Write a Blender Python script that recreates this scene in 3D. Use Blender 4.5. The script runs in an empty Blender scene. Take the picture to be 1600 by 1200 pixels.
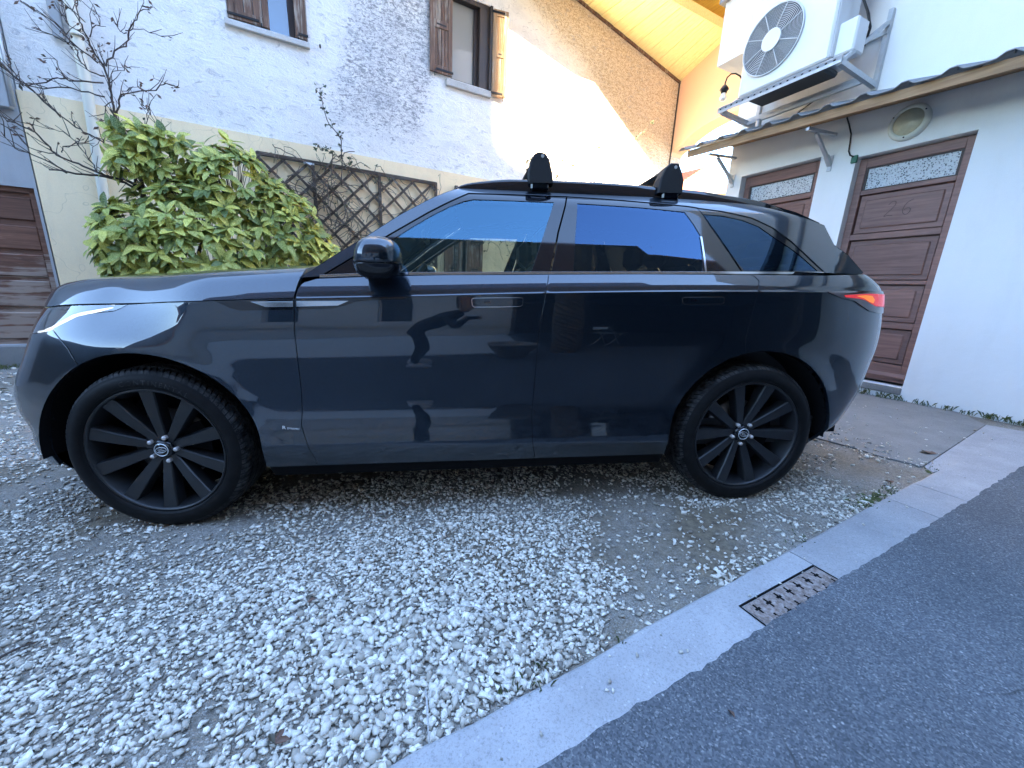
import bpy, math, random, json
import numpy as np
from mathutils import Vector, Matrix, Euler
from mathutils.geometry import delaunay_2d_cdt

sc = bpy.context.scene
COL = sc.collection
rad = math.radians

# ---------------------------------------------------------------- camera
F_PX, CAM, YAW, PITCH, ROLL = 599.986, (-0.06908, -1.74794, 1.12198), 0.123038, -0.240832, 0.044849
cd = bpy.data.cameras.new("camera")
cam = bpy.data.objects.new("camera", cd)
COL.objects.link(cam)
cd.sensor_fit = 'HORIZONTAL'
cd.sensor_width = 36.0
cd.lens = 36.0 * F_PX / 1600.0
cd.clip_start = 0.02
cd.clip_end = 3000.0
_f = Vector((math.sin(YAW) * math.cos(PITCH), math.cos(YAW) * math.cos(PITCH), math.sin(PITCH)))
_r = Vector((math.cos(YAW), -math.sin(YAW), 0.0))
_u = _r.cross(_f)
_r2 = math.cos(ROLL) * _r + math.sin(ROLL) * _u
_u2 = -math.sin(ROLL) * _r + math.cos(ROLL) * _u
cam.matrix_world = Matrix(((_r2.x, _u2.x, -_f.x, CAM[0]), (_r2.y, _u2.y, -_f.y, CAM[1]), (_r2.z, _u2.z, -_f.z, CAM[2]), (0, 0, 0, 1)))
sc.camera = cam

# ---------------------------------------------------------------- sky, sun, exposure
SUN_AZ, SUN_EL = 150.0, 40.0
world = bpy.data.worlds.new("World")
sc.world = world
world.use_nodes = True
wn = world.node_tree.nodes
wn.clear()
wo = wn.new('ShaderNodeOutputWorld')
bg = wn.new('ShaderNodeBackground')
sky = wn.new('ShaderNodeTexSky')
sky.sky_type = 'NISHITA'
sky.sun_disc = False
sky.sun_elevation = rad(SUN_EL)
sky.sun_rotation = rad(SUN_AZ)
sky.air_density = 1.0
sky.dust_density = 0.0
sky.ozone_density = 7.0
bg.inputs['Strength'].default_value = 0.10
world.node_tree.links.new(sky.outputs[0], bg.inputs[0])
world.node_tree.links.new(bg.outputs[0], wo.inputs[0])
sl = bpy.data.lights.new("sun", 'SUN')
sl.energy = 4.2
sl.angle = rad(1.0)
sl.color = (1.0, 0.87, 0.66)
sun = bpy.data.objects.new("sun", sl)
COL.objects.link(sun)
_sd = Vector((math.sin(rad(SUN_AZ)) * math.cos(rad(SUN_EL)), math.cos(rad(SUN_AZ)) * math.cos(rad(SUN_EL)), math.sin(rad(SUN_EL))))
sun.rotation_euler = _sd.to_track_quat('Z', 'Y').to_euler()
sun.location = (6, -6, 20)
vs = sc.view_settings
vs.view_transform = 'Standard'
vs.look = 'None'
vs.exposure = 4.7
vs.gamma = 1.0
try:
    vs.use_white_balance = True          # the telephone balances for open shade
    vs.white_balance_temperature = 8300
    vs.white_balance_tint = 10
except Exception:
    pass
try:
    vs.use_curve_mapping = False
except Exception:
    pass
sc.cycles.max_bounces = 10
sc.cycles.transparent_max_bounces = 16
sc.cycles.use_denoising = True

# ---------------------------------------------------------------- frames of the place
SLOPE = 0.026683756                     # the yard falls gently towards the car's nose
BETA = math.asin(SLOPE)
HP0, HAZ = (-6.1, 4.01), 68.0           # old house front
RP0, RAZ = (4.5135, 2.0929), -19.0      # utility building front
def gz(x):
    return SLOPE * x

# ---------------------------------------------------------------- object helpers
def tag(o, label=None, cat=None, group=None, kind=None):
    if label: o['label'] = label
    if cat: o['category'] = cat
    if group: o['group'] = group
    if kind: o['kind'] = kind
    return o

def empty(name, loc=(0, 0, 0), rz=0.0, parent=None):
    o = bpy.data.objects.new(name, None)
    COL.objects.link(o)
    o.empty_display_size = 0.2
    o.location = loc
    o.rotation_euler = (0, 0, rz)
    if parent: o.parent = parent
    return o

def link(name, me, parent=None):
    o = bpy.data.objects.new(name, me)
    COL.objects.link(o)
    if parent: o.parent = parent
    return o

def mesh(name, verts, faces, mat, smooth=False, midx=None):
    me = bpy.data.meshes.new(name)
    me.from_pydata([tuple(v) for v in verts], [], [tuple(f) for f in faces])
    for m in (mat if isinstance(mat, (list, tuple)) else [mat]):
        me.materials.append(m)
    if midx is not None:
        me.polygons.foreach_set('material_index', np.array(midx, dtype=np.int32))
    me.polygons.foreach_set('use_smooth', [smooth] * len(me.polygons))
    me.update()
    return me

class MB:
    """collects boxes, bars, tubes, discs and builds them as one mesh"""
    def __init__(self):
        self.v = []; self.f = []; self.sm = []
    def add(self, vs, fs, smooth=False):
        n = len(self.v)
        self.v += [tuple(v) for v in vs]
        self.f += [tuple(i + n for i in f) for f in fs]
        self.sm += [smooth] * len(fs)
        return self
    def box(self, a, b, bev=0.0):
        x0, y0, z0 = [min(a[i], b[i]) for i in range(3)]
        x1, y1, z1 = [max(a[i], b[i]) for i in range(3)]
        if bev <= 0:
            vs = [(x0, y0, z0), (x1, y0, z0), (x1, y1, z0), (x0, y1, z0), (x0, y0, z1), (x1, y0, z1), (x1, y1, z1), (x0, y1, z1)]
            return self.add(vs, [(0, 3, 2, 1), (4, 5, 6, 7), (0, 1, 5, 4), (1, 2, 6, 5), (2, 3, 7, 6), (3, 0, 4, 7)])
        c = ((x0 + x1) / 2, (y0 + y1) / 2, (z0 + z1) / 2)
        h = ((x1 - x0) / 2, (y1 - y0) / 2, (z1 - z0) / 2)
        b_ = min(bev, min(h) * 0.98)
        vs = []; idx = {}
        for sx in (-1, 1):
            for sy in (-1, 1):
                for sz in (-1, 1):
                    for ax in range(3):
                        p = [sx * (h[0] - b_), sy * (h[1] - b_), sz * (h[2] - b_)]
                        p[ax] = (sx, sy, sz)[ax] * h[ax]
                        idx[(sx, sy, sz, ax)] = len(vs)
                        vs.append((c[0] + p[0], c[1] + p[1], c[2] + p[2]))
        fs = []
        for ax in range(3):
            u, w = [(1, 2), (2, 0), (0, 1)][ax]
            for s in (-1, 1):
                q = []
                for (su, sw) in ((-1, -1), (1, -1), (1, 1), (-1, 1)):
                    k = [0, 0, 0]; k[ax] = s; k[u] = su; k[w] = sw
                    q.append(idx[(k[0], k[1], k[2], ax)])
                fs.append(q if s > 0 else q[::-1])
        for ax in range(3):
            u, w = [(1, 2), (2, 0), (0, 1)][ax]
            for su in (-1, 1):
                for sw in (-1, 1):
                    k0 = [0, 0, 0]; k0[ax] = -1; k0[u] = su; k0[w] = sw
                    k1 = list(k0); k1[ax] = 1
                    q = [idx[(*k0, u)], idx[(*k1, u)], idx[(*k1, w)], idx[(*k0, w)]]
                    fs.append(q if su * sw < 0 else q[::-1])
        for sx in (-1, 1):
            for sy in (-1, 1):
                for sz in (-1, 1):
                    t = [idx[(sx, sy, sz, 0)], idx[(sx, sy, sz, 1)], idx[(sx, sy, sz, 2)]]
                    fs.append(t if sx * sy * sz > 0 else t[::-1])
        return self.add(vs, fs)
    def bar(self, p, q, w, h, up=(0, 0, 1)):
        p = Vector(p); q = Vector(q); d = (q - p).normalized()
        u = Vector(up)
        if abs(d.dot(u)) > 0.98: u = Vector((1, 0, 0))
        s = d.cross(u).normalized(); t = s.cross(d).normalized()
        vs = []
        for e in (p, q):
            for (a, b) in ((-1, -1), (1, -1), (1, 1), (-1, 1)):
                vs.append(tuple(e + s * (a * w / 2) + t * (b * h / 2)))
        return self.add(vs, [(0, 1, 2, 3)[::-1], (4, 5, 6, 7), (0, 1, 5, 4), (1, 2, 6, 5), (2, 3, 7, 6), (3, 0, 4, 7)][::1])
    def tube(self, pts, r, n=8, caps=True, smooth=True):
        pts = [Vector(p) for p in pts]
        rs = r if isinstance(r, (list, tuple, np.ndarray)) else [r] * len(pts)
        vs = []; up = None
        for i, p in enumerate(pts):
            a = pts[max(i - 1, 0)]; b = pts[min(i + 1, len(pts) - 1)]
            d = (b - a).normalized()
            if up is None:
                up = Vector((0, 0, 1)) if abs(d.z) < 0.9 else Vector((1, 0, 0))
            s = d.cross(up)
            s = s.normalized() if s.length > 1e-6 else Vector((1, 0, 0))
            up = s.cross(d).normalized()
            for k in range(n):
                t = 2 * math.pi * k / n
                vs.append(tuple(p + (s * math.cos(t) + up * math.sin(t)) * rs[i]))
        fs = []
        for i in range(len(pts) - 1):
            for k in range(n):
                k2 = (k + 1) % n
                fs.append((i * n + k, (i + 1) * n + k, (i + 1) * n + k2, i * n + k2)[::-1])
        self.add(vs, fs, smooth)
        if caps:
            m = len(self.v) - len(vs)
            self.f.append(tuple(m + k for k in range(n))[::-1]); self.sm.append(False)
            e = m + (len(pts) - 1) * n
            self.f.append(tuple(e + k for k in range(n))); self.sm.append(False)
        return self
    def revolve(self, prof, axis_o=(0, 0, 0), n=48, closed=False, smooth=True):
        """profile of (r, y) turned round the Y axis through axis_o"""
        vs = []; fs = []; m = len(prof)
        for k in range(n):
            t = 2 * math.pi * k / n
            for (r, y) in prof:
                vs.append((axis_o[0] + r * math.cos(t), axis_o[1] + y, axis_o[2] + r * math.sin(t)))
        for k in range(n):
            k2 = (k + 1) % n
            for j in range(m - 1 + (1 if closed else 0)):
                j2 = (j + 1) % m
                fs.append((k * m + j, k * m + j2, k2 * m + j2, k2 * m + j))
        return self.add(vs, fs, smooth)
    def disc(self, c, r, axis='y', n=24, flip=False):
        vs = []
        for k in range(n):
            t = 2 * math.pi * k / n
            a, b = r * math.cos(t), r * math.sin(t)
            vs.append({'y': (c[0] + a, c[1], c[2] + b), 'x': (c[0], c[1] + a, c[2] + b), 'z': (c[0] + a, c[1] + b, c[2])}[axis])
        f = tuple(range(n))
        return self.add(vs, [f[::-1] if flip else f])
    def prism(self, poly, y0, y1, plane='xz'):
        """closed outline extruded between two offsets"""
        n = len(poly)
        if plane == 'xz': mk = lambda p, y: (p[0], y, p[1])
        elif plane == 'xy': mk = lambda p, y: (p[0], p[1], y)
        else: mk = lambda p, y: (y, p[0], p[1])
        vs = [mk(p, y0) for p in poly] + [mk(p, y1) for p in poly]
        fs = [tuple(range(n)), tuple(range(n, 2 * n))[::-1]]
        for i in range(n):
            j = (i + 1) % n
            fs.append((i, i + n, j + n, j))
        self.add(vs, fs)
        return self
    def sheet(self, grid, smooth=True, flip=False):
        """grid[i][j] of points"""
        ni = len(grid); nj = len(grid[0])
        vs = [p for row in grid for p in row]
        fs = []
        for i in range(ni - 1):
            for j in range(nj - 1):
                q = (i * nj + j, (i + 1) * nj + j, (i + 1) * nj + j + 1, i * nj + j + 1)
                fs.append(q[::-1] if flip else q)
        return self.add(vs, fs, smooth)
    def build(self, name, mat, parent=None, recalc=True):
        me = bpy.data.meshes.new(name)
        me.from_pydata(self.v, [], self.f)
        me.materials.append(mat)
        me.polygons.foreach_set('use_smooth', self.sm)
        me.update()
        if recalc:
            import bmesh
            bm = bmesh.new(); bm.from_mesh(me)
            bmesh.ops.recalc_face_normals(bm, faces=bm.faces)
            bm.to_mesh(me); bm.free()
        return link(name, me, parent)

# ---------------------------------------------------------------- material helpers
def mat_new(name):
    m = bpy.data.materials.new(name)
    m.use_nodes = True
    nt = m.node_tree
    b = nt.nodes['Principled BSDF']
    return m, nt, b

def nd(nt, kind, **kw):
    n = nt.nodes.new(kind)
    for k, v in kw.items():
        if hasattr(n, k) and k not in n.inputs.keys():
            setattr(n, k, v)
        else:
            n.inputs[k].default_value = v
    return n

def coord(nt, scale=(1, 1, 1), kind='Object', rot=(0, 0, 0)):
    tc = nt.nodes.new('ShaderNodeTexCoord')
    mp = nt.nodes.new('ShaderNodeMapping')
    mp.inputs['Scale'].default_value = scale
    mp.inputs['Rotation'].default_value = rot
    nt.links.new(tc.outputs[kind], mp.inputs[0])
    return mp.outputs[0]

def noise(nt, vec, scale, detail=4.0, rough=0.55, dist=0.0):
    n = nd(nt, 'ShaderNodeTexNoise')
    n.inputs['Scale'].default_value = scale
    n.inputs['Detail'].default_value = detail
    n.inputs['Roughness'].default_value = rough
    n.inputs['Distortion'].default_value = dist
    if vec is not None: nt.links.new(vec, n.inputs['Vector'])
    return n.outputs['Fac']

def ramp(nt, fac, stops):
    r = nt.nodes.new('ShaderNodeValToRGB')
    e = r.color_ramp.elements
    while len(e) > len(stops): e.remove(e[-1])
    while len(e) < len(stops): e.new(0.5)
    for i, (p, c) in enumerate(stops):
        e[i].position = p
        e[i].color = (c[0], c[1], c[2], 1.0) if isinstance(c, (tuple, list)) else (c, c, c, 1.0)
    nt.links.new(fac, r.inputs[0])
    return r.outputs[0]

def mixc(nt, fac, a, b, mode='MIX'):
    m = nt.nodes.new('ShaderNodeMix')
    m.data_type = 'RGBA'; m.blend_type = mode
    for sock, val in ((m.inputs[0], fac), (m.inputs[6], a), (m.inputs[7], b)):
        if isinstance(val, (int, float)): sock.default_value = val
        elif isinstance(val, (tuple, list)): sock.default_value = (*val[:3], 1.0)
        else: nt.links.new(val, sock)
    return m.outputs[2]

def mathn(nt, op, a, b=None, clamp=False):
    m = nt.nodes.new('ShaderNodeMath')
    m.operation = op; m.use_clamp = clamp
    for s, v in ((m.inputs[0], a), (m.inputs[1], b)):
        if v is None: continue
        if isinstance(v, (int, float)): s.default_value = v
        else: nt.links.new(v, s)
    return m.outputs[0]

def bump(nt, b, height, strength=0.3, dist=0.01, prev=None):
    n = nt.nodes.new('ShaderNodeBump')
    n.inputs['Strength'].default_value = strength
    n.inputs['Distance'].default_value = dist
    nt.links.new(height, n.inputs['Height'])
    if prev is not None: nt.links.new(prev, n.inputs['Normal'])
    if b is not None: nt.links.new(n.outputs[0], b.inputs['Normal'])
    return n.outputs[0]

def simple(name, col, rough=0.5, metal=0.0, spec=0.5, var=0.0, vscale=20.0, coat=0.0, bmp=0.0, bscale=200.0):
    m, nt, b = mat_new(name)
    b.inputs['Roughness'].default_value = rough
    b.inputs['Metallic'].default_value = metal
    b.inputs['Specular IOR Level'].default_value = spec
    b.inputs['Coat Weight'].default_value = coat
    b.inputs['Base Color'].default_value = (*col, 1)
    v = coord(nt)
    if var > 0:
        f = noise(nt, v, vscale, 5)
        c = mixc(nt, f, tuple(x * (1 - var) for x in col), tuple(min(1, x * (1 + var)) for x in col))
        nt.links.new(c, b.inputs['Base Color'])
    if bmp > 0:
        bump(nt, b, noise(nt, v, bscale, 4), bmp, 0.004)
    return m

def wood(name, dark, light, axis='x', wear=0.0, rough=0.6, scale=1.0, wearcol=(0.45, 0.40, 0.36), wear_z=None):
    m, nt, b = mat_new(name)
    s = {'x': (1.5, 22, 22), 'z': (22, 22, 1.5), 'y': (22, 1.5, 22)}[axis]
    v = coord(nt, tuple(k * scale for k in s))
    oi = nt.nodes.new('ShaderNodeObjectInfo')
    vv = nt.nodes.new('ShaderNodeVectorMath'); vv.operation = 'ADD'
    nt.links.new(v, vv.inputs[0])
    sc_ = mathn(nt, 'MULTIPLY', oi.outputs['Random'], 40.0)
    nt.links.new(sc_, vv.inputs[1])
    f = noise(nt, vv.outputs[0], 1.6, 6, 0.62, 0.6)
    c = ramp(nt, f, [(0.28, dark), (0.72, light)])
    hv = mathn(nt, 'MULTIPLY_ADD', oi.outputs['Random'], 0.3)
    hv.node.inputs[2].default_value = 0.82
    hs = nt.nodes.new('ShaderNodeHueSaturation')
    nt.links.new(c, hs.inputs['Color']); nt.links.new(hv, hs.inputs['Value'])
    c = hs.outputs[0]
    if wear > 0:
        g = noise(nt, vv.outputs[0], 0.8, 6, 0.7, 0.3)
        g2 = noise(nt, coord(nt), 2.2, 3)
        gg = mathn(nt, 'ADD', g, mathn(nt, 'MULTIPLY', g2, 0.5))
        if wear_z is not None:
            sp = nt.nodes.new('ShaderNodeSeparateXYZ'); nt.links.new(coord(nt), sp.inputs[0])
            mr = nt.nodes.new('ShaderNodeMapRange')
            mr.inputs[1].default_value = wear_z[0]; mr.inputs[2].default_value = wear_z[1]
            mr.inputs[3].default_value = 0.14; mr.inputs[4].default_value = -0.2
            nt.links.new(sp.outputs[2], mr.inputs[0])
            gg = mathn(nt, 'ADD', gg, mr.outputs[0])
        mk = ramp(nt, gg, [(0.86 - wear * 0.25, 0.0), (0.96 - wear * 0.2, 1.0)])
        c = mixc(nt, mk, c, wearcol)
    nt.links.new(c, b.inputs['Base Color'])
    b.inputs['Roughness'].default_value = rough
    bump(nt, b, f, 0.35, 0.004)
    return m

# ================================================================ MATERIALS
def m_paint():
    m, nt, b = mat_new('car_paint')
    v = coord(nt)
    fl = noise(nt, v, 1400.0, 2)
    c = ramp(nt, fl, [(0.40, (0.005, 0.011, 0.018)), (0.62, (0.014, 0.027, 0.042))])
    nt.links.new(c, b.inputs['Base Color'])
    b.inputs['Metallic'].default_value = 0.85
    b.inputs['Roughness'].default_value = 0.40
    b.inputs['Specular IOR Level'].default_value = 0.3
    b.inputs['Coat Weight'].default_value = 1.0
    b.inputs['Coat Roughness'].default_value = 0.012
    b.inputs['Coat IOR'].default_value = 1.62
    # road film on the lower body
    tcw = nt.nodes.new('ShaderNodeTexCoord')
    sp = nt.nodes.new('ShaderNodeSeparateXYZ'); nt.links.new(tcw.outputs['Object'], sp.inputs[0])
    mr = nt.nodes.new('ShaderNodeMapRange')
    mr.inputs[1].default_value = 0.62; mr.inputs[2].default_value = 0.26
    mr.inputs[3].default_value = 0.0; mr.inputs[4].default_value = 1.0
    nt.links.new(sp.outputs[2], mr.inputs[0])
    dirt = mathn(nt, 'MULTIPLY', mr.outputs[0], ramp(nt, noise(nt, coord(nt, (1, 1, 2.5)), 9.0, 8, 0.7), [(0.35, 0.1), (0.7, 0.62)]))
    spk = ramp(nt, noise(nt, v, 160.0, 2), [(0.71, 0.0), (0.75, 1.0)])
    dirt2 = mathn(nt, 'ADD', dirt, mathn(nt, 'MULTIPLY', mathn(nt, 'MULTIPLY', spk, mr.outputs[0]), 0.35), True)
    film = nt.nodes.new('ShaderNodeBsdfDiffuse')
    film.inputs[0].default_value = (0.075, 0.085, 0.10, 1)
    mx = nt.nodes.new('ShaderNodeMixShader')
    nt.links.new(mathn(nt, 'MULTIPLY', dirt2, 0.30), mx.inputs[0])
    nt.links.new(b.outputs[0], mx.inputs[1]); nt.links.new(film.outputs[0], mx.inputs[2])
    out = nt.nodes['Material Output']
    nt.links.new(mx.outputs[0], out.inputs[0])
    return m

def m_glass(name, tint, ior=1.52, rough=0.0, gl=(1, 1, 1)):
    m, nt, b = mat_new(name)
    nt.nodes.remove(b)
    out = nt.nodes['Material Output']
    tr = nt.nodes.new('ShaderNodeBsdfTransparent'); tr.inputs[0].default_value = (*tint, 1)
    g = nt.nodes.new('ShaderNodeBsdfGlossy'); g.inputs['Roughness'].default_value = rough
    g.inputs[0].default_value = (*gl, 1)
    fr = nt.nodes.new('ShaderNodeFresnel'); fr.inputs[0].default_value = ior
    f2 = mathn(nt, 'MULTIPLY', fr.outputs[0], 2.0, True)
    mx = nt.nodes.new('ShaderNodeMixShader')
    nt.links.new(f2, mx.inputs[0]); nt.links.new(tr.outputs[0], mx.inputs[1]); nt.links.new(g.outputs[0], mx.inputs[2])
    nt.links.new(mx.outputs[0], out.inputs[0])
    return m

def m_window_pane(name, col=(0.02, 0.025, 0.03), ior=1.9):
    m, nt, b = mat_new(name)
    b.inputs['Base Color'].default_value = (*col, 1)
    b.inputs['Roughness'].default_value = 0.03
    b.inputs['IOR'].default_value = ior
    bump(nt, b, noise(nt, coord(nt), 3.0, 1), 0.05, 0.01)
    return m

def m_frosted(name):
    # hammered translucent door glass: dark and light cells
    m, nt, b = mat_new(name)
    v = coord(nt, (1, 1, 1))
    vo = nt.nodes.new('ShaderNodeTexVoronoi'); vo.inputs['Scale'].default_value = 55.0
    n1 = noise(nt, v, 30.0, 3, 0.6, 1.2)
    nt.links.new(v, vo.inputs['Vector'])
    h = mathn(nt, 'ADD', vo.outputs['Distance'], n1)
    c = ramp(nt, h, [(0.62, (0.05, 0.06, 0.07)), (0.95, (0.55, 0.58, 0.60))])
    nt.links.new(c, b.inputs['Base Color'])
    b.inputs['Roughness'].default_value = 0.15
    b.inputs['IOR'].default_value = 1.6
    bump(nt, b, h, 0.9, 0.012)
    return m

def m_stucco_old():
    # lime render of the old house: rough trowelled relief, pocks, grey and brown weather stains, painted eaves shade
    m, nt, b = mat_new('weathered_lime_render')
    v = coord(nt)
    vst = coord(nt, (1.0, 1.0, 2.0), 'Object', (0, rad(-24), 0))
    trow = noise(nt, vst, 7.0, 7, 0.68, 1.4)
    fine = noise(nt, v, 45.0, 5, 0.65)
    base = mixc(nt, ramp(nt, noise(nt, v, 1.3, 4), [(0.3, 0.0), (0.7, 1.0)]), (0.77, 0.73, 0.69), (0.84, 0.80, 0.76))
    sp = nt.nodes.new('ShaderNodeSeparateXYZ'); nt.links.new(v, sp.inputs[0])
    x, z = sp.outputs[0], sp.outputs[2]
    def band(s, c, w, soft):
        # 1 inside |s-c|<w fading over soft
        d = mathn(nt, 'ABSOLUTE', mathn(nt, 'SUBTRACT', s, c))
        mr = nt.nodes.new('ShaderNodeMapRange'); mr.interpolation_type = 'SMOOTHSTEP'
        mr.inputs[1].default_value = w + soft; mr.inputs[2].default_value = w
        nt.links.new(d, mr.inputs[0])
        return mr.outputs[0]
    big = noise(nt, v, 1.1, 5, 0.6, 0.5)
    # dark grey bloom left of the shuttered window
    s1 = mathn(nt, 'MULTIPLY', band(mathn(nt, 'ADD', x, mathn(nt, 'MULTIPLY', mathn(nt, 'SUBTRACT', z, 4.3), -0.25)), 4.98, 0.55, 0.55), band(z, 5.0, 1.0, 1.0))
    # brown stains plus painted warm shade below the eaves, slanted like its edge
    e = mathn(nt, 'ADD', z, mathn(nt, 'MULTIPLY', x, 0.58))
    mr = nt.nodes.new('ShaderNodeMapRange'); mr.interpolation_type = 'SMOOTHSTEP'
    mr.inputs[1].default_value = 10.7; mr.inputs[2].default_value = 11.5
    nt.links.new(mathn(nt, 'ADD', e, mathn(nt, 'MULTIPLY', big, 0.7)), mr.inputs[0])
    s2 = mr.outputs[0]
    # faint marks everywhere
    s3 = ramp(nt, big, [(0.45, 0.06), (0.7, 0.30)])
    pock = noise(nt, vst, 12.0, 8, 0.74, 0.9)
    pock2 = noise(nt, vst, 7.0, 8, 0.72, 0.8)
    def speck(mask, lo, src):
        t = mathn(nt, 'ADD', src, mathn(nt, 'MULTIPLY', mask, 0.17))
        return ramp(nt, t, [(lo, 0.0), (lo + 0.09, 1.0)])
    c = mixc(nt, mathn(nt, 'MULTIPLY', ramp(nt, noise(nt, vst, 1.9, 6, 0.68, 0.6), [(0.48, 0.0), (0.70, 1.0)]), 0.5), base, (0.56, 0.53, 0.53))
    base = c
    c = mixc(nt, mathn(nt, 'MULTIPLY', mathn(nt, 'MULTIPLY', s1, ramp(nt, noise(nt, v, 2.6, 4, 0.6), [(0.35, 0.0), (0.65, 1.0)])), 0.45), base, (0.45, 0.44, 0.47))
    c = mixc(nt, mathn(nt, 'MULTIPLY', s2, 0.55), c, (0.68, 0.52, 0.30))
    pock3 = noise(nt, coord(nt, (1, 1, 1.4), 'Object', (0, rad(30), 0)), 30.0, 6, 0.75, 1.2)
    c = mixc(nt, mathn(nt, 'MULTIPLY', speck(s1, 0.655, pock), 0.8), c, (0.19, 0.19, 0.21))
    c = mixc(nt, mathn(nt, 'MULTIPLY', speck(s1, 0.69, pock3), 0.7), c, (0.13, 0.13, 0.15))
    c = mixc(nt, mathn(nt, 'MULTIPLY', speck(s3, 0.67, pock3), 0.6), c, (0.20, 0.19, 0.20))
    c = mixc(nt, mathn(nt, 'MULTIPLY', speck(s2, 0.66, pock), 0.5), c, (0.36, 0.25, 0.15))
    c = mixc(nt, mathn(nt, 'MULTIPLY', speck(s2, 0.64, pock3), 0.6), c, (0.24, 0.155, 0.09))
    c = mixc(nt, mathn(nt, 'MULTIPLY', speck(s3, 0.575, pock2), 0.6), c, (0.34, 0.33, 0.34))
    nt.links.new(c, b.inputs['Base Color'])
    b.inputs['Roughness'].default_value = 0.92
    b.inputs['Specular IOR Level'].default_value = 0.2
    p = bump(nt, None, trow, 0.55, 0.045)
    bump(nt, b, fine, 0.45, 0.012, p)
    return m

def m_render(name, col, stain=(0.3, 0.28, 0.25), amt=0.25, grain=140.0, bs=0.3, cracks=False):
    m, nt, b = mat_new(name)
    v = coord(nt)
    vz = coord(nt, (2.2, 2.2, 0.45))
    f = ramp(nt, noise(nt, v, 1.6, 6, 0.65), [(0.35, 0.0), (0.75, 1.0)])
    g = ramp(nt, noise(nt, vz, 3.0, 5, 0.6), [(0.5, 0.0), (0.8, 1.0)])
    c = mixc(nt, mathn(nt, 'MULTIPLY', mathn(nt, 'ADD', f, g, True), amt), col, stain)
    gr = noise(nt, v, grain, 3, 0.7)
    c = mixc(nt, mathn(nt, 'MULTIPLY', ramp(nt, gr, [(0.4, 1.0), (0.6, 0.0)]), 0.22), c, tuple(k * 0.7 for k in col))
    if cracks:
        vo = nt.nodes.new('ShaderNodeTexVoronoi'); vo.feature = 'DISTANCE_TO_EDGE'; vo.inputs['Scale'].default_value = 0.9
        wv = nt.nodes.new('ShaderNodeVectorMath'); wv.operation = 'ADD'
        nt.links.new(v, wv.inputs[0])
        nv = nd(nt, 'ShaderNodeTexNoise'); nv.inputs['Scale'].default_value = 3.0
        nt.links.new(v, nv.inputs['Vector']); nt.links.new(nv.outputs['Color'], wv.inputs[1])
        nt.links.new(wv.outputs[0], vo.inputs['Vector'])
        k = ramp(nt, vo.outputs['Distance'], [(0.0, 1.0), (0.006, 0.0)])
        c = mixc(nt, mathn(nt, 'MULTIPLY', k, 0.4), c, tuple(x * 0.35 for x in col))
    nt.links.new(c, b.inputs['Base Color'])
    b.inputs['Roughness'].default_value = 0.9
    b.inputs['Specular IOR Level'].default_value = 0.25
    p = bump(nt, None, gr, bs, 0.006)
    bump(nt, b, noise(nt, v, 9.0, 4), 0.12, 0.03, p)
    return m

def m_ground():
    m, nt, b = mat_new('gravel_bed')
    v = coord(nt)
    vo = nt.nodes.new('ShaderNodeTexVoronoi'); vo.inputs['Scale'].default_value = 170.0
    nt.links.new(v, vo.inputs['Vector'])
    ve = nt.nodes.new('ShaderNodeTexVoronoi'); ve.inputs['Scale'].default_value = 170.0; ve.feature = 'DISTANCE_TO_EDGE'
    nt.links.new(v, ve.inputs['Vector'])
    rv = nt.nodes.new('ShaderNodeSeparateColor'); nt.links.new(vo.outputs['Color'], rv.inputs[0])
    stone = ramp(nt, rv.outputs[0], [(0.0, (0.20, 0.19, 0.175)), (0.5, (0.34, 0.33, 0.31)), (1.0, (0.50, 0.49, 0.47))])
    big = noise(nt, v, 1.3, 5, 0.6)
    dirt = ramp(nt, noise(nt, v, 30.0, 5, 0.7), [(0.3, (0.07, 0.048, 0.030)), (0.7, (0.25, 0.19, 0.125))])
    edge = ramp(nt, ve.outputs['Distance'], [(0.0, 0.75), (0.12, 0.25)])
    c = mixc(nt, edge, stone, dirt)
    bare = ramp(nt, big, [(0.42, 0.15), (0.66, 0.9)])
    c = mixc(nt, bare, c, dirt)
    nt.links.new(c, b.inputs['Base Color'])
    b.inputs['Roughness'].default_value = 0.95
    h = ramp(nt, ve.outputs['Distance'], [(0.0, 0.0), (0.25, 1.0)])
    p = bump(nt, None, h, 0.7, 0.003)
    bump(nt, b, noise(nt, v, 60.0, 5, 0.7), 0.6, 0.008, p)
    return m

def m_stone():
    m, nt, b = mat_new('crushed_limestone')
    g = nt.nodes.new('ShaderNodeNewGeometry')
    r = g.outputs['Random Per Island']
    c = ramp(nt, r, [(0.0, (0.17, 0.15, 0.13)), (0.06, (0.31, 0.27, 0.22)), (0.4, (0.54, 0.49, 0.42)), (0.85, (0.72, 0.67, 0.59)), (1.0, (0.85, 0.81, 0.74))])
    v = coord(nt)
    f = noise(nt, v, 160.0, 4, 0.7)
    c = mixc(nt, mathn(nt, 'MULTIPLY', ramp(nt, f, [(0.45, 0.0), (0.7, 1.0)]), 0.4), c, (0.27, 0.235, 0.19))
    nt.links.new(c, b.inputs['Base Color'])
    b.inputs['Roughness'].default_value = 0.9
    bump(nt, b, f, 0.4, 0.002)
    return m

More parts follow.
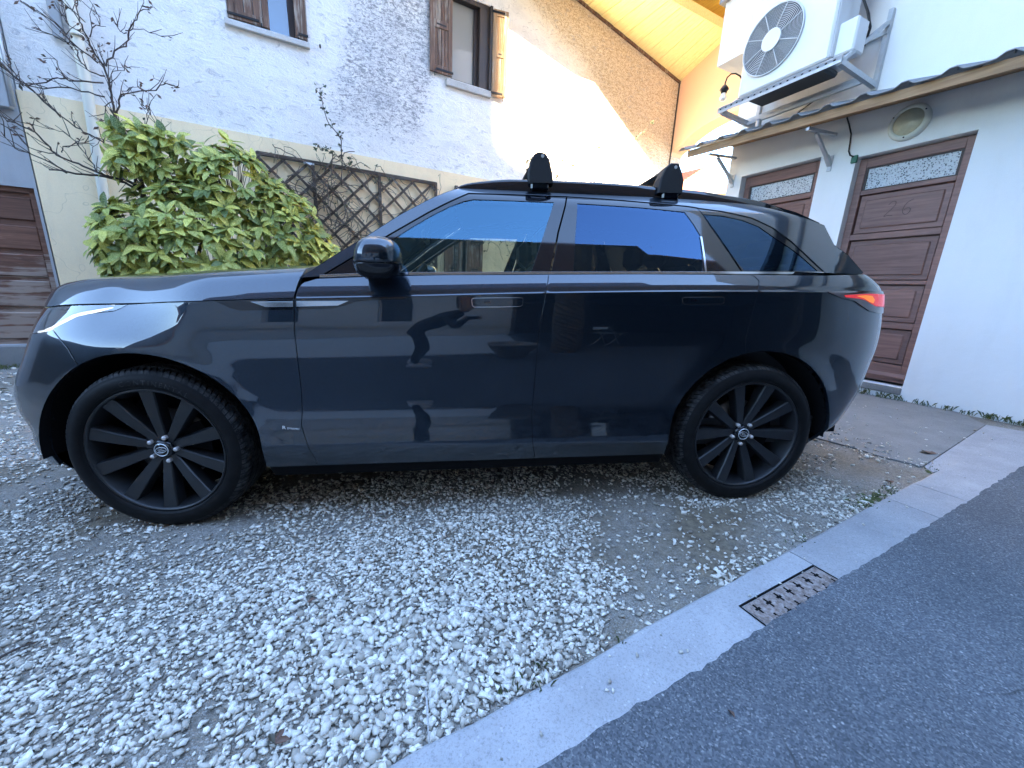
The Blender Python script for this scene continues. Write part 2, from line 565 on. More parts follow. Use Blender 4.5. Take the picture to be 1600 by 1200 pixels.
def m_asphalt():
    m, nt, b = mat_new('asphalt')
    v = coord(nt)
    vo = nt.nodes.new('ShaderNodeTexVoronoi'); vo.inputs['Scale'].default_value = 210.0
    nt.links.new(v, vo.inputs['Vector'])
    rv = nt.nodes.new('ShaderNodeSeparateColor'); nt.links.new(vo.outputs['Color'], rv.inputs[0])
    c = ramp(nt, rv.outputs[0], [(0.0, (0.045, 0.052, 0.060)), (0.6, (0.090, 0.100, 0.112)), (0.93, (0.13, 0.14, 0.15)), (1.0, (0.22, 0.22, 0.22))])
    big = ramp(nt, noise(nt, v, 0.9, 6, 0.65), [(0.3, 0.72), (0.7, 1.2)])
    c = mixc(nt, 1.0, c, big, 'MULTIPLY')
    fle = nt.nodes.new('ShaderNodeTexVoronoi'); fle.inputs['Scale'].default_value = 26.0
    nt.links.new(v, fle.inputs['Vector'])
    fc = nt.nodes.new('ShaderNodeSeparateColor'); nt.links.new(fle.outputs['Color'], fc.inputs[0])
    spot = mathn(nt, 'MULTIPLY', ramp(nt, fle.outputs['Distance'], [(0.06, 1.0), (0.13, 0.0)]), ramp(nt, fc.outputs[1], [(0.72, 0.0), (0.76, 1.0)]))
    c = mixc(nt, mathn(nt, 'MULTIPLY', spot, 0.7), c, (0.42, 0.42, 0.40))
    # hairline cracks
    ck = nt.nodes.new('ShaderNodeTexVoronoi'); ck.feature = 'DISTANCE_TO_EDGE'; ck.inputs['Scale'].default_value = 0.75
    wv = nt.nodes.new('ShaderNodeVectorMath'); wv.operation = 'ADD'
    nv = nd(nt, 'ShaderNodeTexNoise'); nv.inputs['Scale'].default_value = 5.0
    nt.links.new(v, nv.inputs['Vector'])
    sc2 = nt.nodes.new('ShaderNodeVectorMath'); sc2.operation = 'SCALE'; sc2.inputs['Scale'].default_value = 0.25
    nt.links.new(nv.outputs['Color'], sc2.inputs[0])
    nt.links.new(v, wv.inputs[0]); nt.links.new(sc2.outputs[0], wv.inputs[1]); nt.links.new(wv.outputs[0], ck.inputs['Vector'])
    cm = mathn(nt, 'MULTIPLY', ramp(nt, ck.outputs['Distance'], [(0.0, 1.0), (0.004, 0.0)]), ramp(nt, noise(nt, v, 1.7, 2), [(0.5, 0.0), (0.6, 1.0)]))
    c = mixc(nt, mathn(nt, 'MULTIPLY', cm, 0.7), c, (0.02, 0.02, 0.02))
    nt.links.new(c, b.inputs['Base Color'])
    b.inputs['Roughness'].default_value = 0.82
    p = bump(nt, None, rv.outputs[1], 0.5, 0.003)
    bump(nt, b, noise(nt, v, 90.0, 4, 0.7), 0.5, 0.005, p)
    return m

def m_concrete(name, col, seed=0.0):
    m, nt, b = mat_new(name)
    v = coord(nt)
    f = noise(nt, v, 4.0, 8, 0.7)
    c = mixc(nt, ramp(nt, f, [(0.3, 0.0), (0.75, 1.0)]), tuple(x * 0.78 for x in col), tuple(x * 1.12 for x in col))
    g = noise(nt, v, 130.0, 5, 0.85)
    c = mixc(nt, mathn(nt, 'MULTIPLY', ramp(nt, g, [(0.36, 1.0), (0.50, 0.0)]), 0.6), c, tuple(x * 0.4 for x in col))
    w = nt.nodes.new('ShaderNodeTexVoronoi'); w.inputs['Scale'].default_value = 38.0
    nt.links.new(v, w.inputs['Vector'])
    c = mixc(nt, mathn(nt, 'MULTIPLY', ramp(nt, w.outputs['Distance'], [(0.08, 1.0), (0.16, 0.0)]), 0.35), c, tuple(min(1, x * 1.6) for x in col))
    oi = nt.nodes.new('ShaderNodeObjectInfo')
    hs = nt.nodes.new('ShaderNodeHueSaturation')
    hv = mathn(nt, 'MULTIPLY_ADD', oi.outputs['Random'], 0.22); hv.node.inputs[2].default_value = 0.9
    nt.links.new(c, hs.inputs['Color']); nt.links.new(hv, hs.inputs['Value'])
    nt.links.new(hs.outputs[0], b.inputs['Base Color'])
    b.inputs['Roughness'].default_value = 0.9
    p = bump(nt, None, g, 0.6, 0.005)
    bump(nt, b, f, 0.3, 0.012, p)
    return m

def m_leaf(name='aucuba_leaf'):
    m, nt, b = mat_new(name)
    g = nt.nodes.new('ShaderNodeNewGeometry')
    oi = nt.nodes.new('ShaderNodeObjectInfo')
    rnd = mathn(nt, 'FRACT', mathn(nt, 'ADD', g.outputs['Random Per Island'], mathn(nt, 'MULTIPLY', oi.outputs['Random'], 7.0)))
    v = coord(nt)
    vo = noise(nt, v, 120.0, 3, 0.6)
    green = ramp(nt, rnd, [(0.0, (0.03, 0.07, 0.02)), (0.25, (0.13, 0.18, 0.03)), (0.7, (0.30, 0.31, 0.05)), (1.0, (0.48, 0.43, 0.06))])
    yel = ramp(nt, rnd, [(0.0, (0.42, 0.46, 0.18)), (0.5, (0.68, 0.65, 0.22)), (1.0, (0.80, 0.72, 0.20))])
    t = mathn(nt, 'ADD', vo, mathn(nt, 'MULTIPLY_ADD', rnd, 0.14))
    t.node.inputs[1].default_value = 1.0
    k = ramp(nt, vo, [(0.42, 0.0), (0.56, 1.0)])
    amt = mathn(nt, 'MULTIPLY_ADD', rnd, 0.6); amt.node.inputs[2].default_value = 0.4
    c = mixc(nt, mathn(nt, 'MULTIPLY', k, amt), green, yel)
    nt.links.new(c, b.inputs['Base Color'])
    b.inputs['Roughness'].default_value = 0.38
    b.inputs['Specular IOR Level'].default_value = 0.22
    tl = nt.nodes.new('ShaderNodeBsdfTranslucent')
    nt.links.new(c, tl.inputs[0])
    mx = nt.nodes.new('ShaderNodeMixShader'); mx.inputs[0].default_value = 0.22
    nt.links.new(b.outputs[0], mx.inputs[1]); nt.links.new(tl.outputs[0], mx.inputs[2])
    nt.links.new(mx.outputs[0], nt.nodes['Material Output'].inputs[0])
    return m

def m_small_leaf(name, cols):
    m, nt, b = mat_new(name)
    g = nt.nodes.new('ShaderNodeNewGeometry')
    c = ramp(nt, g.outputs['Random Per Island'], [(i / max(1, len(cols) - 1), k) for i, k in enumerate(cols)])
    nt.links.new(c, b.inputs['Base Color'])
    b.inputs['Roughness'].default_value = 0.55
    return m

def m_rust():
    m, nt, b = mat_new('rusty_iron')
    v = coord(nt)
    f = noise(nt, v, 60.0, 6, 0.7)
    c = ramp(nt, f, [(0.3, (0.09, 0.06, 0.05)), (0.5, (0.25, 0.19, 0.165)), (0.7, (0.40, 0.36, 0.34))])
    nt.links.new(c, b.inputs['Base Color'])
    b.inputs['Roughness'].default_value = 0.85
    b.inputs['Metallic'].default_value = 0.2
    bump(nt, b, f, 0.6, 0.004)
    return m

def m_tiles(name='clay_tiles'):
    m, nt, b = mat_new(name)
    v = coord(nt)
    f = noise(nt, v, 6.0, 5, 0.7)
    c = ramp(nt, f, [(0.3, (0.30, 0.10, 0.065)), (0.7, (0.46, 0.18, 0.11))])
    nt.links.new(c, b.inputs['Base Color'])
    b.inputs['Roughness'].default_value = 0.85
    return m

def m_rubber(name='tyre_rubber', tread=False):
    m, nt, b = mat_new(name)
    v = coord(nt)
    f = noise(nt, v, 26.0, 6, 0.7)
    c = ramp(nt, f, [(0.4, (0.006, 0.006, 0.0065)), (0.75, (0.075, 0.073, 0.072) if tread else (0.011, 0.011, 0.0115))])
    nt.links.new(c, b.inputs['Base Color'])
    b.inputs['Roughness'].default_value = 0.55
    b.inputs['Specular IOR Level'].default_value = 0.12
    return m

M = dict(
    paint=m_paint(),
    gloss=simple('gloss_black', (0.004, 0.005, 0.008), 0.05, spec=0.5),
    satin=simple('satin_black_alloy', (0.012, 0.013, 0.015), 0.40, metal=0.1, var=0.25, vscale=60),
    matte=simple('matte_black_plastic', (0.010, 0.010, 0.011), 0.75, bmp=0.2, bscale=300),
    shadowtwig=simple('dark_rose_twig', (0.012, 0.009, 0.008), 0.9),
    dark=simple('underbody_black', (0.006, 0.006, 0.007), 0.9, spec=0.1),
    rubber=m_rubber(), tread=m_rubber('tread_rubber', True),
    disc=simple('brake_steel', (0.42, 0.42, 0.43), 0.38, metal=0.9, var=0.2, vscale=90),
    nut=simple('nut_steel', (0.62, 0.57, 0.55), 0.4, metal=0.6),
    silver=simple('badge_silver', (0.72, 0.74, 0.76), 0.28, metal=0.7),
    chrome=simple('dark_chrome', (0.40, 0.43, 0.46), 0.12, metal=1.0),
    lens=m_glass('lens_clear', (0.85, 0.9, 0.95), 1.6),
    lampwhite=simple('headlamp_reflector', (0.70, 0.74, 0.78), 0.3),
    timber=wood('dark_timber_cladding', (0.020, 0.014, 0.010), (0.05, 0.034, 0.024), 'z', 0.0, 0.8),
    glass_f=m_glass('door_glass', (0.60, 0.68, 0.64), gl=(0.30, 0.72, 1.0)),
    glass_r=m_glass('privacy_glass', (0.10, 0.11, 0.115), gl=(0.20, 0.42, 0.72)),
    glass_w=m_glass('windscreen_glass', (0.62, 0.70, 0.67)),
    seat=simple('seat_leather', (0.018, 0.018, 0.019), 0.45, bmp=0.2, bscale=150),
    cabin=simple('cabin_trim', (0.022, 0.023, 0.025), 0.6),
    trimwhite=simple('cabin_light_trim', (0.45, 0.43, 0.38), 0.6),
    stucco=m_stucco_old(),
    plinth=m_render('beige_plinth_render', (0.95, 0.72, 0.46), (0.68, 0.52, 0.36), 0.35, 120, 0.35, True),
    greyrender=m_render('grey_cement_render', (0.37, 0.375, 0.385), (0.26, 0.26, 0.26), 0.3, 160, 0.4),
    white=m_render('white_fine_render', (0.76, 0.76, 0.75), (0.52, 0.50, 0.46), 0.14, 230, 0.55),
    peach=m_render('peach_render', (0.84, 0.50, 0.33), (0.7, 0.42, 0.28), 0.25, 160, 0.3),
    back=m_render('grey_back_render', (0.52, 0.50, 0.47), (0.35, 0.34, 0.32), 0.3, 120, 0.3),
    beige=m_render('beige_back_render', (0.48, 0.42, 0.34), (0.3, 0.28, 0.24), 0.3, 120, 0.3),
    door=wood('mahogany_door', (0.125, 0.055, 0.044), (0.25, 0.12, 0.094), 'x', 0.0, 0.5),
    garage=wood('weathered_red_door', (0.085, 0.028, 0.015), (0.21, 0.085, 0.05), 'x', 0.30, 0.65, wearcol=(0.30, 0.21, 0.165), wear_z=(0.9, 1.7)),
    shutter=wood('shutter_wood', (0.075, 0.033, 0.020), (0.21, 0.105, 0.065), 'z', 0.35, 0.7, wearcol=(0.32, 0.25, 0.20)),
    shutter_sunlit=wood('sunlit_tone_shutter', (0.24, 0.125, 0.06), (0.44, 0.27, 0.15), 'z', 0.2, 0.7),  # same shutter wood in a lighter tone, painted for the sunlit leaf
    darkframe=wood('dark_window_frame', (0.030, 0.018, 0.015), (0.075, 0.045, 0.036), 'z', 0.0, 0.6),
    soffit=wood('pine_soffit_board', (0.80, 0.62, 0.27), (0.92, 0.80, 0.42), 'y', 0.0, 0.6),
    soffit2=wood('sunlit_tone_soffit', (0.74, 0.50, 0.09), (0.92, 0.72, 0.16), 'y', 0.0, 0.5),  # yellower copy of the soffit wood, standing in for bounced sun
    fascia=wood('pine_fascia', (0.22, 0.11, 0.05), (0.42, 0.24, 0.12), 'x', 0.0, 0.65),
    trellis=wood('trellis_wood', (0.045, 0.028, 0.020), (0.12, 0.080, 0.060), 'x', 0.15, 0.85, wearcol=(0.2, 0.17, 0.15)),
    bark=simple('shrub_bark', (0.085, 0.062, 0.052), 0.9, var=0.5, vscale=60, bmp=0.5, bscale=120),
    twig=simple('rose_twig', (0.062, 0.042, 0.036), 0.85, var=0.5, vscale=80),
    vine=simple('dry_vine', (0.13, 0.095, 0.075), 0.9, var=0.5, vscale=60),
    aucuba=m_leaf(),
    roseleaf=m_small_leaf('rose_leaf', [(0.022, 0.042, 0.018), (0.05, 0.075, 0.03), (0.085, 0.045, 0.03)]),
    dryleaf=m_small_leaf('dry_leaf', [(0.08, 0.032, 0.022), (0.14, 0.06, 0.035), (0.06, 0.05, 0.03)]),
    grass=m_small_leaf('weed_grass', [(0.03, 0.055, 0.014), (0.07, 0.10, 0.025), (0.12, 0.12, 0.05)]),
    moss=simple('moss', (0.06, 0.075, 0.02), 0.95, var=0.5, vscale=80, bmp=0.8, bscale=150),
    ground=m_ground(), stone=m_stone(), asphalt=m_asphalt(),
    kerb=m_concrete('kerb_concrete', (0.36, 0.355, 0.36)),
    darkslab=simple('dark_floor', (0.02, 0.021, 0.023), 0.8, var=0.3),
    forecourt=m_concrete('forecourt_concrete', (0.50, 0.50, 0.48)),
    slab=m_concrete('slab_concrete', (0.20, 0.197, 0.19)),
    sill=m_concrete('stone_sill', (0.52, 0.50, 0.48)),
    rust=m_rust(), tiles=m_tiles(),
    sheet=simple('fibre_cement_sheet', (0.20, 0.21, 0.22), 0.75, var=0.25, vscale=12, bmp=0.2),
    galv=simple('galvanised_steel', (0.46, 0.48, 0.50), 0.42, metal=0.55, var=0.2, vscale=25),
    acwhite=simple('air_unit_white', (0.70, 0.71, 0.71), 0.4, var=0.06, vscale=4),
    grille=simple('fan_grille_wire', (0.55, 0.57, 0.58), 0.45),
    acdark=simple('fan_cavity', (0.05, 0.055, 0.06), 0.7),
    black=simple('black_cable', (0.012, 0.012, 0.013), 0.55),
    pvc=simple('painted_downpipe', (0.57, 0.52, 0.43), 0.55, var=0.1, vscale=5),
    bulkhead=simple('bulkhead_glass', (0.44, 0.41, 0.30), 0.25, var=0.2, vscale=30, bmp=0.3, bscale=60),
    lampring=simple('cream_lamp_ring', (0.60, 0.60, 0.53), 0.4),
    bulb=simple('frosted_bulb', (0.75, 0.72, 0.68), 0.3),
    green=simple('green_clip', (0.02, 0.13, 0.08), 0.5),
    bluetape=simple('grey_metal_strip', (0.45, 0.47, 0.50), 0.4, metal=0.5),
    iron=simple('shutter_iron', (0.018, 0.018, 0.02), 0.6, metal=0.4),
    frost=m_frosted('hammered_glass'), pane=m_window_pane('window_pane'), pane_reflect=m_window_pane('sun_reflection_pane', (0.33, 0.31, 0.28), 1.5), pane_sky=m_window_pane('sky_tint_pane', (0.02, 0.07, 0.12), 1.75),  # last two panes carry sunlit and sky reflections in their base colour
    skin=simple('skin', (0.42, 0.24, 0.17), 0.5),
    cloth=simple('dark_cloth', (0.012, 0.012, 0.015), 0.85, bmp=0.3, bscale=400),
    shoe=simple('white_shoe', (0.55, 0.55, 0.55), 0.6),
    hair=simple('dark_hair', (0.02, 0.014, 0.01), 0.6),
    terracotta=simple('grey_planter', (0.22, 0.20, 0.18), 0.8, var=0.2, vscale=10),
    wicker=simple('wicker_bark', (0.10, 0.075, 0.05), 0.85, var=0.5, vscale=30),
    yellowwall=m_render('yellow_far_render', (0.72, 0.62, 0.40), (0.5, 0.4, 0.3), 0.15, 60, 0.2),
)
def m_tail():
    m, nt, b = mat_new('tail_lamp_lit')
    b.inputs['Base Color'].default_value = (0.22, 0.006, 0.009, 1)
    b.inputs['Roughness'].default_value = 0.1
    b.inputs['Emission Color'].default_value = (1.0, 0.03, 0.035, 1)
    b.inputs['Emission Strength'].default_value = 0.022
    return m
M['tail'] = m_tail()
M['taildark'] = simple('smoked_red_lens', (0.035, 0.006, 0.008), 0.08, coat=0.7)

def m_drl():
    m, nt, b = mat_new('daytime_lamp_lit')
    b.inputs['Base Color'].default_value = (0.8, 0.82, 0.85, 1)
    b.inputs['Emission Color'].default_value = (0.85, 0.93, 1.0, 1)
    b.inputs['Emission Strength'].default_value = 0.06
    return m
M['drl'] = m_drl()

def m_core():
    m, nt, b = mat_new('tail_lamp_core_lit')
    b.inputs['Base Color'].default_value = (0.4, 0.10, 0.02, 1)
    b.inputs['Emission Color'].default_value = (1.0, 0.30, 0.04, 1)
    b.inputs['Emission Strength'].default_value = 0.03
    return m
M['core'] = m_core()
M['tailend'] = simple('pale_lens', (0.55, 0.42, 0.44), 0.1)

M['chalk'] = simple('door_number_mark', (0.055, 0.026, 0.021), 0.7)

# ================================================================ PARKED CAR
T = json.loads('''{"gap":[[-2.45,0.985],[-2.35,0.987],[-2.2,0.989],[-1.7081,1.0073],[-1.6293,1.0186],[-1.5311,1.0255],[-1.4461,1.0293],[-1.3399,1.0352],[-1.2457,1.0424],[-1.1541,1.0476],[-1.047,1.0538],[-0.9215,1.0597],[-0.8453,1.0629],[-0.7709,1.0658]],"seam_end":[-1.4897,0.7802],"fender":[[-1.6117,0.928],[-1.5774,0.9527],[-1.5482,0.9769],[-1.511,0.9897],[-1.4384,1.0008],[-1.4193,1.0117],[-1.3997,1.0293],[-1.3399,1.0352],[-1.2457,1.0424],[-1.1541,1.0476],[-1.047,1.0538],[-0.9215,1.0597],[-0.8453,1.0629],[-0.7709,1.0658],[-0.7658,1.0659],[-0.7717,1.0246],[-0.779,0.9358],[-0.7791,0.8108],[-0.7816,0.6882],[-0.7882,0.575],[-0.7954,0.5018],[-0.7803,0.4441],[-0.7616,0.384],[-0.7428,0.3217],[-0.76,0.3],[-0.968,0.3],[-0.9728,0.2997],[-0.9681,0.3404],[-0.9671,0.3813],[-0.9698,0.4221],[-0.9761,0.4626],[-0.9861,0.5023],[-0.9996,0.541],[-1.0165,0.5784],[-1.0368,0.6142],[-1.0572,0.6481],[-1.0764,0.6798],[-1.0982,0.709],[-1.1225,0.7357],[-1.149,0.7595],[-1.1772,0.7802],[-1.207,0.7978],[-1.2377,0.812],[-1.2689,0.8227],[-1.3001,0.8299],[-1.331,0.8335],[-1.3613,0.8335],[-1.3904,0.8299],[-1.4182,0.8227],[-1.4442,0.812],[-1.4681,0.7978],[-1.4897,0.7802],[-1.5323,0.8445],[-1.5671,0.8819],[-1.6148,0.9227]],"front_bumper":[[-2.45,0.86],[-2.3,0.86],[-2.1,0.858],[-1.7727,0.8888],[-1.6798,0.9028],[-1.6313,0.914],[-1.6148,0.9227],[-1.5671,0.8819],[-1.5323,0.8445],[-1.4897,0.7802],[-1.5089,0.7595],[-1.5253,0.7357],[-1.5387,0.709],[-1.5504,0.6798],[-1.5614,0.6481],[-1.5713,0.6142],[-1.5839,0.5784],[-1.5966,0.541],[-1.6123,0.5023],[-1.6309,0.4626],[-1.6427,0.4221],[-1.6446,0.3813],[-1.6443,0.3404],[-1.6431,0.2997],[-1.84,0.25],[-2.1,0.25],[-2.45,0.25]],"headlight":[[-1.7727,0.8888],[-1.6798,0.9028],[-1.6313,0.914],[-1.6117,0.928],[-1.5774,0.9527],[-1.5482,0.9769],[-1.511,0.9897],[-1.4384,1.0008],[-1.4193,1.0117],[-1.3997,1.0293],[-1.4461,1.0293],[-1.5311,1.0255],[-1.6293,1.0186],[-1.7081,1.0073],[-2.2,0.989],[-2.35,0.987],[-2.38,0.9],[-2.3,0.87],[-2.12,0.865]],"front_door":[[-0.7624,1.0909],[-0.7565,1.1094],[-0.7433,1.1296],[-0.7335,1.1352],[-0.6855,1.1509],[-0.5125,1.1611],[-0.335,1.1702],[-0.1249,1.1781],[0.1051,1.1833],[0.3324,1.1894],[0.3273,1.1563],[0.3117,1.0938],[0.2998,1.0283],[0.2896,0.9562],[0.2819,0.8677],[0.2741,0.676],[0.265,0.5335],[0.268,0.4008],[0.2823,0.3264],[0.2823,0.3],[-0.76,0.3],[-0.7428,0.3217],[-0.7616,0.384],[-0.7803,0.4441],[-0.7954,0.5018],[-0.7882,0.575],[-0.7816,0.6882],[-0.7791,0.8108],[-0.779,0.9358],[-0.7717,1.0246]],"rear_door":[[0.3324,1.1894],[0.5536,1.1948],[0.7713,1.1999],[1.0922,1.2051],[1.3349,1.2087],[1.3543,1.1968],[1.3678,1.1789],[1.3539,1.1244],[1.3355,1.0182],[1.3186,0.9003],[1.327,0.8289],[1.2848,0.8167],[1.2439,0.8005],[1.2047,0.7806],[1.1676,0.7571],[1.1328,0.7303],[1.1007,0.7003],[1.0715,0.6675],[1.0455,0.632],[1.0229,0.5943],[1.004,0.5547],[0.9888,0.5134],[0.9775,0.471],[0.9703,0.4276],[0.9671,0.3838],[0.9681,0.3398],[0.9681,0.3],[0.2823,0.3],[0.2823,0.3264],[0.268,0.4008],[0.265,0.5335],[0.2741,0.676],[0.2819,0.8677],[0.2896,0.9562],[0.2998,1.0283],[0.3117,1.0938],[0.3273,1.1563]],"rear_quarter":[[1.3349,1.2087],[1.5172,1.2112],[1.6966,1.214],[1.95,1.228],[2.2,1.225],[2.75,1.225],[2.75,0.25],[2.2,0.25],[1.95,0.25],[1.9993,0.2985],[1.964,0.3422],[1.9199,0.3861],[1.8707,0.4299],[1.841,0.4732],[1.8143,0.5156],[1.7901,0.5568],[1.7678,0.5964],[1.7465,0.6339],[1.7241,0.6692],[1.7,0.702],[1.6737,0.7318],[1.6453,0.7584],[1.6149,0.7817],[1.5828,0.8015],[1.5493,0.8174],[1.5144,0.8295],[1.4784,0.8375],[1.4416,0.8415],[1.4044,0.8414],[1.3672,0.8372],[1.327,0.8289],[1.3186,0.9003],[1.3355,1.0182],[1.3539,1.1244],[1.3678,1.1789],[1.3543,1.1968]],"drl":[[-1.7325,0.909],[-1.6811,0.9184],[-1.6405,0.9367],[-1.6086,0.9616],[-1.5825,0.986],[-1.5518,0.9988],[-1.5016,1.0121],[-1.4716,1.0194],[-1.4598,1.0215],[-1.4974,1.0044],[-1.5376,0.9902],[-1.5719,0.9606],[-1.6129,0.9305],[-1.647,0.913],[-1.7217,0.8993]],"taillight":[[1.6696,1.1318],[1.784,1.1356],[1.9414,1.1399],[2.12,1.132],[2.3,1.132],[2.3,1.03],[2.12,1.022],[1.9305,1.031],[1.8757,1.0431],[1.8339,1.0671],[1.7998,1.0889],[1.7382,1.1037]],"tail_glow":[[1.7434,1.1177],[1.8142,1.1236],[1.8863,1.1273],[1.9456,1.1255],[2.1,1.122],[2.22,1.122],[2.22,1.06],[2.1,1.056],[1.9166,1.0655],[1.8804,1.08],[1.8496,1.0957],[1.8153,1.1032],[1.7529,1.1086]],"tail_core":[[1.8018,1.1156],[1.8485,1.1195],[1.8869,1.1168],[1.9051,1.0961],[1.897,1.08],[1.8722,1.0864],[1.8423,1.1036]],"tail_end":[[2.02,1.124],[2.22,1.122],[2.22,1.058],[2.02,1.056]],"vent_fender":[[-1.0773,1.051],[-1.0221,1.0539],[-0.9215,1.0587],[-0.8453,1.0618],[-0.7723,1.0644],[-0.776,1.0184],[-0.9258,1.0149],[-0.9889,1.0129],[-1.0304,1.0243]],"vent_door":[[-0.7606,1.0657],[-0.5859,1.0724],[-0.2904,1.0821],[-0.3128,1.0682],[-0.4671,1.062],[-0.5182,1.0559],[-0.5615,1.0405],[-0.6152,1.0264],[-0.7643,1.0194]],"blade_fender":[[-0.9425,1.0503],[-0.8461,1.0529],[-0.7744,1.0546],[-0.7762,1.0325],[-0.8864,1.0299]],"blade_door":[[-0.7602,1.0551],[-0.5471,1.059],[-0.5933,1.0388],[-0.762,1.0327]],"handle_front":[[-0.0207,1.0722],[-0.0121,1.0785],[0.1021,1.0818],[0.2034,1.0838],[0.2093,1.0782],[0.2082,1.0528],[0.198,1.0448],[0.1022,1.0414],[-0.0096,1.0395],[-0.0181,1.0472]],"handle_rear":[[0.9714,1.0919],[0.9822,1.0971],[1.0788,1.0994],[1.1732,1.1013],[1.1838,1.0949],[1.184,1.0755],[1.1732,1.0685],[1.0817,1.0667],[0.9849,1.064],[0.9746,1.0713]],"badge":[[-0.8778,0.4951],[-0.8041,0.489]],"sensor":[[1.5436,1.1066]],"side_frame":[[-0.7631,1.1523],[-0.6121,1.2567],[-0.4791,1.345],[-0.3424,1.4437],[-0.2001,1.5308],[-0.127,1.572],[-0.0599,1.6052],[0.0297,1.6234],[0.1979,1.6485],[0.4186,1.6697],[0.647,1.6753],[0.8749,1.6644],[1.0595,1.6454],[1.2431,1.6238],[1.4885,1.5838],[1.6437,1.5501],[1.7989,1.5111],[1.8918,1.485],[1.9217,1.3819],[2.009,1.3311],[2.099,1.2389],[2.07,1.225],[1.95,1.225],[1.8164,1.2292],[1.8089,1.2339],[1.7363,1.2961],[1.6389,1.3848],[1.5415,1.4544],[1.4328,1.5002],[1.2765,1.5277],[1.1416,1.5397],[1.139,1.5414],[1.0892,1.5482],[0.8363,1.5619],[0.6384,1.5715],[0.4613,1.5755],[0.458,1.5758],[0.1837,1.573],[-0.029,1.5677],[-0.213,1.461],[-0.3899,1.3478],[-0.5434,1.2445],[-0.6751,1.1594]],"frame_front":[[-0.6751,1.1594],[-0.5434,1.2445],[-0.3899,1.3478],[-0.213,1.461],[-0.029,1.5677],[0.1837,1.573],[0.458,1.5758],[0.3928,1.3891],[0.3447,1.1979],[0.1061,1.1922],[-0.3354,1.1783]],"glass_front":[[-0.4454,1.176],[-0.4486,1.2777],[-0.3669,1.3342],[-0.2837,1.3923],[-0.1983,1.4479],[-0.1252,1.4893],[-0.0506,1.5252],[-0.0051,1.5372],[0.1797,1.5394],[0.3879,1.5401],[0.3129,1.347],[0.2543,1.196],[-0.1251,1.1867]],"frame_rear":[[0.4613,1.5755],[0.6384,1.5715],[0.8363,1.5619],[1.0892,1.5482],[1.139,1.5414],[1.1837,1.4497],[1.2628,1.3142],[1.3161,1.223],[0.7809,1.2097],[0.3492,1.198],[0.3975,1.3892]],"glass_rear":[[0.5037,1.54],[0.6923,1.5357],[0.8243,1.5318],[1.0589,1.5181],[1.0968,1.4526],[1.1275,1.3859],[1.1051,1.2212],[0.7812,1.2127],[0.4547,1.2038],[0.4754,1.3674]],"glass_fixed":[[1.1385,1.3608],[1.2167,1.2247],[1.1188,1.2218]],"frame_quarter":[[1.1416,1.5397],[1.2765,1.5277],[1.4328,1.5002],[1.5415,1.4544],[1.6389,1.3848],[1.7363,1.2961],[1.8089,1.2339],[1.3232,1.2231],[1.2699,1.3144],[1.1908,1.45]],"glass_quarter":[[1.1511,1.5098],[1.2683,1.5061],[1.3808,1.4875],[1.4664,1.458],[1.5462,1.402],[1.6229,1.3554],[1.6735,1.3211],[1.7721,1.24],[1.333,1.229],[1.2363,1.361]],"seal":[[-0.6751,1.1594],[-0.5134,1.1688],[-0.3354,1.1766],[0.3445,1.1939],[1.109,1.2115],[1.8026,1.2256]],"rail":[[-0.0913,1.5989],[-0.0503,1.6165],[0.0285,1.6316],[0.1878,1.6488],[0.3892,1.654],[0.5988,1.6554],[0.8208,1.6522],[0.9433,1.6469],[1.2118,1.6362],[1.3043,1.626],[1.4924,1.6083],[1.5897,1.5914],[1.6793,1.5625]],"foot1":[[0.2699,1.6314],[0.2684,1.6862],[0.2765,1.738],[0.2948,1.7643],[0.3169,1.7725],[0.349,1.7671],[0.3694,1.7397],[0.3846,1.6859],[0.3932,1.6368]],"foot2":[[0.9428,1.6155],[0.9519,1.6884],[0.9708,1.734],[0.9992,1.7562],[1.0374,1.7565],[1.0591,1.7233],[1.0776,1.676],[1.0763,1.618]],"bar":[[0.3948,1.919],[1.1301,1.8524],[0.3306,1.8569],[1.1348,1.8526],[2.0202,1.6356]],"mirror":[[-0.4839,1.155],[-0.5089,1.1898],[-0.4973,1.2398],[-0.4615,1.285],[-0.3843,1.3177],[-0.3416,1.3178],[-0.3227,1.2939],[-0.3158,1.2319],[-0.3184,1.1813],[-0.3424,1.1681],[-0.4457,1.1558],[-0.5001,1.205],[-0.3165,1.2194],[-0.4335,1.1484]],"hoodtop":[[-2.3048,1.0473],[-2.2166,1.0804],[-2.0467,1.1132],[-1.8758,1.1429],[-1.6189,1.1694],[-1.2688,1.2001],[-1.1447,1.2046]],"blueband":[[-1.6054,1.0693],[-1.3833,1.0987],[-1.1034,1.1141],[-0.9414,1.1249],[-0.7584,1.131]]}''')

def pchip(xs, ys):
    xs = np.array(xs, float); ys = np.array(ys, float); h = np.diff(xs); d = np.diff(ys) / h
    m = np.zeros_like(ys); m[0] = d[0]; m[-1] = d[-1]
    for i in range(1, len(xs) - 1):
        if d[i - 1] * d[i] > 0:
            w1 = 2 * h[i] + h[i - 1]; w2 = h[i] + 2 * h[i - 1]
            m[i] = (w1 + w2) / (w1 / d[i - 1] + w2 / d[i])
    def f(x):
        x = np.asarray(x, float); i = np.clip(np.searchsorted(xs, x) - 1, 0, len(xs) - 2); t = (x - xs[i]) / h[i]
        tc = np.clip(t, 0, 1)
        v = (2 * tc**3 - 3 * tc**2 + 1) * ys[i] + (tc**3 - 2 * tc**2 + tc) * h[i] * m[i] + (-2 * tc**3 + 3 * tc**2) * ys[i + 1] + (tc**3 - tc**2) * h[i] * m[i + 1]
        return v + np.where(t < 0, t * h[i] * m[i], 0) + np.where(t > 1, (t - 1) * h[i] * m[i + 1], 0)
    return f

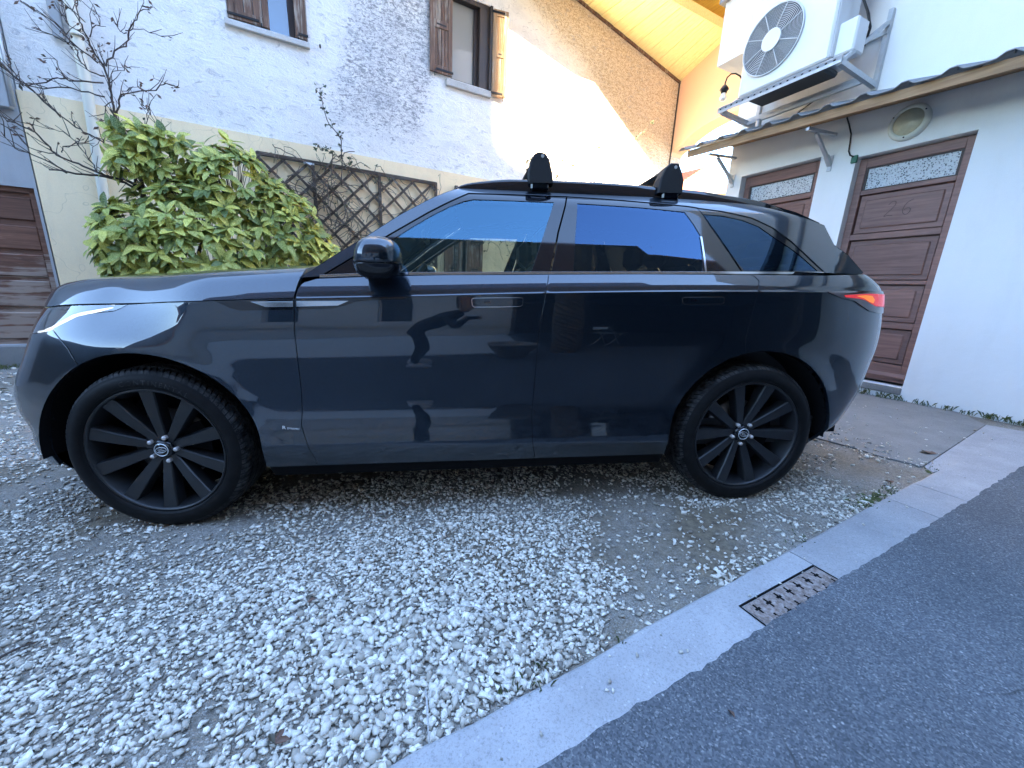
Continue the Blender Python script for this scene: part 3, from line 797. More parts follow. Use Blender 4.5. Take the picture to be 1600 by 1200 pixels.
HW=.965
secA=pchip([.16,.20,.26,.30,.335,.365,.39,.41,.44,.48,.52,.56,.60,.65,.70,.76,.82,.88,.94,1.0,1.04,1.058,1.064,1.085,1.10,1.12,1.15,1.19,1.25,1.35],
           [.09,.06,.02,.0,-.012,-.020,-.024,-.0235,-.017,-.008,-.001,.004,.0065,.0072,.0055,.002,0,.0004,.003,.0075,.0110,.0122,.0165,.0245,.0325,.044,.064,.100,.17,.31])
zcr=pchip([-2.4,-1.35,-.92,-.3,.31,1.1,1.78,2.4],[1.02,1.04,1.062,1.083,1.106,1.126,1.134,1.137])
xfA=pchip([.16,.22,.26,.30,.36,.42,.54,.60,.67,.76,.83,.88,.95,1.0,1.1],[-2.12,-2.19,-2.235,-2.245,-2.25,-2.25,-2.305,-2.31,-2.285,-2.225,-2.18,-2.155,-2.14,-2.12,-2.06])
xrA=pchip([.16,.25,.37,.43,.61,.74,.85,.95,1.03,1.09,1.16,1.20,1.3],[1.93,2.0,2.12,2.22,2.355,2.38,2.395,2.39,2.375,2.365,2.345,2.31,2.15])
XF0,XR0=-1.05,1.35; NF,NR=3.6,4.2
# s runs -2..2 linear = x between XF0..XR0 ; wrap: s=XF0-a, a in [0,1.3] -> t=a/1.3*90deg
WRAP=1.4
def SA(s,z):
    s=np.asarray(s,float);z=np.asarray(z,float)
    s,z=np.broadcast_arrays(s,z)
    k=np.clip((z-.6)/.3,0,1); I=secA(z-k*k*(3-2*k)*(zcr(s)-1.06))
    wh=np.clip((-1.12-s)/.36,0,1); wh=wh*wh*(3-2*wh); hz=z-.885; I=I+wh*.62*.5*(hz+np.sqrt(hz*hz+.03**2))
    tf=np.clip((XF0-s)/WRAP,0,1)*np.pi/2; tr=np.clip((s-XR0)/WRAP,0,1)*np.pi/2
    A=HW
    def wrap(t,L,n):
        # superellipse, reparametrised so that small t is linear in x
        c=np.cos(t);sn=np.sin(t)
        r=(np.abs(c)**n+np.abs(sn)**n)**(-1/n)
        return L*r*sn, A*(1-r*c)
    xf,yf=wrap(tf,XF0-xfA(z),NF); xr,yr=wrap(tr,xrA(z)-XR0,NR)
    x=np.where(s<XF0,XF0-xf,np.where(s>XR0,XR0+xr,s))
    taper=np.where(s<XF0,yf,np.where(s>XR0,yr,0))
    y=taper+I*(1-taper/A)
    # wheel-arch flares
    for xc,zc in((-1.437,.37),(1.437,.37)):
        d=np.hypot(x-xc,z-zc)
        y=y-.010*np.exp(-((d-.455)/.07)**2)*np.clip((z-.42)/.2,0,1)
    return np.stack([x,y,z],-1)
# greenhouse side: plane-ish surface leaning inwards, s=x ; rear tapers in
def SB(s,z):
    s=np.asarray(s,float);z=np.asarray(z,float);s,z=np.broadcast_arrays(s,z)
    h=np.clip(z-1.08,-.3,1)
    I=.030+.36*h+.25*h*h+.9*np.clip(z-1.50,0,1)**2*6
    rear=np.clip(s-.9,0,3); fr=np.clip(-.3-s,0,3)
    I=I+.045*rear**2+.11*np.clip(s-1.55,0,3)**2+.02*rear*h+.05*fr**2
    return np.stack([s,I,z],-1)


class panel_surface:
    pass

def normals_of(S, s, z, e=6e-4):
    a = (S(s + e, z) - S(s - e, z)); b = (S(s, z + e) - S(s, z - e))
    n = np.cross(a, b)
    return n / np.maximum(np.linalg.norm(n, axis=-1, keepdims=True), 1e-12)

def dens(poly, step):
    out = []
    n = len(poly)
    for i in range(n):
        a = np.array(poly[i]); b = np.array(poly[(i + 1) % n])
        k = max(1, int(math.ceil(np.linalg.norm(b - a) / step)))
        for j in range(k):
            out.append(a + (b - a) * j / k)
    o = [out[0]]
    for p in out[1:]:
        if np.linalg.norm(p - o[-1]) > 1e-4: o.append(p)
    return np.array(o)

def area(p):
    x, y = p[:, 0], p[:, 1]
    return 0.5 * np.sum(x * np.roll(y, -1) - y * np.roll(x, -1))

def shrink(p, d):
    a = np.roll(p, 1, 0); b = np.roll(p, -1, 0)
    t1 = p - a; t2 = b - p
    t1 /= np.maximum(np.linalg.norm(t1, axis=1, keepdims=True), 1e-9); t2 /= np.maximum(np.linalg.norm(t2, axis=1, keepdims=True), 1e-9)
    n = np.stack([-(t1 + t2)[:, 1], (t1 + t2)[:, 0]], 1)
    n /= np.maximum(np.linalg.norm(n, axis=1, keepdims=True), 1e-9)
    return p + n * d

def inside(pts, poly):
    x, y = pts[:, 0][:, None], pts[:, 1][:, None]
    x0, y0 = poly[:, 0][None], poly[:, 1][None]; x1, y1 = np.roll(poly[:, 0], -1)[None], np.roll(poly[:, 1], -1)[None]
    c = ((y0 > y) != (y1 > y)) & (x < (x1 - x0) * (y - y0) / np.where(y1 == y0, 1e-12, y1 - y0) + x0)
    return c.sum(1) % 2 == 1

YC = HW
car = empty('parked_car', (0, YC, 0))
car.rotation_euler = (0, -BETA, 0)
tag(car, 'black estate SUV with dark alloy wheels and roof rack feet parked on the gravel', 'car')

def rel(P):
    P = np.array(P, float).copy(); P[..., 1] -= YC
    return P

def make_panel(name, poly, S, mat, holes=(), off=0.0, inset=0.0022, skirt=0.016, h=0.024, extra_rows=(), mirror=True, parent=None, label=None):
    poly = dens(np.array(poly, float), 0.018)
    if area(poly) < 0: poly = poly[::-1]
    outer = shrink(poly, inset)
    loops = [outer]
    for hp in holes:
        hp = dens(np.array(hp, float), 0.018)
        if area(hp) > 0: hp = hp[::-1]
        loops.append(hp)
    lo = outer.min(0); hi = outer.max(0)
    gx = np.arange(lo[0], hi[0], h); gy = np.arange(lo[1], hi[1], h)
    X, Y = np.meshgrid(gx, gy, indexing='ij'); X = X + (np.arange(len(gy)) % 2)[None] * h / 2
    P = np.stack([X.ravel(), Y.ravel()], 1)
    if len(extra_rows):
        R_ = np.concatenate(extra_rows, 0)
        R_ = R_[(R_[:, 0] > lo[0]) & (R_[:, 0] < hi[0]) & (R_[:, 1] > lo[1]) & (R_[:, 1] < hi[1])]
        if len(R_):
            far_ = np.array([np.min(np.abs(R_[:, 1] - q[1]) + 0.3 * np.abs(R_[:, 0] - q[0])) > 0.0095 for q in P])
            P = np.concatenate([P[far_], R_], 0)
    bnd = np.concatenate(loops, 0)
    m = inside(P, outer)
    for l in loops[1:]: m &= ~inside(P, l)
    P = P[m]
    if len(P):
        d = np.min(np.linalg.norm(P[:, None] - bnd[None], axis=2), axis=1)
        P = P[d > 0.0042]
    V = np.concatenate([bnd, P], 0)
    edges = []; k = 0
    for l in loops:
        n = len(l)
        edges += [(k + i, k + (i + 1) % n) for i in range(n)]
        k += n
    vo, eo, fo, ov, oe, of = delaunay_2d_cdt([Vector((float(a), float(b))) for a, b in V], edges, [], 1 if len(loops) == 1 else 0, 1e-6)
    V = np.array([(a.x, a.y) for a in vo]); F = np.array([list(f) for f in fo], dtype=int)
    cen = V[F].mean(1)
    keep = inside(cen, outer)
    for l in loops[1:]: keep &= ~inside(cen, l)
    F = F[keep]
    tri = V[F]
    ar = (tri[:, 1, 0] - tri[:, 0, 0]) * (tri[:, 2, 1] - tri[:, 0, 1]) - (tri[:, 1, 1] - tri[:, 0, 1]) * (tri[:, 2, 0] - tri[:, 0, 0])
    F = np.where((ar < 0)[:, None], F[:, ::-1], F)
    N = normals_of(S, V[:, 0], V[:, 1])
    Q = S(V[:, 0], V[:, 1]) + N * off
    verts = [Q]; norms = [N]; faces = [F]; base = len(Q); quads = []
    if skirt > 0:
        for l in loops:
            n = len(l)
            Nl = normals_of(S, l[:, 0], l[:, 1]); A = S(l[:, 0], l[:, 1]) + Nl * off
            B = A - Nl * skirt
            t = np.roll(A, -1, 0) - np.roll(A, 1, 0)
            O = np.cross(t, Nl); O /= np.maximum(np.linalg.norm(O, axis=1, keepdims=True), 1e-9)
            R = A - Nl * 0.0012 + O * 0.0008
            bl = O * 0.7 + Nl * 0.7
            verts += [A, R, R, B]; norms += [Nl, bl, O, O]
            for i in range(n):
                j = (i + 1) % n
                quads += [(base + i, base + n + i, base + n + j, base + j), (base + 2 * n + i, base + 3 * n + i, base + 3 * n + j, base + 2 * n + j)]
            base += 4 * n
    VV = rel(np.concatenate(verts, 0)); NN = np.concatenate(norms, 0)
    NN /= np.maximum(np.linalg.norm(NN, axis=1, keepdims=True), 1e-9)
    fl = [tuple(int(x) for x in f) for f in F] + quads
    obs = []
    for sgn in ((1, -1) if mirror else (1,)):
        W = VV.copy(); K = NN.copy(); ff = fl
        if sgn < 0:
            W[:, 1] = -W[:, 1]; K[:, 1] = -K[:, 1]; ff = [f[::-1] for f in fl]
        me = mesh(name, W.tolist(), ff, mat, True)
        me.normals_split_custom_set_from_vertices(K.tolist())
        o = link(name, me, parent or car)
        if label: o['label'] = label
        obs.append(o)
    return obs

xs_ = np.arange(-1.75, 2.3, 0.022)
crease_rows = [np.stack([xs_, zcr(xs_) + dz], 1) for dz in (-0.008, -0.003, -0.001, 0.0005, 0.002, 0.0035, 0.005, 0.010, 0.018)]
belt_rows = [np.stack([xs_, zcr(xs_) + dz], 1) for dz in (0.03, 0.042, 0.055, 0.068, 0.08)]
sill_rows = [np.stack([xs_, np.full_like(xs_, z)], 1) for z in (0.31, 0.335, 0.36, 0.385, 0.41, 0.44, 0.47, 0.5, 0.53)]
ROWS = crease_rows + belt_rows + sill_rows

fender = make_panel('fender', T['fender'], SA, M['paint'], extra_rows=ROWS)
make_panel('front_bumper', T['front_bumper'], SA, M['paint'], extra_rows=sill_rows)
fdoor = make_panel('front_door', T['front_door'], SA, M['paint'], extra_rows=ROWS)
rdoor = make_panel('rear_door', T['rear_door'], SA, M['paint'], extra_rows=ROWS)
make_panel('rear_quarter', T['rear_quarter'], SA, M['paint'], extra_rows=ROWS)
# lamps
lamp = make_panel('headlight', T['headlight'], SA, M['lens'], off=-0.001, inset=0.003, skirt=0.03)
make_panel('headlight_reflector', shrink(dens(T['headlight'], .03)[::1] if area(np.array(T['headlight'])) > 0 else dens(T['headlight'], .03)[::-1], 0.012), SA, M['lampwhite'], off=-0.032, skirt=0.0)
make_panel('daytime_lamp', T['drl'], SA, M['drl'], off=-0.012, inset=0, skirt=0.004, h=0.012)
make_panel('tail_core', T['tail_core'], SA, M['core'], off=0.0086, inset=0, skirt=0.002, h=0.012)
make_panel('tail_end', T['tail_end'], SA, M['tailend'], off=0.0086, inset=0, skirt=0.003, h=0.02)
make_panel('taillight', T['taillight'], SA, M['taildark'], off=0.006, inset=0.0, skirt=0.02)
make_panel('tail_glow', T['tail_glow'], SA, M['tail'], off=0.0078, inset=0.0, skirt=0.003)
# side vents with body coloured blades
make_panel('side_vent', T['vent_fender'], SA, M['gloss'], off=0.0016, inset=0.001, skirt=0.004, h=0.012, extra_rows=crease_rows[:2])
make_panel('side_vent', T['vent_door'], SA, M['gloss'], off=0.0016, inset=0.001, skirt=0.004, h=0.012)
make_panel('vent_blade', T['blade_fender'], SA, M['chrome'], off=0.004, inset=0.0005, skirt=0.004, h=0.012)
make_panel('vent_blade', T['blade_door'], SA, M['chrome'], off=0.004, inset=0.0005, skirt=0.004, h=0.012)
# flush door handles in a fine bright surround
for key in ('handle_front', 'handle_rear'):
    hp = np.array(T[key])
    dq = dens(hp, 0.02); dq = dq if area(dq) > 0 else dq[::-1]
    make_panel('handle_surround', dq, SA, M['chrome'], off=0.0007, inset=-0.0012, skirt=0.003, h=0.02)
    ho = make_panel('door_handle', dq, SA, M['paint'], off=0.010 if key == 'handle_front' else 0.0018, inset=0.0022, skirt=0.014, h=0.012)
    c = dq.mean(0)
    key_c = np.array([[c[0] - .062, c[1] - .005], [c[0] - .036, c[1] - .005], [c[0] - .036, c[1] + .005], [c[0] - .062, c[1] + .005]])
    make_panel('lock_cover', key_c, SA, M['gloss'], off=0.0112 if key == 'handle_front' else 0.0026, inset=0, skirt=0.002, h=0.01)
# glasshouse
make_panel('pillar_frame', T['side_frame'], SB, M['paint'], skirt=0.02)
ff = make_panel('window_frame', T['frame_front'], SB, M['gloss'], holes=[T['glass_front']], off=-0.004, inset=0.003, skirt=0.018)
fr_ = make_panel('window_frame', T['frame_rear'], SB, M['gloss'], holes=[T['glass_rear']], off=-0.004, inset=0.002, skirt=0.018)
fq = make_panel('window_frame', T['frame_quarter'], SB, M['gloss'], holes=[T['glass_quarter']], off=-0.004, inset=0.002, skirt=0.018)
make_panel('window_pane', T['glass_front'], SB, M['glass_f'], off=-0.007, inset=-0.004, skirt=0, h=0.04)
make_panel('window_pane', T['glass_rear'], SB, M['glass_r'], off=-0.007, inset=-0.004, skirt=0, h=0.04)
make_panel('window_pane', T['glass_quarter'], SB, M['glass_r'], off=-0.007, inset=-0.004, skirt=0, h=0.04)
make_panel('window_strip', [[1.1185, 1.215], [1.127, 1.215], [1.1275, 1.39], [1.119, 1.392]], SB, M['chrome'], off=-0.001, inset=0, skirt=0.004, h=0.02)
# waist seal
sl_ = np.array(T['seal'])
band = np.concatenate([sl_ + [0, -0.004], (sl_ + [0, 0.006])[::-1]], 0)
make_panel('waist_seal', band, SB, M['chrome'], off=0.004, inset=0, skirt=0.012, h=0.02)
band = np.concatenate([sl_ + [0, -0.013], (sl_ + [0, -0.0045])[::-1]], 0)
make_panel('waist_seal', band, SB, M['gloss'], off=0.002, inset=0, skirt=0.02, h=0.02)

# ---- bonnet: clamshell rising from the fender gap, rounding over, crowned in the middle
gp = np.array(sorted(T['gap']))
gapz = pchip(gp[:, 0], gp[:, 1])
hprof = pchip([0, .004, .02, .04, .06, .08, .11, .16, .3, .55, .96], [0, .008, .034, .060, .079, .092, .104, .114, .130, .145, .154])
def SH(s, w):
    b = SA(s, gapz(s) + 0.003)
    full = YC - b[..., 1]
    d = w * full
    k = np.clip(full / 0.75, 0.0, 1.0)
    x = b[..., 0] + 0.05 * w * (1 - k)
    return np.stack([x, b[..., 1] + d, b[..., 2] + hprof(d) * (0.25 + 0.75 * k) + 0.02 * np.clip(s + 1.6, 0, 1) * np.clip(d / .1, 0, 1)], -1)
ws = np.array([0, .002, .0045, .009, .015, .022, .03, .04, .052, .066, .085, .11, .15, .2, .28, .38, .5, .63, .76, .88, 1.0])
ss = np.concatenate([np.linspace(-2.45, -1.6, 36), np.linspace(-1.58, -.772, 40)])
Sg, Wg = np.meshgrid(ss, ws, indexing='ij')
Sg = Sg + np.where(ss[:, None] > -.8, 0.02 * np.clip(Wg / .08, 0, 1), 0)
G = rel(SH(Sg, Wg))
mb = MB()
mb.sheet(G.tolist(), True, flip=True)
Gm = G[:, ::-1].copy(); Gm[..., 1] *= -1
mb.sheet(Gm.tolist(), True, flip=True)
lo = G[:, 0].copy(); lo2 = lo.copy(); lo2[:, 1] += .016; lo2[:, 2] -= .004
for sg in (1, -1):
    a = lo * [1, sg, 1]; b2 = lo2 * [1, sg, 1]
    mb.sheet([a.tolist(), b2.tolist()], False)
    e0 = G[-1] * [1, sg, 1]; e1 = e0 - [0, 0, .02]
    mb.sheet([e0.tolist(), e1.tolist()], False)
mb.build('bonnet', M['paint'], car, recalc=False)

# ---- scuttle, windscreen, roof, tailgate glass
pil = np.array([[-.7631, 1.1523], [-.6121, 1.2567], [-.4791, 1.345], [-.3424, 1.4437], [-.2001, 1.5308], [-.127, 1.572], [-.0599, 1.6052], [.0297, 1.6234]])
E0 = SB(pil[:, 0], pil[:, 1])
vv = np.linspace(0, 1, 15)
gr = []
for i in range(len(E0)):
    full = YC - E0[i, 1]
    t = i / (len(E0) - 1)
    bow = .16 * (1 - t) + .05 * t
    row = [(E0[i, 0] - bow * (1 - (1 - v) ** 2), E0[i, 1] + v * full - YC, E0[i, 2] + (.02 + .035 * t) * (1 - (1 - v) ** 2)) for v in vv]
    gr.append(row + [(r[0], -r[1], r[2]) for r in row[::-1][1:]])
MB().sheet(gr).build('windscreen', M['glass_w'], car)
base = gr[0]
MB().sheet([[(p[0] - .10, p[1] * 1.02, p[2] - .045) for p in base], [(p[0] + .01, p[1], p[2] - .004) for p in base]], False).build('scuttle_panel', M['matte'], car)
up = np.array([p for p in T['side_frame'][6:18]])
E1 = SB(up[:, 0], up[:, 1])
gr = []
for i in range(len(E1)):
    full = YC - E1[i, 1]
    row = [(E1[i, 0] - .05 * (1 - (1 - v) ** 2) * (1 if i < 3 else 0.3), E1[i, 1] + v * full - YC, E1[i, 2] + .035 * (1 - (1 - v) ** 2.2)) for v in vv]
    gr.append(row + [(r[0], -r[1], r[2]) for r in row[::-1][1:]])
MB().sheet(gr).build('roof', M['paint'], car)
lin = [[(p[0], p[1] * .985, p[2] - .035) for p in row] for row in gr]
MB().sheet(lin).build('headliner', M['cabin'], car)
dpil = np.array(T['side_frame'][15:22])
E2 = SB(dpil[:, 0], dpil[:, 1])
gr = []
for i in range(len(E2)):
    full = YC - E2[i, 1]
    row = [(E2[i, 0] + .13 * (1 - (1 - v) ** 3), E2[i, 1] + v * full - YC, E2[i, 2] + (.03 if i < 3 else .01) * (1 - (1 - v) ** 2)) for v in vv]
    gr.append(row + [(r[0], -r[1], r[2]) for r in row[::-1][1:]])
MB().sheet(gr).build('tailgate', M['gloss'], car)
# spoiler lip over the rear glass
MB().prism([(1.62, 1.592), (1.78, 1.560), (1.93, 1.512), (1.955, 1.492), (1.95, 1.462), (1.90, 1.474), (1.74, 1.52), (1.62, 1.55)], .36 - YC, YC - .36).build('roof_spoiler', M['paint'], car)
# shoulder panel closing the body between lower side and tailgate
sv = np.linspace(1.6, 2.75, 30)
b0 = SA(sv, np.full_like(sv, 1.226))
row0 = rel(b0); row1 = row0.copy(); row1[:, 1] = row0[:, 1] * 0.86; row1[:, 0] -= .06 * np.clip((sv - 1.7), 0, 1); row1[:, 2] += .012
mb = MB().sheet([row0.tolist(), row1.tolist()], True)
mb.sheet([(row0 * [1, -1, 1]).tolist(), (row1 * [1, -1, 1]).tolist()], True, True)
mb.build('rear_shoulder', M['paint'], car)

# ---- roof rails and the load carrier feet and bars
rl = np.array(T['rail'])
fx = pchip(rl[:, 0], rl[:, 1])
for sg in (-1, 1):
    xs = np.linspace(rl[0, 0], rl[-1, 0], 60); mb = MB(); ring = []
    for i, x in enumerate(xs):
        top = float(fx(x)); t = min(1, min(i, 59 - i) / 4)
        hgt = .050 * t + .008
        y = sg * (YC - .345)
        ring.append([(x, y - .011, top - hgt - .012), (x, y - .013, top - .006), (x, y - .006, top), (x, y + .006, top), (x, y + .013, top - .006), (x, y + .011, top - hgt - .012)])
    mb.sheet(ring, True)
    mb.build('roof_rail', M['gloss'], car)
for key in ('foot1', 'foot2'):
    fp = np.array(T[key]); cx = fp[:, 0].mean()
    top = fp[:, 1].max()
    for sg in (-1, 1):
        y = sg * (YC - .345)
        z0 = fp[:, 1].min(); rows = []
        for (d, k) in ((.034, .93), (.026, 1.0), (.0, 1.0), (-.04, .97), (-.07, .85)):
            rows.append([(cx + (p[0] - cx) * k, y + sg * d, z0 + (p[1] - z0) * (k if d < -.03 else 1 - (1 - k) * .4)) for p in np.vstack([fp, fp[:1]])])
        mb = MB().sheet(rows, False)
        for r in (rows[0], rows[-1]):
            mb.add(r[:-1], [tuple(range(len(r) - 1))])
        fo = mb.build('rack_foot', M['matte'], car)
        MB().tube([(cx + .008, y + sg * .03, top - .02), (cx + .008, y + sg * .0365, top - .02)], .008, 12).build('foot_lock', M['silver'], fo)
        MB().box((cx - .045, y - .03, fp[:, 1].min() - .03), (cx + .045, y + .03, fp[:, 1].min() + .012), .008).build('rack_clamp', M['gloss'], fo)
    zb = top - .032
    MB().prism([(cx - .04, zb), (cx - .03, zb + .012), (cx + .0, zb + .016), (cx + .03, zb + .012), (cx + .04, zb), (cx + .03, zb - .012), (cx - .03, zb - .012)], -(YC - .39), YC - .39).build('rack_bar', M['matte'], car)

# ---- door mirrors
mo = np.array(T['mirror'])
for sg in (-1, 1):
    def ell(cx, cz, rx, rz, ry, z_lo, z_hi, n=28, m=18, ex=2.7):
        rows = []
        for i in range(m + 1):
            v = -1 + 2 * i / m
            row = []
            ph = v * math.pi / 2
            for j in range(n):
                th = 2 * math.pi * j / n
                cp, sp_ = math.cos(ph), math.sin(ph); ct, st = math.cos(th), math.sin(th)
                q = 2 / ex
                f = lambda a: math.copysign(abs(a) ** q, a)
                z = f(sp_); x = f(cp) * f(ct); y = f(cp) * f(st)
                X = cx + rx * x * (1 - .16 * (z + 1) * (1 if x < 0 else .12))
                Z = min(max(cz + rz * z, z_lo), z_hi)
                row.append((X, sg * (YC + .045 + ry * y - .0), Z))
            rows.append(row + [row[0]])
        return rows
    mr = MB().sheet(ell(-.405, 1.237, .098, .080, .115, 1.214, 9, 36, 26)).build('door_mirror', M['paint'], car)
    MB().sheet(ell(-.405, 1.232, .101, .082, .112, 0, 1.2105, 36, 26, 2.5)).build('mirror_base', M['gloss'], mr)
    MB().bar((-.42, sg * (YC - .10), 1.165), (-.42, sg * (YC + .0), 1.172), .10, .035).build('mirror_arm', M['gloss'], mr)
    MB().disc((-.326, sg * (YC + .045), 1.24), .045, 'x').build('mirror_glass', M['chrome'], mr)

# ---- dark inner body behind the gaps, floor, wheel houses
s_a = np.linspace(-2.44, 2.74, 160); z_a = np.linspace(.21, 1.15, 34)
Sg, Zg = np.meshgrid(s_a, z_a, indexing='ij')
Nn = normals_of(SA, Sg, Zg); Gi = SA(Sg, Zg) - Nn * .022
def in_arch(p, k=1.0):
    return any(((p[0] - xc) / (.475 * k))**2 + ((p[2] - .372) / (.475 * k))**2 < 1 for xc in (-1.437, 1.437))
mb = MB(); vs_ = rel(Gi).reshape(-1, 3)
fs = []
nj = len(z_a)
for i in range(len(s_a) - 1):
    for j in range(nj - 1):
        q = (i * nj + j, (i + 1) * nj + j, (i + 1) * nj + j + 1, i * nj + j + 1)
        cc = np.mean([Gi.reshape(-1, 3)[k] for k in q], 0)
        zg = float(gapz(min(s_a[i], -.77))) if s_a[i] < -.77 else 9
        if in_arch(cc) or cc[2] > zg - .01: continue
        fs.append(q)
mb.add(vs_.tolist(), fs, True)
mb.add((vs_ * [1, -1, 1]).tolist(), [f[::-1] for f in fs], True)
inner = mb.build('inner_body', M['dark'], car, recalc=False)
MB().box((-.98, -.82, .21), (.97, .82, .25)).box((-2.1, -.72, .26), (-1.9, .72, .3)).box((1.9, -.72, .3), (2.2, .72, .36)).box((-.98, -.8, .27), (.97, .8, .30)).build('underfloor', M['dark'], car)
MB().box((-2.0, -.45, .27), (2.0, .45, .95)).build('drivetrain_mass', M['dark'], car)
for xc in (-1.437, 1.437):
    for sg in (-1, 1):
        rows = []
        for k in range(41):
            t = rad(-2 + 184 * k / 40)
            rows.append([(xc + .468 * math.cos(t), sg * y, .372 + .466 * math.sin(t)) for y in (YC - .035, YC - .2, YC - .5)])
        mb = MB().sheet(rows, True)
        mb.add([(xc + .468 * math.cos(rad(a)), sg * (YC - .5), .372 + .466 * math.sin(rad(a))) for a in range(-2, 183, 10)], [tuple(range(19))])
        mb.build('wheel_house', M['dark'], car)

# ---- wheels
def make_wheel(phase):
    root = empty('wheel', (0, 0, 0), 0, car)
    prof = [(.292, .018), (.300, .004), (.312, -.004), (.330, -.006), (.350, .000), (.366, .012), (.376, .026)]
    mb = MB().revolve(prof, n=96)
    mb.revolve([(.3715, .03), (.3715, .235)], n=96)
    mb.revolve([(.376, .239), (.36, .258), (.33, .27), (.295, .262)], n=64)
    tyre = mb.build('tyre', M['rubber'], root)
    # tread: shoulder lugs and ribs standing proud of the casing
    mb = MB()
    def lug(t0, t1, prof2, sk=0.0):
        vs = []
        for (r, y) in prof2:
            for t in (t0, t1):
                a = t + sk * (y - .1)
                vs.append((r * math.cos(a), y, r * math.sin(a)))
        n = len(prof2); fs = []
        for j in range(n - 1):
            fs.append((2 * j, 2 * j + 1, 2 * j + 3, 2 * j + 2))
        for side in (0, 1):
            fs.append(tuple(2 * j + side for j in range(n)))
        mb.add(vs, fs)
    nl = 92
    for k in range(nl):
        t0 = 2 * math.pi * k / nl; w = 2 * math.pi / nl
        lug(t0, t0 + w * .74, [(.362, .0085), (.3745, .0195), (.3815, .034), (.3845, .052), (.3715, .054)], 1.2)
        lug(t0 + w * .3, t0 + w * 1.1, [(.3715, .0615), (.386, .063), (.3865, .098), (.3715, .1)], 3.0)
        lug(t0 + w * .5, t0 + w * 1.4, [(.3715, .108), (.3868, .11), (.3868, .155), (.3715, .157)], 2.5)
        lug(t0 + w * .1, t0 + w * .9, [(.3715, .165), (.386, .167), (.3855, .2), (.3715, .202)], 3.0)
        lug(t0, t0 + w * .76, [(.3715, .209), (.3845, .211), (.381, .23), (.372, .248)], 1.2)
    mb.build('tread', M['tread'], tyre, recalc=True)
    # raised ring lines on the sidewall
    mb = MB()
    for r_ in (.3035, .345, .357):
        mb.revolve([(r_ - .0012, -.0035 if r_ < .33 else .003), (r_, -.0062 if r_ < .33 else (-.0012 if r_ < .35 else .0035)), (r_ + .0012, -.003 if r_ < .33 else .004)], n=96)
    mb.build('sidewall_ring', M['rubber'], tyre)
    # rim
    mb = MB().revolve([(.2915, .022), (.2955, .012), (.294, .0075), (.287, .008), (.2825, .016), (.279, .034), (.272, .060), (.266, .10), (.262, .2), (.268, .24)], n=96)
    mb.revolve([(.058, .062), (.075, .075), (.082, .12), (.06, .14)], n=32)
    mb.revolve([(.0001, .06), (.078, .062)], n=32)
    rim = mb.build('rim', M['satin'], root)
    for k in range(10):
        a = rad(phase + 36 * k)
        e = Vector((math.cos(a), 0, math.sin(a))); s = Vector((-math.sin(a), 0, math.cos(a)))
        vs = []
        # stations: radius, half-width of front face (two sides differ), front y, depth
        for (r, wl, wr, y, dep) in ((.045, .0175, .0175, .056, .05), (.085, .019, .019, .050, .05), (.13, .0215, .0215, .041, .05), (.19, .025, .025, .031, .05), (.245, .028, .028, .025, .055), (.2815, .0300, .0300, .020, .06)):
            c = e * r
            for (d, yy) in ((-wl - .006, y + dep), (-wl - .0015, y + .006), (-wl + .002, y), (wr - .002, y), (wr + .0015, y + .006), (wr + .006, y + dep)):
                p = c + s * d
                vs.append((p.x, yy, p.z))
        fs = []
        m = 6
        for i in range(5):
            for j in range(m - 1):
                fs.append((i * m + j, i * m + j + 1, (i + 1) * m + j + 1, (i + 1) * m + j))
        fs.append(tuple(range(5 * m, 6 * m)))
        MB().add(vs, fs).build('spoke', M['satin'], rim)
    # hub, cap, nuts
    hub = MB().revolve([(.0001, .040), (.040, .040), (.047, .044), (.05, .06)], n=5).build('hub_cover', M['gloss'], root)
    hub.rotation_euler = (0, -rad(phase + 18), 0)
    cap = MB().revolve([(.0001, .0350), (.031, .0355), (.034, .041)], n=32).build('centre_cap', M['gloss'], root)
    MB().revolve([(.0275, .0352), (.0285, .0338), (.0302, .0338), (.0312, .0355)], n=40).build('cap_ring', M['silver'], cap)
    rows = MB()
    for (ra, rb) in ((.0235, .0128),):
        pts = [(ra * math.cos(t), .0338, rb * math.sin(t)) for t in np.linspace(0, 2 * math.pi, 33)]
        rows.tube(pts, .0011, 5, False)
    tx = text_mesh('LAND', .0085, .0008, True); tx2 = text_mesh('ROVER', .0085, .0008, True)
    for (vs2, fs2), dx, dz in ((tx, -.0035, .0005), (tx2, .0025, -.0068)):
        w = max(v[0] for v in vs2) / 2
        rows.add([((v[0] - w) + dx, .0338 - v[2], v[1] + dz) for v in vs2], fs2)
    ob = rows.build('cap_emblem', M['silver'], cap)
    ob.rotation_euler = (0, rad(-8), 0)
    for k in range(5):
        a = rad(phase - 18 + 72 * k + 36 * 0)
        c = (.0585 * math.cos(a), 0, .0585 * math.sin(a))
        nb = MB().revolve([(.0001, .036), (.0085, .0365), (.010, .040), (.010, .058)], c, 10).build('wheel_nut', M['nut'], root)
    MB().revolve([(.06, .115), (.172, .115), (.172, .14), (.06, .14)], n=48).build('brake_disc', M['disc'], root)
    MB().prism([(.05, -.10), (.16, -.12), (.19, -.03), (.19, .05), (.155, .12), (.06, .09)], .085, .165).build('brake_caliper', M['dark'], root)
    MB().revolve([(.0001, .14), (.25, .16), (.258, .2)], n=32).build('wheel_back', M['dark'], root)
    return root

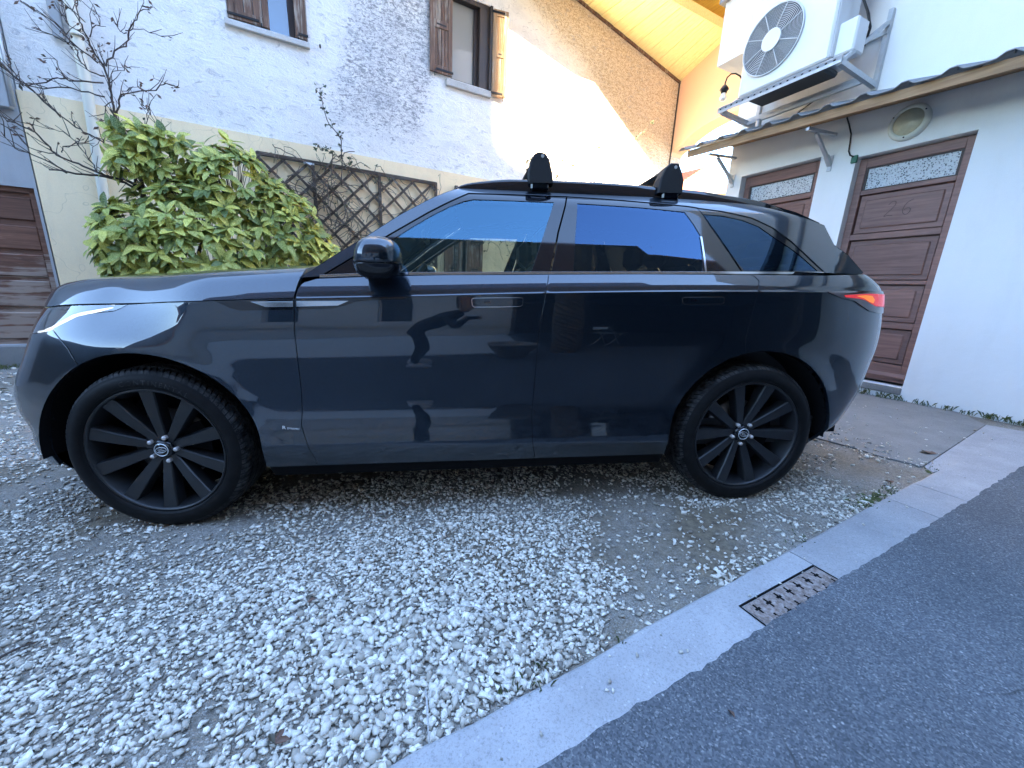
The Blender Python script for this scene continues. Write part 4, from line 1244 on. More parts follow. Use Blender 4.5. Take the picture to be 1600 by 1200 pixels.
def text_mesh(txt, size, ext, flat=False):
    cu = bpy.data.curves.new('lettering', 'FONT')
    cu.body = txt; cu.size = size; cu.extrude = ext; cu.resolution_u = 2
    o = bpy.data.objects.new('lettering', cu); COL.objects.link(o)
    dg = bpy.context.evaluated_depsgraph_get(); dg.update()
    me = bpy.data.meshes.new_from_object(o.evaluated_get(dg))
    vs = [tuple(v.co) for v in me.vertices]; fs = [tuple(p.vertices) for p in me.polygons]
    bpy.data.objects.remove(o); bpy.data.curves.remove(cu); bpy.data.meshes.remove(me)
    return vs, fs

def copy_tree(o, parent=None):
    c = o.copy(); COL.objects.link(c)
    if parent: c.parent = parent
    for ch in list(o.children): copy_tree(ch, c)
    return c

wf = make_wheel(90)
wf.location = (-1.437, .012 - YC, .380)
wf.rotation_euler = (0, 0, rad(-2.0))
wr = copy_tree(wf, car)
wr.location = (1.437, .012 - YC, .380)
wr.rotation_euler = (0, rad(-20) * -1, 0)
for w, x in ((wf, -1.437), (wr, 1.437)):
    c = copy_tree(w, car); c.location = (x, YC - .012, .380); c.rotation_euler = (0, 0, math.pi)
# tyre maker's name moulded round the top of the front tyre
mb = MB()
word = 'CONTINENTAL'
ang = 104.0
for ch in word:
    vs2, fs2 = text_mesh(ch, .030, .0006)
    w = max(v[0] for v in vs2)
    a = rad(ang)
    out = []
    for v in vs2:
        r = .316 + v[1]; aa = a - v[0] / .325
        t = min(1, max(0, (r - .312) / .02))
        out.append((r * math.cos(aa), -.0062 - v[2] + (.0045 * max(0, (r - .33) / .02)), r * math.sin(aa)))
    mb.add(out, fs2)
    ang -= math.degrees((w + .0085) / .325)
mb.build('tyre_lettering', M['tread'], [c for c in wf.children if c.name.startswith('tyre')][0])
# small badge on the fender
mb = MB()
b0, b1 = np.array(T['badge'])
vsR, fsR = text_mesh('R', .020, .0008); vsD, fsD = text_mesh('DYNAMIC', .0115, .0008)
L = b1[0] - b0[0]
pts = [(v[0] * 1.3, v[1]) for v in vsR]; wR = max(p[0] for p in pts) + .006
wD = max(v[0] for v in vsD); kx = (L - wR) / wD
for vs2, fs2, ox, k in ((vsR, fsR, 0, 1.3), (vsD, fsD, wR, kx)):
    out = []
    for v in vs2:
        t = (ox + v[0] * k) / L
        s = b0[0] + t * L; z = b0[1] + (b1[1] - b0[1]) * t + v[1] - .006
        P = SA(s, z); N_ = normals_of(SA, np.array(s), np.array(z))
        P = P + N_ * (.0012 + v[2])
        out.append(tuple(rel(P)))
    mb.add(out, fs2)
mb.build('fender_badge', M['silver'], fender[0])
# parking sensor on the rear quarter
# ---- cabin
cab = empty('cabin', (0, 0, 0), 0, car)
def seat(x, y, back=.62, wide=.25):
    s = MB().box((x - .25, y - wide, .55), (x + .27, y + wide, .74), .06).build('seat', M['seat'], cab)
    mb = MB()
    for (z0, z1, dx, w, th) in ((.70, .95, .26, wide, .075), (.93, 1.16, .33, wide * .96, .07), (1.13, 1.27, .39, wide * .8, .06)):
        mb.box((x + dx - th, y - w, z0), (x + dx + th, y + w, z1), .05)
    mb.build('seat_back', M['seat'], s)
    MB().box((x + .37, y - .13, 1.28), (x + .47, y + .13, 1.47), .045).build('headrest', M['seat'], s)
for x in (-.02, .86):
    for y in (-.38, .38): seat(x, y)
seat(.86, 0, wide=.16)
MB().box((-.86, -.78, .85), (-.52, .78, 1.12), .05).box((-.62, -.68, 1.09), (-.47, -.1, 1.17), .03).build('dashboard', M['cabin'], cab)
MB().box((-.7, -.12, .5), (.5, .12, .82), .03).build('centre_console', M['cabin'], cab)
MB().box((-.97, -.85, .3), (1.9, .85, .45)).build('floor_pan', M['cabin'], cab)
MB().box((1.25, -.74, .45), (1.95, .74, .98)).build('boot_cover', M['cabin'], cab)
pts = [(-.36 + .08 * math.sin(t), -.38 + .19 * math.cos(t), 1.07 + .17 * math.sin(t)) for t in np.linspace(0, 2 * math.pi, 33)]
st = MB().tube(pts, .015, 8, False).build('steering_wheel', M['seat'], cab)
MB().bar((-.39, -.55, 1.04), (-.39, -.21, 1.04), .03, .05).bar((-.5, -.38, 1.0), (-.38, -.38, 1.05), .1, .09).build('wheel_boss', M['cabin'], st)
MB().box((-.32, -.13, 1.40), (-.29, .13, 1.47), .012).bar((-.3, 0, 1.47), (-.28, 0, 1.54), .03, .03).build('rear_view_mirror', M['cabin'], cab)

# ================================================================ THE YARD, ROAD AND KERB
rng = np.random.default_rng(7)
random.seed(7)

def ground_sheet(name, poly, dz, mat, cuts=(1, 1), kind='structure'):
    mb = MB()
    mb.add([(x, y, gz(x) + dz) for x, y in poly], [tuple(range(len(poly)))])
    o = mb.build(name, mat)
    tag(o, kind=kind)
    return o

# ground: fine sheet near the camera, one big sheet to the horizon
mb = MB()
mb.add([(x, y, gz(x)) for x, y in ((-60, -60), (60, -60), (60, 60), (-60, 60))], [(0, 1, 2, 3)])
mb.add([(x, y, -2.5) for x, y in ((-900, -900), (900, -900), (900, 900), (-900, 900))], [(0, 1, 2, 3)])
g = mb.build('ground', M['ground'], recalc=False); tag(g, kind='structure')

KD = np.array([0.9375, 0.348]); KD /= np.linalg.norm(KD)
KN = np.array([KD[1], -KD[0]])                    # towards the road
K0 = np.array([0.12, -1.09])                      # road edge of the kerb
def kp(t, n):                                     # along the kerb, towards the road
    p = K0 + KD * t + KN * n
    return p
def kw(t):                                        # kerb width on the gravel side
    return 0.165 + 0.022 * np.clip(t, -1, 5) 

# asphalt road with a ragged edge lapping over the kerb
pts = []
for t in np.arange(-14, 9.01, 0.035):
    w = 0.002 * math.sin(t * 3.1) + 0.0018 * math.sin(t * 11.3 + 1) + 0.003 * rng.normal()
    p = kp(t, w); pts.append((p[0], p[1]))
far = [(14, 0), (14, -40), (-40, -40), (-40, -20)]
mb = MB(); n = len(pts)
low = [tuple(kp(t, 1.2)) for t in np.arange(-14, 9.01, 0.035)]
mb.sheet([[(x, y, gz(x) + .016) for x, y in pts], [(x, y, gz(x) + .016) for x, y in low]], False, True)
far_p = [low[0], low[-1], (30, 0), (30, -45), (-45, -45), (-45, -20)]
mb.add([(x, y, gz(x) + .016) for x, y in far_p], [tuple(range(6))])
mb.sheet([[(x, y, gz(x) + .016) for x, y in pts], [(x, y, gz(x) - .02) for x, y in pts]], False)
road = mb.build('road', M['asphalt'], recalc=False); tag(road, kind='structure')
# the fan of quads must face up
import bmesh
bm = bmesh.new(); bm.from_mesh(road.data)
for f in bm.faces:
    f.normal_update()
    if f.normal.z < -0.3: f.normal_flip()
bm.to_mesh(road.data); bm.free()

kerb = empty('kerb', (0, 0, 0)); tag(kerb, kind='structure')
joints = [-9, -7.2, -5.4, -3.6, -1.6, 1.40, 2.40, 2.78, 4.6]
for i in range(len(joints) - 1):
    a, b = joints[i] + .0025, joints[i + 1] - .0025
    mb = MB(); rows = []
    nseg = max(2, int((b - a) / .12))
    for k in range(nseg + 1):
        t = a + (b - a) * k / nseg
        jit = .003 * rng.normal() if 0 < k < nseg else 0
        n0 = -kw(t) + jit
        row = []
        for (nn, h) in ((n0 - .012, -.05), (n0 - .004, .003), (n0 + .006, .0115), (n0 + .03, .0135), (-.03, .012), (.10, .009), (.13, -.05)):
            p = kp(t, nn); row.append((p[0], p[1], gz(p[0]) + h))
        rows.append(row)
    mb.sheet(rows, False)
    mb.add(rows[0], [tuple(range(7))]); mb.add(rows[-1], [tuple(range(7))])
    mb.build('kerb_stone', M['kerb'], kerb)
# kerb end block beside the slab
mb = MB()
P_ = [(2.95, .21), (2.99, .29), (4.56, 1.00), (4.80, .62), (4.55, .57)]
mb.add([(x, y, gz(x) + .012) for x, y in P_] + [(x, y, gz(x) - .05) for x, y in P_], [(0, 1, 2, 3, 4)[::-1]] + [(i, (i + 1) % 5, 5 + (i + 1) % 5, 5 + i) for i in range(5)])
mb.build('kerb_stone', M['kerb'], kerb)

# drain cover: rusty cast plate with cross slots let into the kerb
gr_t0, gr_t1 = 0.905, 1.390
grate = empty('drain_cover', (*kp(gr_t0, -.1), gz(1)), 0)
tag(grate, 'rusty iron drain cover with cross shaped slots set in the kerb beside the asphalt', 'drain cover')
def gl(t, n, h):
    p = kp(t, n)
    return (p[0] - grate.location.x, p[1] - grate.location.y, gz(p[0]) + h - grate.location.z)
mb = MB()
nw = .086
rows = [[gl(t, n, .0148) for n in np.linspace(-nw, .06, 5)] for t in np.linspace(gr_t0 + .004, gr_t1 - .004, 9)]
mb.sheet(rows, False)
mb.build('plate', M['rust'], grate)
mb = MB()
for (a, b, c, d) in ((gr_t0 - .006, gr_t1 + .006, -nw - .011, -nw - .002), (gr_t0 - .006, gr_t0 + .001, -nw - .011, .03), (gr_t1 - .001, gr_t1 + .006, -nw - .011, .03)):
    v = [gl(a, c, .0144), gl(b, c, .0144), gl(b, d, .0144), gl(a, d, .0144)]
    mb.add(v, [(0, 1, 2, 3)])
mb.build('frame_gap', M['dark'], grate)
for k in range(7):
    t = gr_t0 + .045 + k * .0645
    for nn in (-.056, .0):
        t2 = t + (.032 if nn > -.01 else 0)
        mb = MB()
        for (dt, dn, e) in ((.0135, .0045, 0), (.0045, .020, .0003)):
            mb.add([gl(t2 - dt, nn - dn, .0152 + e), gl(t2 + dt, nn - dn, .0152 + e), gl(t2 + dt, nn + dn, .0152 + e), gl(t2 - dt, nn + dn, .0152 + e)], [(0, 1, 2, 3)])
        mb.build('slot', M['dark'], grate)
mb = MB()
for k in range(30):
    t = gr_t0 + .012 + k * .0155; nn = -.020 + .010 * rng.normal()
    a, b = gl(t, nn, .0166), gl(t + .006, nn + .016, .0166)
    mb.box((min(a[0], b[0]), min(a[1], b[1]), a[2] - .002), (min(a[0], b[0]) + .005, min(a[1], b[1]) + .010, a[2]))
o = mb.build('stud', M['rust'], grate); tag(o, kind='stuff')

# concrete slab in front of the utility building
slab = MB()
P_ = [(2.82, .62), (2.86, .47), (2.985, .295), (4.56, 1.005), (4.80, 1.4), (4.62, 2.1), (3.95, 4.3), (2.0, 3.6), (2.3, 1.6)]
slab.add([(x, y, gz(x) + .012) for x, y in P_] + [(x, y, gz(x) - .06) for x, y in P_], [tuple(range(len(P_)))] + [(i, (i + 1) % len(P_), len(P_) + (i + 1) % len(P_), len(P_) + i) for i in range(len(P_))])
o = slab.build('pavement', M['slab']); tag(o, kind='structure')

# ---- crushed stone: tens of thousands of chips lying on the bed
def make_stones(name, C, R, mat, kind='stuff', lo=False):
    ph = (1 + 5 ** .5) / 2
    ico = np.array([(-1, ph, 0), (1, ph, 0), (-1, -ph, 0), (1, -ph, 0), (0, -1, ph), (0, 1, ph), (0, -1, -ph), (0, 1, -ph), (ph, 0, -1), (ph, 0, 1), (-ph, 0, -1), (-ph, 0, 1)]) / math.sqrt(1 + ph * ph)
    tri = np.array([(0, 11, 5), (0, 5, 1), (0, 1, 7), (0, 7, 10), (0, 10, 11), (1, 5, 9), (5, 11, 4), (11, 10, 2), (10, 7, 6), (7, 1, 8), (3, 9, 4), (3, 4, 2), (3, 2, 6), (3, 6, 8), (3, 8, 9), (4, 9, 5), (2, 4, 11), (6, 2, 10), (8, 6, 7), (9, 8, 1)])
    if lo:
        ico = np.array([(x, y, z) for x in (-1, 1) for y in (-1, 1) for z in (-1, 1)]) / 1.5
        tri = np.array([(0, 1, 3), (0, 3, 2), (4, 6, 7), (4, 7, 5), (0, 4, 5), (0, 5, 1), (2, 3, 7), (2, 7, 6), (0, 2, 6), (0, 6, 4), (1, 5, 7), (1, 7, 3)])
    n = len(C); nv = len(ico)
    V = ico[None] * (1 + .42 * rng.normal(size=(n, nv, 1)).clip(-1.5, 1.5))
    V = V * np.stack([rng.uniform(.75, 1.35, n), rng.uniform(.6, 1.0, n), rng.uniform(.38, .70, n)], 1)[:, None]
    a, b2 = rng.uniform(0, 2 * math.pi, n), rng.normal(size=n) * .35
    ca, sa, cb, sb = np.cos(a), np.sin(a), np.cos(b2), np.sin(b2)
    X, Y, Z = V[..., 0], V[..., 1], V[..., 2]
    Y, Z = cb[:, None] * Y - sb[:, None] * Z, sb[:, None] * Y + cb[:, None] * Z
    X, Y = ca[:, None] * X - sa[:, None] * Y, sa[:, None] * X + ca[:, None] * Y
    V = np.stack([X, Y, Z], -1) * R[:, None, None] + C[:, None]
    V = V.reshape(-1, 3)
    Fa = (tri[None] + (np.arange(n) * nv)[:, None, None]).reshape(-1, 3)
    me = bpy.data.meshes.new(name)
    me.vertices.add(len(V)); me.vertices.foreach_set('co', V.ravel().astype(np.float32))
    me.loops.add(Fa.size); me.loops.foreach_set('vertex_index', Fa.ravel().astype(np.int32))
    me.polygons.add(len(Fa)); me.polygons.foreach_set('loop_start', np.arange(0, Fa.size, 3, dtype=np.int32))
    me.polygons.foreach_set('loop_total', np.full(len(Fa), 3, dtype=np.int32))
    me.materials.append(mat)
    me.update(); me.validate()
    o = link(name, me)
    return tag(o, kind=kind)

def vnoise(x, y, f, seed):
    r = np.random.default_rng(seed); tab = r.uniform(size=(64, 64))
    u, v = x * f + 100, y * f + 100
    i, j = np.floor(u).astype(int), np.floor(v).astype(int); a, b = u - i, v - j
    a = a * a * (3 - 2 * a); b = b * b * (3 - 2 * b)
    t = lambda p, q: tab[p % 64, q % 64]
    return (t(i, j) * (1 - a) + t(i + 1, j) * a) * (1 - b) + (t(i, j + 1) * (1 - a) + t(i + 1, j + 1) * a) * b

def scatter(n, box, dens_f):
    x = rng.uniform(box[0], box[2], n); y = rng.uniform(box[1], box[3], n)
    d = np.stack([x, y], 1) - K0
    tn = d @ KN; tt = d @ KD
    ok = tn < -kw(tt) - .006
    ok &= ~((x > 2.7) & (y > (x - 2.82) * -1.1 + .62) & (y > .2))
    bare = .55 * vnoise(x, y, 1.5, 3) + .3 * vnoise(x, y, 4.0, 4) + .15 * vnoise(x, y, 11, 5)
    edge = np.clip((-tn - .2) / .35, 0, 1)
    bare = bare + .10 * np.exp(-((tt - 1.6) / .7)**2) * np.exp(-((-tn - .5) / .3)**2)
    k = np.clip((.625 - bare) / .13, .12, 1.0)
    ok &= rng.uniform(size=n) < k * dens_f(x, y)
    return x[ok], y[ok], bare[ok], (-tn)[ok]

cx_, cy_ = CAM[0], CAM[1]
def ring_d(r0, r1):
    return lambda x, y: ((np.hypot(x - cx_, y - cy_) >= r0) & (np.hypot(x - cx_, y - cy_) < r1)) * 1.0
def batch(n, box, r0, r1, med, sig, lo_, hi_):
    x, y, br, tn = scatter(n, box, ring_d(r0, r1))
    r = np.exp(rng.normal(math.log(med), sig, len(x))).clip(lo_, hi_)
    r *= 1 + .45 * np.exp(-((x + .2) / .55)**2 - ((y + .75) / .35)**2)
    return np.stack([x, y, gz(x) + r * .30 + .005 * rng.uniform(size=len(x))], 1), r
near_c, near_r = batch(58000, (-2.1, -1.35, 2.0, .15), 0, 1.75, .0060, .36, .0028, .0125)
make_stones('gravel', near_c, near_r, M['stone'])
parts_c = []; parts_r = []
for args in ((84000, (-3.2, -1.4, 2.9, 1.2), 1.75, 3.0, .0062, .36, .0035, .0125), (48000, (-5.2, -1.6, 3.2, 3.0), 3.0, 4.8, .0080, .36, .0045, .015), (16000, (-8, -2, 3.0, 4.6), 4.8, 12, .013, .35, .006, .024)):
    c, r = batch(*args); parts_c.append(c); parts_r.append(r)
# a few chips strayed onto the slab and the kerb
x = np.concatenate([rng.uniform(2.9, 4.4, 70), 2.75 + np.abs(rng.normal(0, .22, 260))]); y = np.concatenate([rng.uniform(.35, 1.9, 70), rng.uniform(.3, 1.6, 260)]); r = np.exp(rng.normal(math.log(.0065), .4, 330)).clip(.003, .014)
parts_c.append(np.stack([x, y, gz(x) + .012 + r * .3], 1)); parts_r.append(r)
t = rng.uniform(-.2, 3.5, 22); nn = rng.uniform(-.16, -.02, 22); pp = K0 + KD * t[:, None] + KN * nn[:, None]; r = rng.uniform(.003, .008, 22)
parts_c.append(np.stack([pp[:, 0], pp[:, 1], gz(pp[:, 0]) + .015 + r * .3], 1)); parts_r.append(r)
make_stones('gravel', np.concatenate(parts_c), np.concatenate(parts_r), M['stone'], lo=True)

# ================================================================ BUILDINGS
def wall_sheet(mb, u0, u1, z0, z1, holes, off, depth, mk):
    """front face with rectangular openings and their reveals; mk(u, o, z) -> local point, o outward"""
    us = sorted({u0, u1, *[h[0] for h in holes], *[h[1] for h in holes]}); zs = sorted({z0, z1, *[h[2] for h in holes], *[h[3] for h in holes]})
    for i in range(len(us) - 1):
        for j in range(len(zs) - 1):
            cu, cz = (us[i] + us[i + 1]) / 2, (zs[j] + zs[j + 1]) / 2
            if any(h[0] < cu < h[1] and h[2] < cz < h[3] for h in holes): continue
            mb.add([mk(us[i], off, zs[j]), mk(us[i + 1], off, zs[j]), mk(us[i + 1], off, zs[j + 1]), mk(us[i], off, zs[j + 1])], [(0, 1, 2, 3)])
    for (a, b, c, d) in [h[:4] for h in holes]:
        o1 = off - depth
        for (p, q) in (((a, c), (b, c)), ((b, c), (b, d)), ((b, d), (a, d)), ((a, d), (a, c))):
            mb.add([mk(p[0], off, p[1]), mk(q[0], off, q[1]), mk(q[0], o1, q[1]), mk(p[0], o1, p[1])], [(0, 1, 2, 3)])
    for (p, q) in (((u0, z0), (u1, z0)), ((u1, z0), (u1, z1)), ((u1, z1), (u0, z1)), ((u0, z1), (u0, z0))):
        mb.add([mk(p[0], off, p[1]), mk(q[0], off, q[1]), mk(q[0], off - .4, q[1]), mk(p[0], off - .4, p[1])], [(0, 1, 2, 3)])

# ---------------------------------------------------------------- OLD HOUSE
house = empty('old_house', (HP0[0], HP0[1], 0), rad(90 - HAZ))
tag(house, 'old rendered house with stained white wall, beige plinth and brown shutters behind the car', 'house')
hp = lambda s, o, z: (s, -o, z)
WL = (2.87, 3.86, 4.62, 5.75); WR = (6.12, 6.88, 4.73, 6.04); WG = (6.08, 6.72, .9, 2.05)
mb = MB(); wall_sheet(mb, .64, 12.3, 3.15, 9.0, [WL, WR], 0, .22, hp)
mb.build('wall', M['stucco'], house, recalc=False)
mb = MB(); wall_sheet(mb, .64, 12.3, -.6, 3.20, [WG], .028, .2, hp)
mb.build('plinth', M['plinth'], house, recalc=False)
# left window: one leaf ajar, a pane tinted and tilted to show sky, iron hinges
w = MB().box(hp(2.87, -.14, 4.62), hp(3.86, -.10, 4.66)).box(hp(2.87, -.14, 4.66), hp(2.93, -.10, 5.75)).box(hp(3.62, -.14, 4.66), hp(3.70, -.09, 5.75)).build('window', M['darkframe'], house)
MB().add([hp(2.93, -.115, 4.66), hp(3.62, -.115, 4.66), hp(3.62, -.36, 5.75), hp(2.93, -.36, 5.75)], [(0, 1, 2, 3)]).build('pane', M['pane_sky'], w)
def shutter(u0, u1, z0, z1, ang, mat, hinge_left=True, boards=4, slot=None, o0=.012):
    """boarded leaf hinged at one side; built flat in its own axes"""
    W_ = u1 - u0; H_ = z1 - z0
    root = empty('shutter', hp(u0 if hinge_left else u1, o0, z0), rad(-ang if hinge_left else ang), house)
    sx = 1 if hinge_left else -1
    X = lambda a: a * sx
    fr = MB()
    for (a, b, c, d) in ((0, .075, 0, H_), (W_ - .075, W_, 0, H_), (.075, W_ - .075, 0, .11), (.075, W_ - .075, H_ - .10, H_), (.075, W_ - .075, H_ * .5 - .05, H_ * .5 + .06)):
        fr.box((X(a), -.042, c), (X(b), 0, d), .004)
    fr.build('shutter_frame', mat, root)
    bw = (W_ - .15) / boards
    for k in range(boards):
        a = .075 + k * bw
        for (c, d) in ((.11, H_ * .5 - .05), (H_ * .5 + .06, H_ - .10)):
            MB().box((X(a + .003), -.03, c), (X(a + bw - .003), -.008, d), .003).build('board', mat, root)
    mb = MB().box((X(.11), -.0435, H_ * .5 - .012), (X(W_ - .11), -.040, H_ * .5 + .014))
    mb.build('slot', M['iron'], root)
    mb = MB()
    for z in (.035, H_ - .06):
        mb.box((X(-.015), -.052, z), (X(W_ * .75), -.043, z + .03))
    mb.tube([(X(W_ * .8), -.06, .03), (X(W_ * .8), -.02, -.05), (X(W_ * .8), -.055, -.06)], .008, 6)
    mb.build('strap_hinge', M['iron'], root)
    return root
shutter(2.885, 3.37, 4.63, 5.7, 2, M['shutter'], True, 3, o0=-.02)
shutter(3.70, 3.85, 4.63, 5.7, 0, M['shutter'], False, 1, o0=-.015)
MB().box(hp(2.83, .055, 4.525), hp(3.88, -.2, 4.60), .006).build('sill', M['sill'], house)
MB().box(hp(6.90, .06, 4.595), hp(6.03, -.2, 4.70), .006).build('sill', M['sill'], house)
# right window: deep jamb, pane greyed for a sunlit reflection, both leaves folded back
w = MB().box(hp(6.12, -.16, 4.73), hp(6.88, -.11, 4.79)).box(hp(6.12, -.16, 4.79), hp(6.17, -.11, 6.04)).box(hp(6.60, -.16, 4.79), hp(6.68, -.10, 6.04)).box(hp(6.68, -.16, 4.73), hp(6.87, -.02, 6.04)).box(hp(6.17, -.16, 5.97), hp(6.88, -.02, 6.035)).build('window', M['darkframe'], house)
MB().box(hp(6.17, -.145, 4.79), hp(6.60, -.135, 5.97)).build('pane', M['pane_reflect'], w)
MB().box(hp(6.865, .035, 4.73), hp(6.91, -.05, 6.04), .004).build('jamb', M['darkframe'], house)
shutter(5.74, 6.135, 4.74, 6.16, 0, M['shutter'], False, 4)
shutter(6.915, 7.20, 4.64, 6.0, 12, M['shutter_sunlit'], True, 4)
# ground floor shutters seen through the car's cabin
w = MB().box(hp(6.08, -.16, .9), hp(6.72, -.12, 2.05)).build('window', M['darkframe'], house)
shutter(5.99, 6.36, .9, 2.06, 0, M['shutter'], True, 1, o0=.035)
shutter(6.44, 6.80, .9, 2.06, 0, M['shutter'], False, 1, o0=.035)
# wall fixings
for (s, z) in ((2.62, 4.87), (4.02, 4.62)):
    MB().tube([hp(s, 0, z), hp(s, .05, z - .005), hp(s, .055, z - .05)], .011, 6).build('shutter_stop', M['iron'], house)
# boarded eaves: soffit boards run out from the wall
eave = empty('eaves', (0, 0, 0), 0, house)
A0, A1 = (4.5, 7.62), (12.3, 6.06)
bw = .115
nb = int((A1[0] - A0[0]) / bw)
mb = MB()
for k in range(nb):
    s0 = A0[0] + k * bw; s1 = s0 + bw - .010
    f = lambda s: A0[1] + (A1[1] - A0[1]) * (s - A0[0]) / (A1[0] - A0[0])
    ze = lambda s: 6.57 + .05 * (s - 11.8) * .2 + max(0, (9.0 - s)) * .22
    dzz = .004 * ((k * 7) % 3)
    v = [hp(s0, .0, f(s0)), hp(s1, .0, f(s1)), hp(s1, 1.2, ze(s1)), hp(s0, 1.2, ze(s0))]
    mb.add([(p[0], p[1], p[2] + dzz) for p in v] + [(p[0], p[1], p[2] + .02 + dzz) for p in v], [(0, 1, 2, 3), (4, 5, 6, 7), (0, 1, 5, 4), (1, 2, 6, 5), (2, 3, 7, 6), (3, 0, 4, 7)])
o = mb.build('soffit_board', M['soffit'], eave); tag(o, kind='stuff')
mb = MB()
for k in range(nb):
    s0 = A0[0] + k * bw; s1 = s0 + bw
    v = [hp(s0, 0, f(s0) + .045), hp(s1, 0, f(s1) + .045), hp(s1, 1.2, ze(s1) + .045), hp(s0, 1.2, ze(s0) + .045)]
    mb.add(v, [(0, 1, 2, 3)])
mb.build('eaves_backing', M['darkframe'], eave)
MB().bar(hp(A0[0], .02, A0[1] - .02), hp(11.95, .02, f(11.95) - .02), .035, .05).build('wall_batten', M['shutter'], eave)
mb = MB()
for k in range(40):
    s0 = 6 + k * .16; s1 = s0 + .16
    mb.add([hp(s0, 1.2, ze(s0) - .02), hp(s1, 1.2, ze(s1) - .02), hp(s1, 1.2, ze(s1) + .15), hp(s0, 1.2, ze(s0) + .15), hp(s0, 1.235, ze(s0) - .02), hp(s1, 1.235, ze(s1) - .02), hp(s1, 1.235, ze(s1) + .15), hp(s0, 1.235, ze(s0) + .15)], [(0, 1, 2, 3), (4, 5, 6, 7), (0, 1, 5, 4), (3, 2, 6, 7)])
mb.build('eaves_edge', M['soffit'], eave)
# upper roof beyond: boards coloured as if sunlit, slant edge shaped to shade the wall
mb = MB()
for k in range(44):
    s0 = 8.0 + k * .115; s1 = s0 + .107
    o1 = lambda s: .75 + max(0, (s - 8.0)) * .67
    z0_ = 6.98; v = [hp(s0, .3, z0_), hp(s1, .3, z0_), hp(s1, max(.7, o1(s1)), z0_ + .02), hp(s0, max(.7, o1(s0)), z0_ + .02)]
    mb.add(v + [(p[0], p[1], p[2] + .03) for p in v], [(0, 1, 2, 3), (4, 5, 6, 7), (0, 1, 5, 4), (1, 2, 6, 5), (2, 3, 7, 6), (3, 0, 4, 7)])
o = mb.build('roof_board', M['soffit2'], eave); tag(o, kind='stuff')
mb = MB()
v = [hp(8.0, .3, 7.03), hp(13.06, .3, 7.03), hp(13.06, 4.16, 7.06), hp(8.0, .78, 7.06)]
mb.add(v + [(p[0], p[1], p[2] + .05) for p in v], [(0, 1, 2, 3), (4, 5, 6, 7), (0, 1, 5, 4), (1, 2, 6, 5), (2, 3, 7, 6), (3, 0, 4, 7)])
mb.build('roof_deck', M['darkframe'], eave)
# roof over the house so the sky does not fall in
mb = MB(); v = [hp(.0, 0.0, 9.0), hp(12.6, 0.0, 9.0), hp(12.6, -8, 11), hp(.0, -8, 11)]
mb.add(v, [(0, 1, 2, 3)]); mb.build('roof', M['tiles'], house)
mb = MB()
for (s, o_) in ((12.3, 0), (.64, 0)):
    mb.add([hp(s, -.38, -.6), hp(s, -8, -.6), hp(s, -8, 10.9), hp(s, -.38, 8.9)], [(0, 1, 2, 3)])
mb.add([hp(.64, -8, -.6), hp(12.3, -8, -.6), hp(12.3, -8, 10.9), hp(.64, -8, 10.9)], [(0, 1, 2, 3)])
mb.build('rear_wall', M['stucco'], house)
# downpipe
mb = MB().tube([hp(1.235, .085, -.3), hp(1.245, .085, 1.5), hp(1.285, .085, 3.1), hp(1.29, .07, 3.3), hp(1.30, .06, 9)], .055, 14)
dp_ = mb.build('downpipe', M['pvc'])
dp_.matrix_world = house.matrix_basis
tag(dp_, 'beige painted downpipe on the old house between the red door and the shrub', 'downpipe')
mb = MB()
for z in (1.9, 3.9): mb.tube([hp(1.26 + (z - 1.9) * .02, .085, z), hp(1.26 + (z - 1.9) * .02, .085, z + .03)], .062, 14)
mb.build('pipe_clip', M['pvc'], dp_)
MB().box(hp(1.07, 0, 3.85), hp(1.17, .06, 4.25), .01).build('cable_box', M['greyrender'], house)

# passage wall with an arch joining the house
peach = empty('archway', (HP0[0], HP0[1], 0), rad(90 - HAZ))
tag(peach, 'peach rendered passage wall with an arched opening beside the utility building', 'archway')
arc = [(.02, 4.55), (.04, 4.62), (.25, 4.70), (.46, 4.83), (.68, 4.91), (.86, 4.96), (1.17, 5.01), (1.47, 5.02), (1.9, 5.0), (2.4, 4.85), (2.9, 4.55), (3.1, 4.3), (3.1, 0)]
mb = MB()
outl = [(.005, 4.55)] + arc[1:-1] + [(3.1, -.3), (3.6, -.3), (3.6, 7.0), (.005, 7.0)]
n = len(outl)
for (sa, fl) in ((11.9, False), (12.3, True)):
    mb.add([hp(sa, o_, z) for o_, z in outl], [tuple(range(n)) if not fl else tuple(range(n))[::-1]])
for i in range(n):
    j = (i + 1) % n
    mb.add([hp(11.9, *outl[i]), hp(11.9, *outl[j]), hp(12.3, *outl[j]), hp(12.3, *outl[i])], [(0, 1, 2, 3)])
mb.build('wall', M['peach'], peach)
MB().bar(hp(11.885, .012, 3.0), hp(11.885, .012, 6.15), .03, .02).build('corner_strip', M['darkframe'], peach)

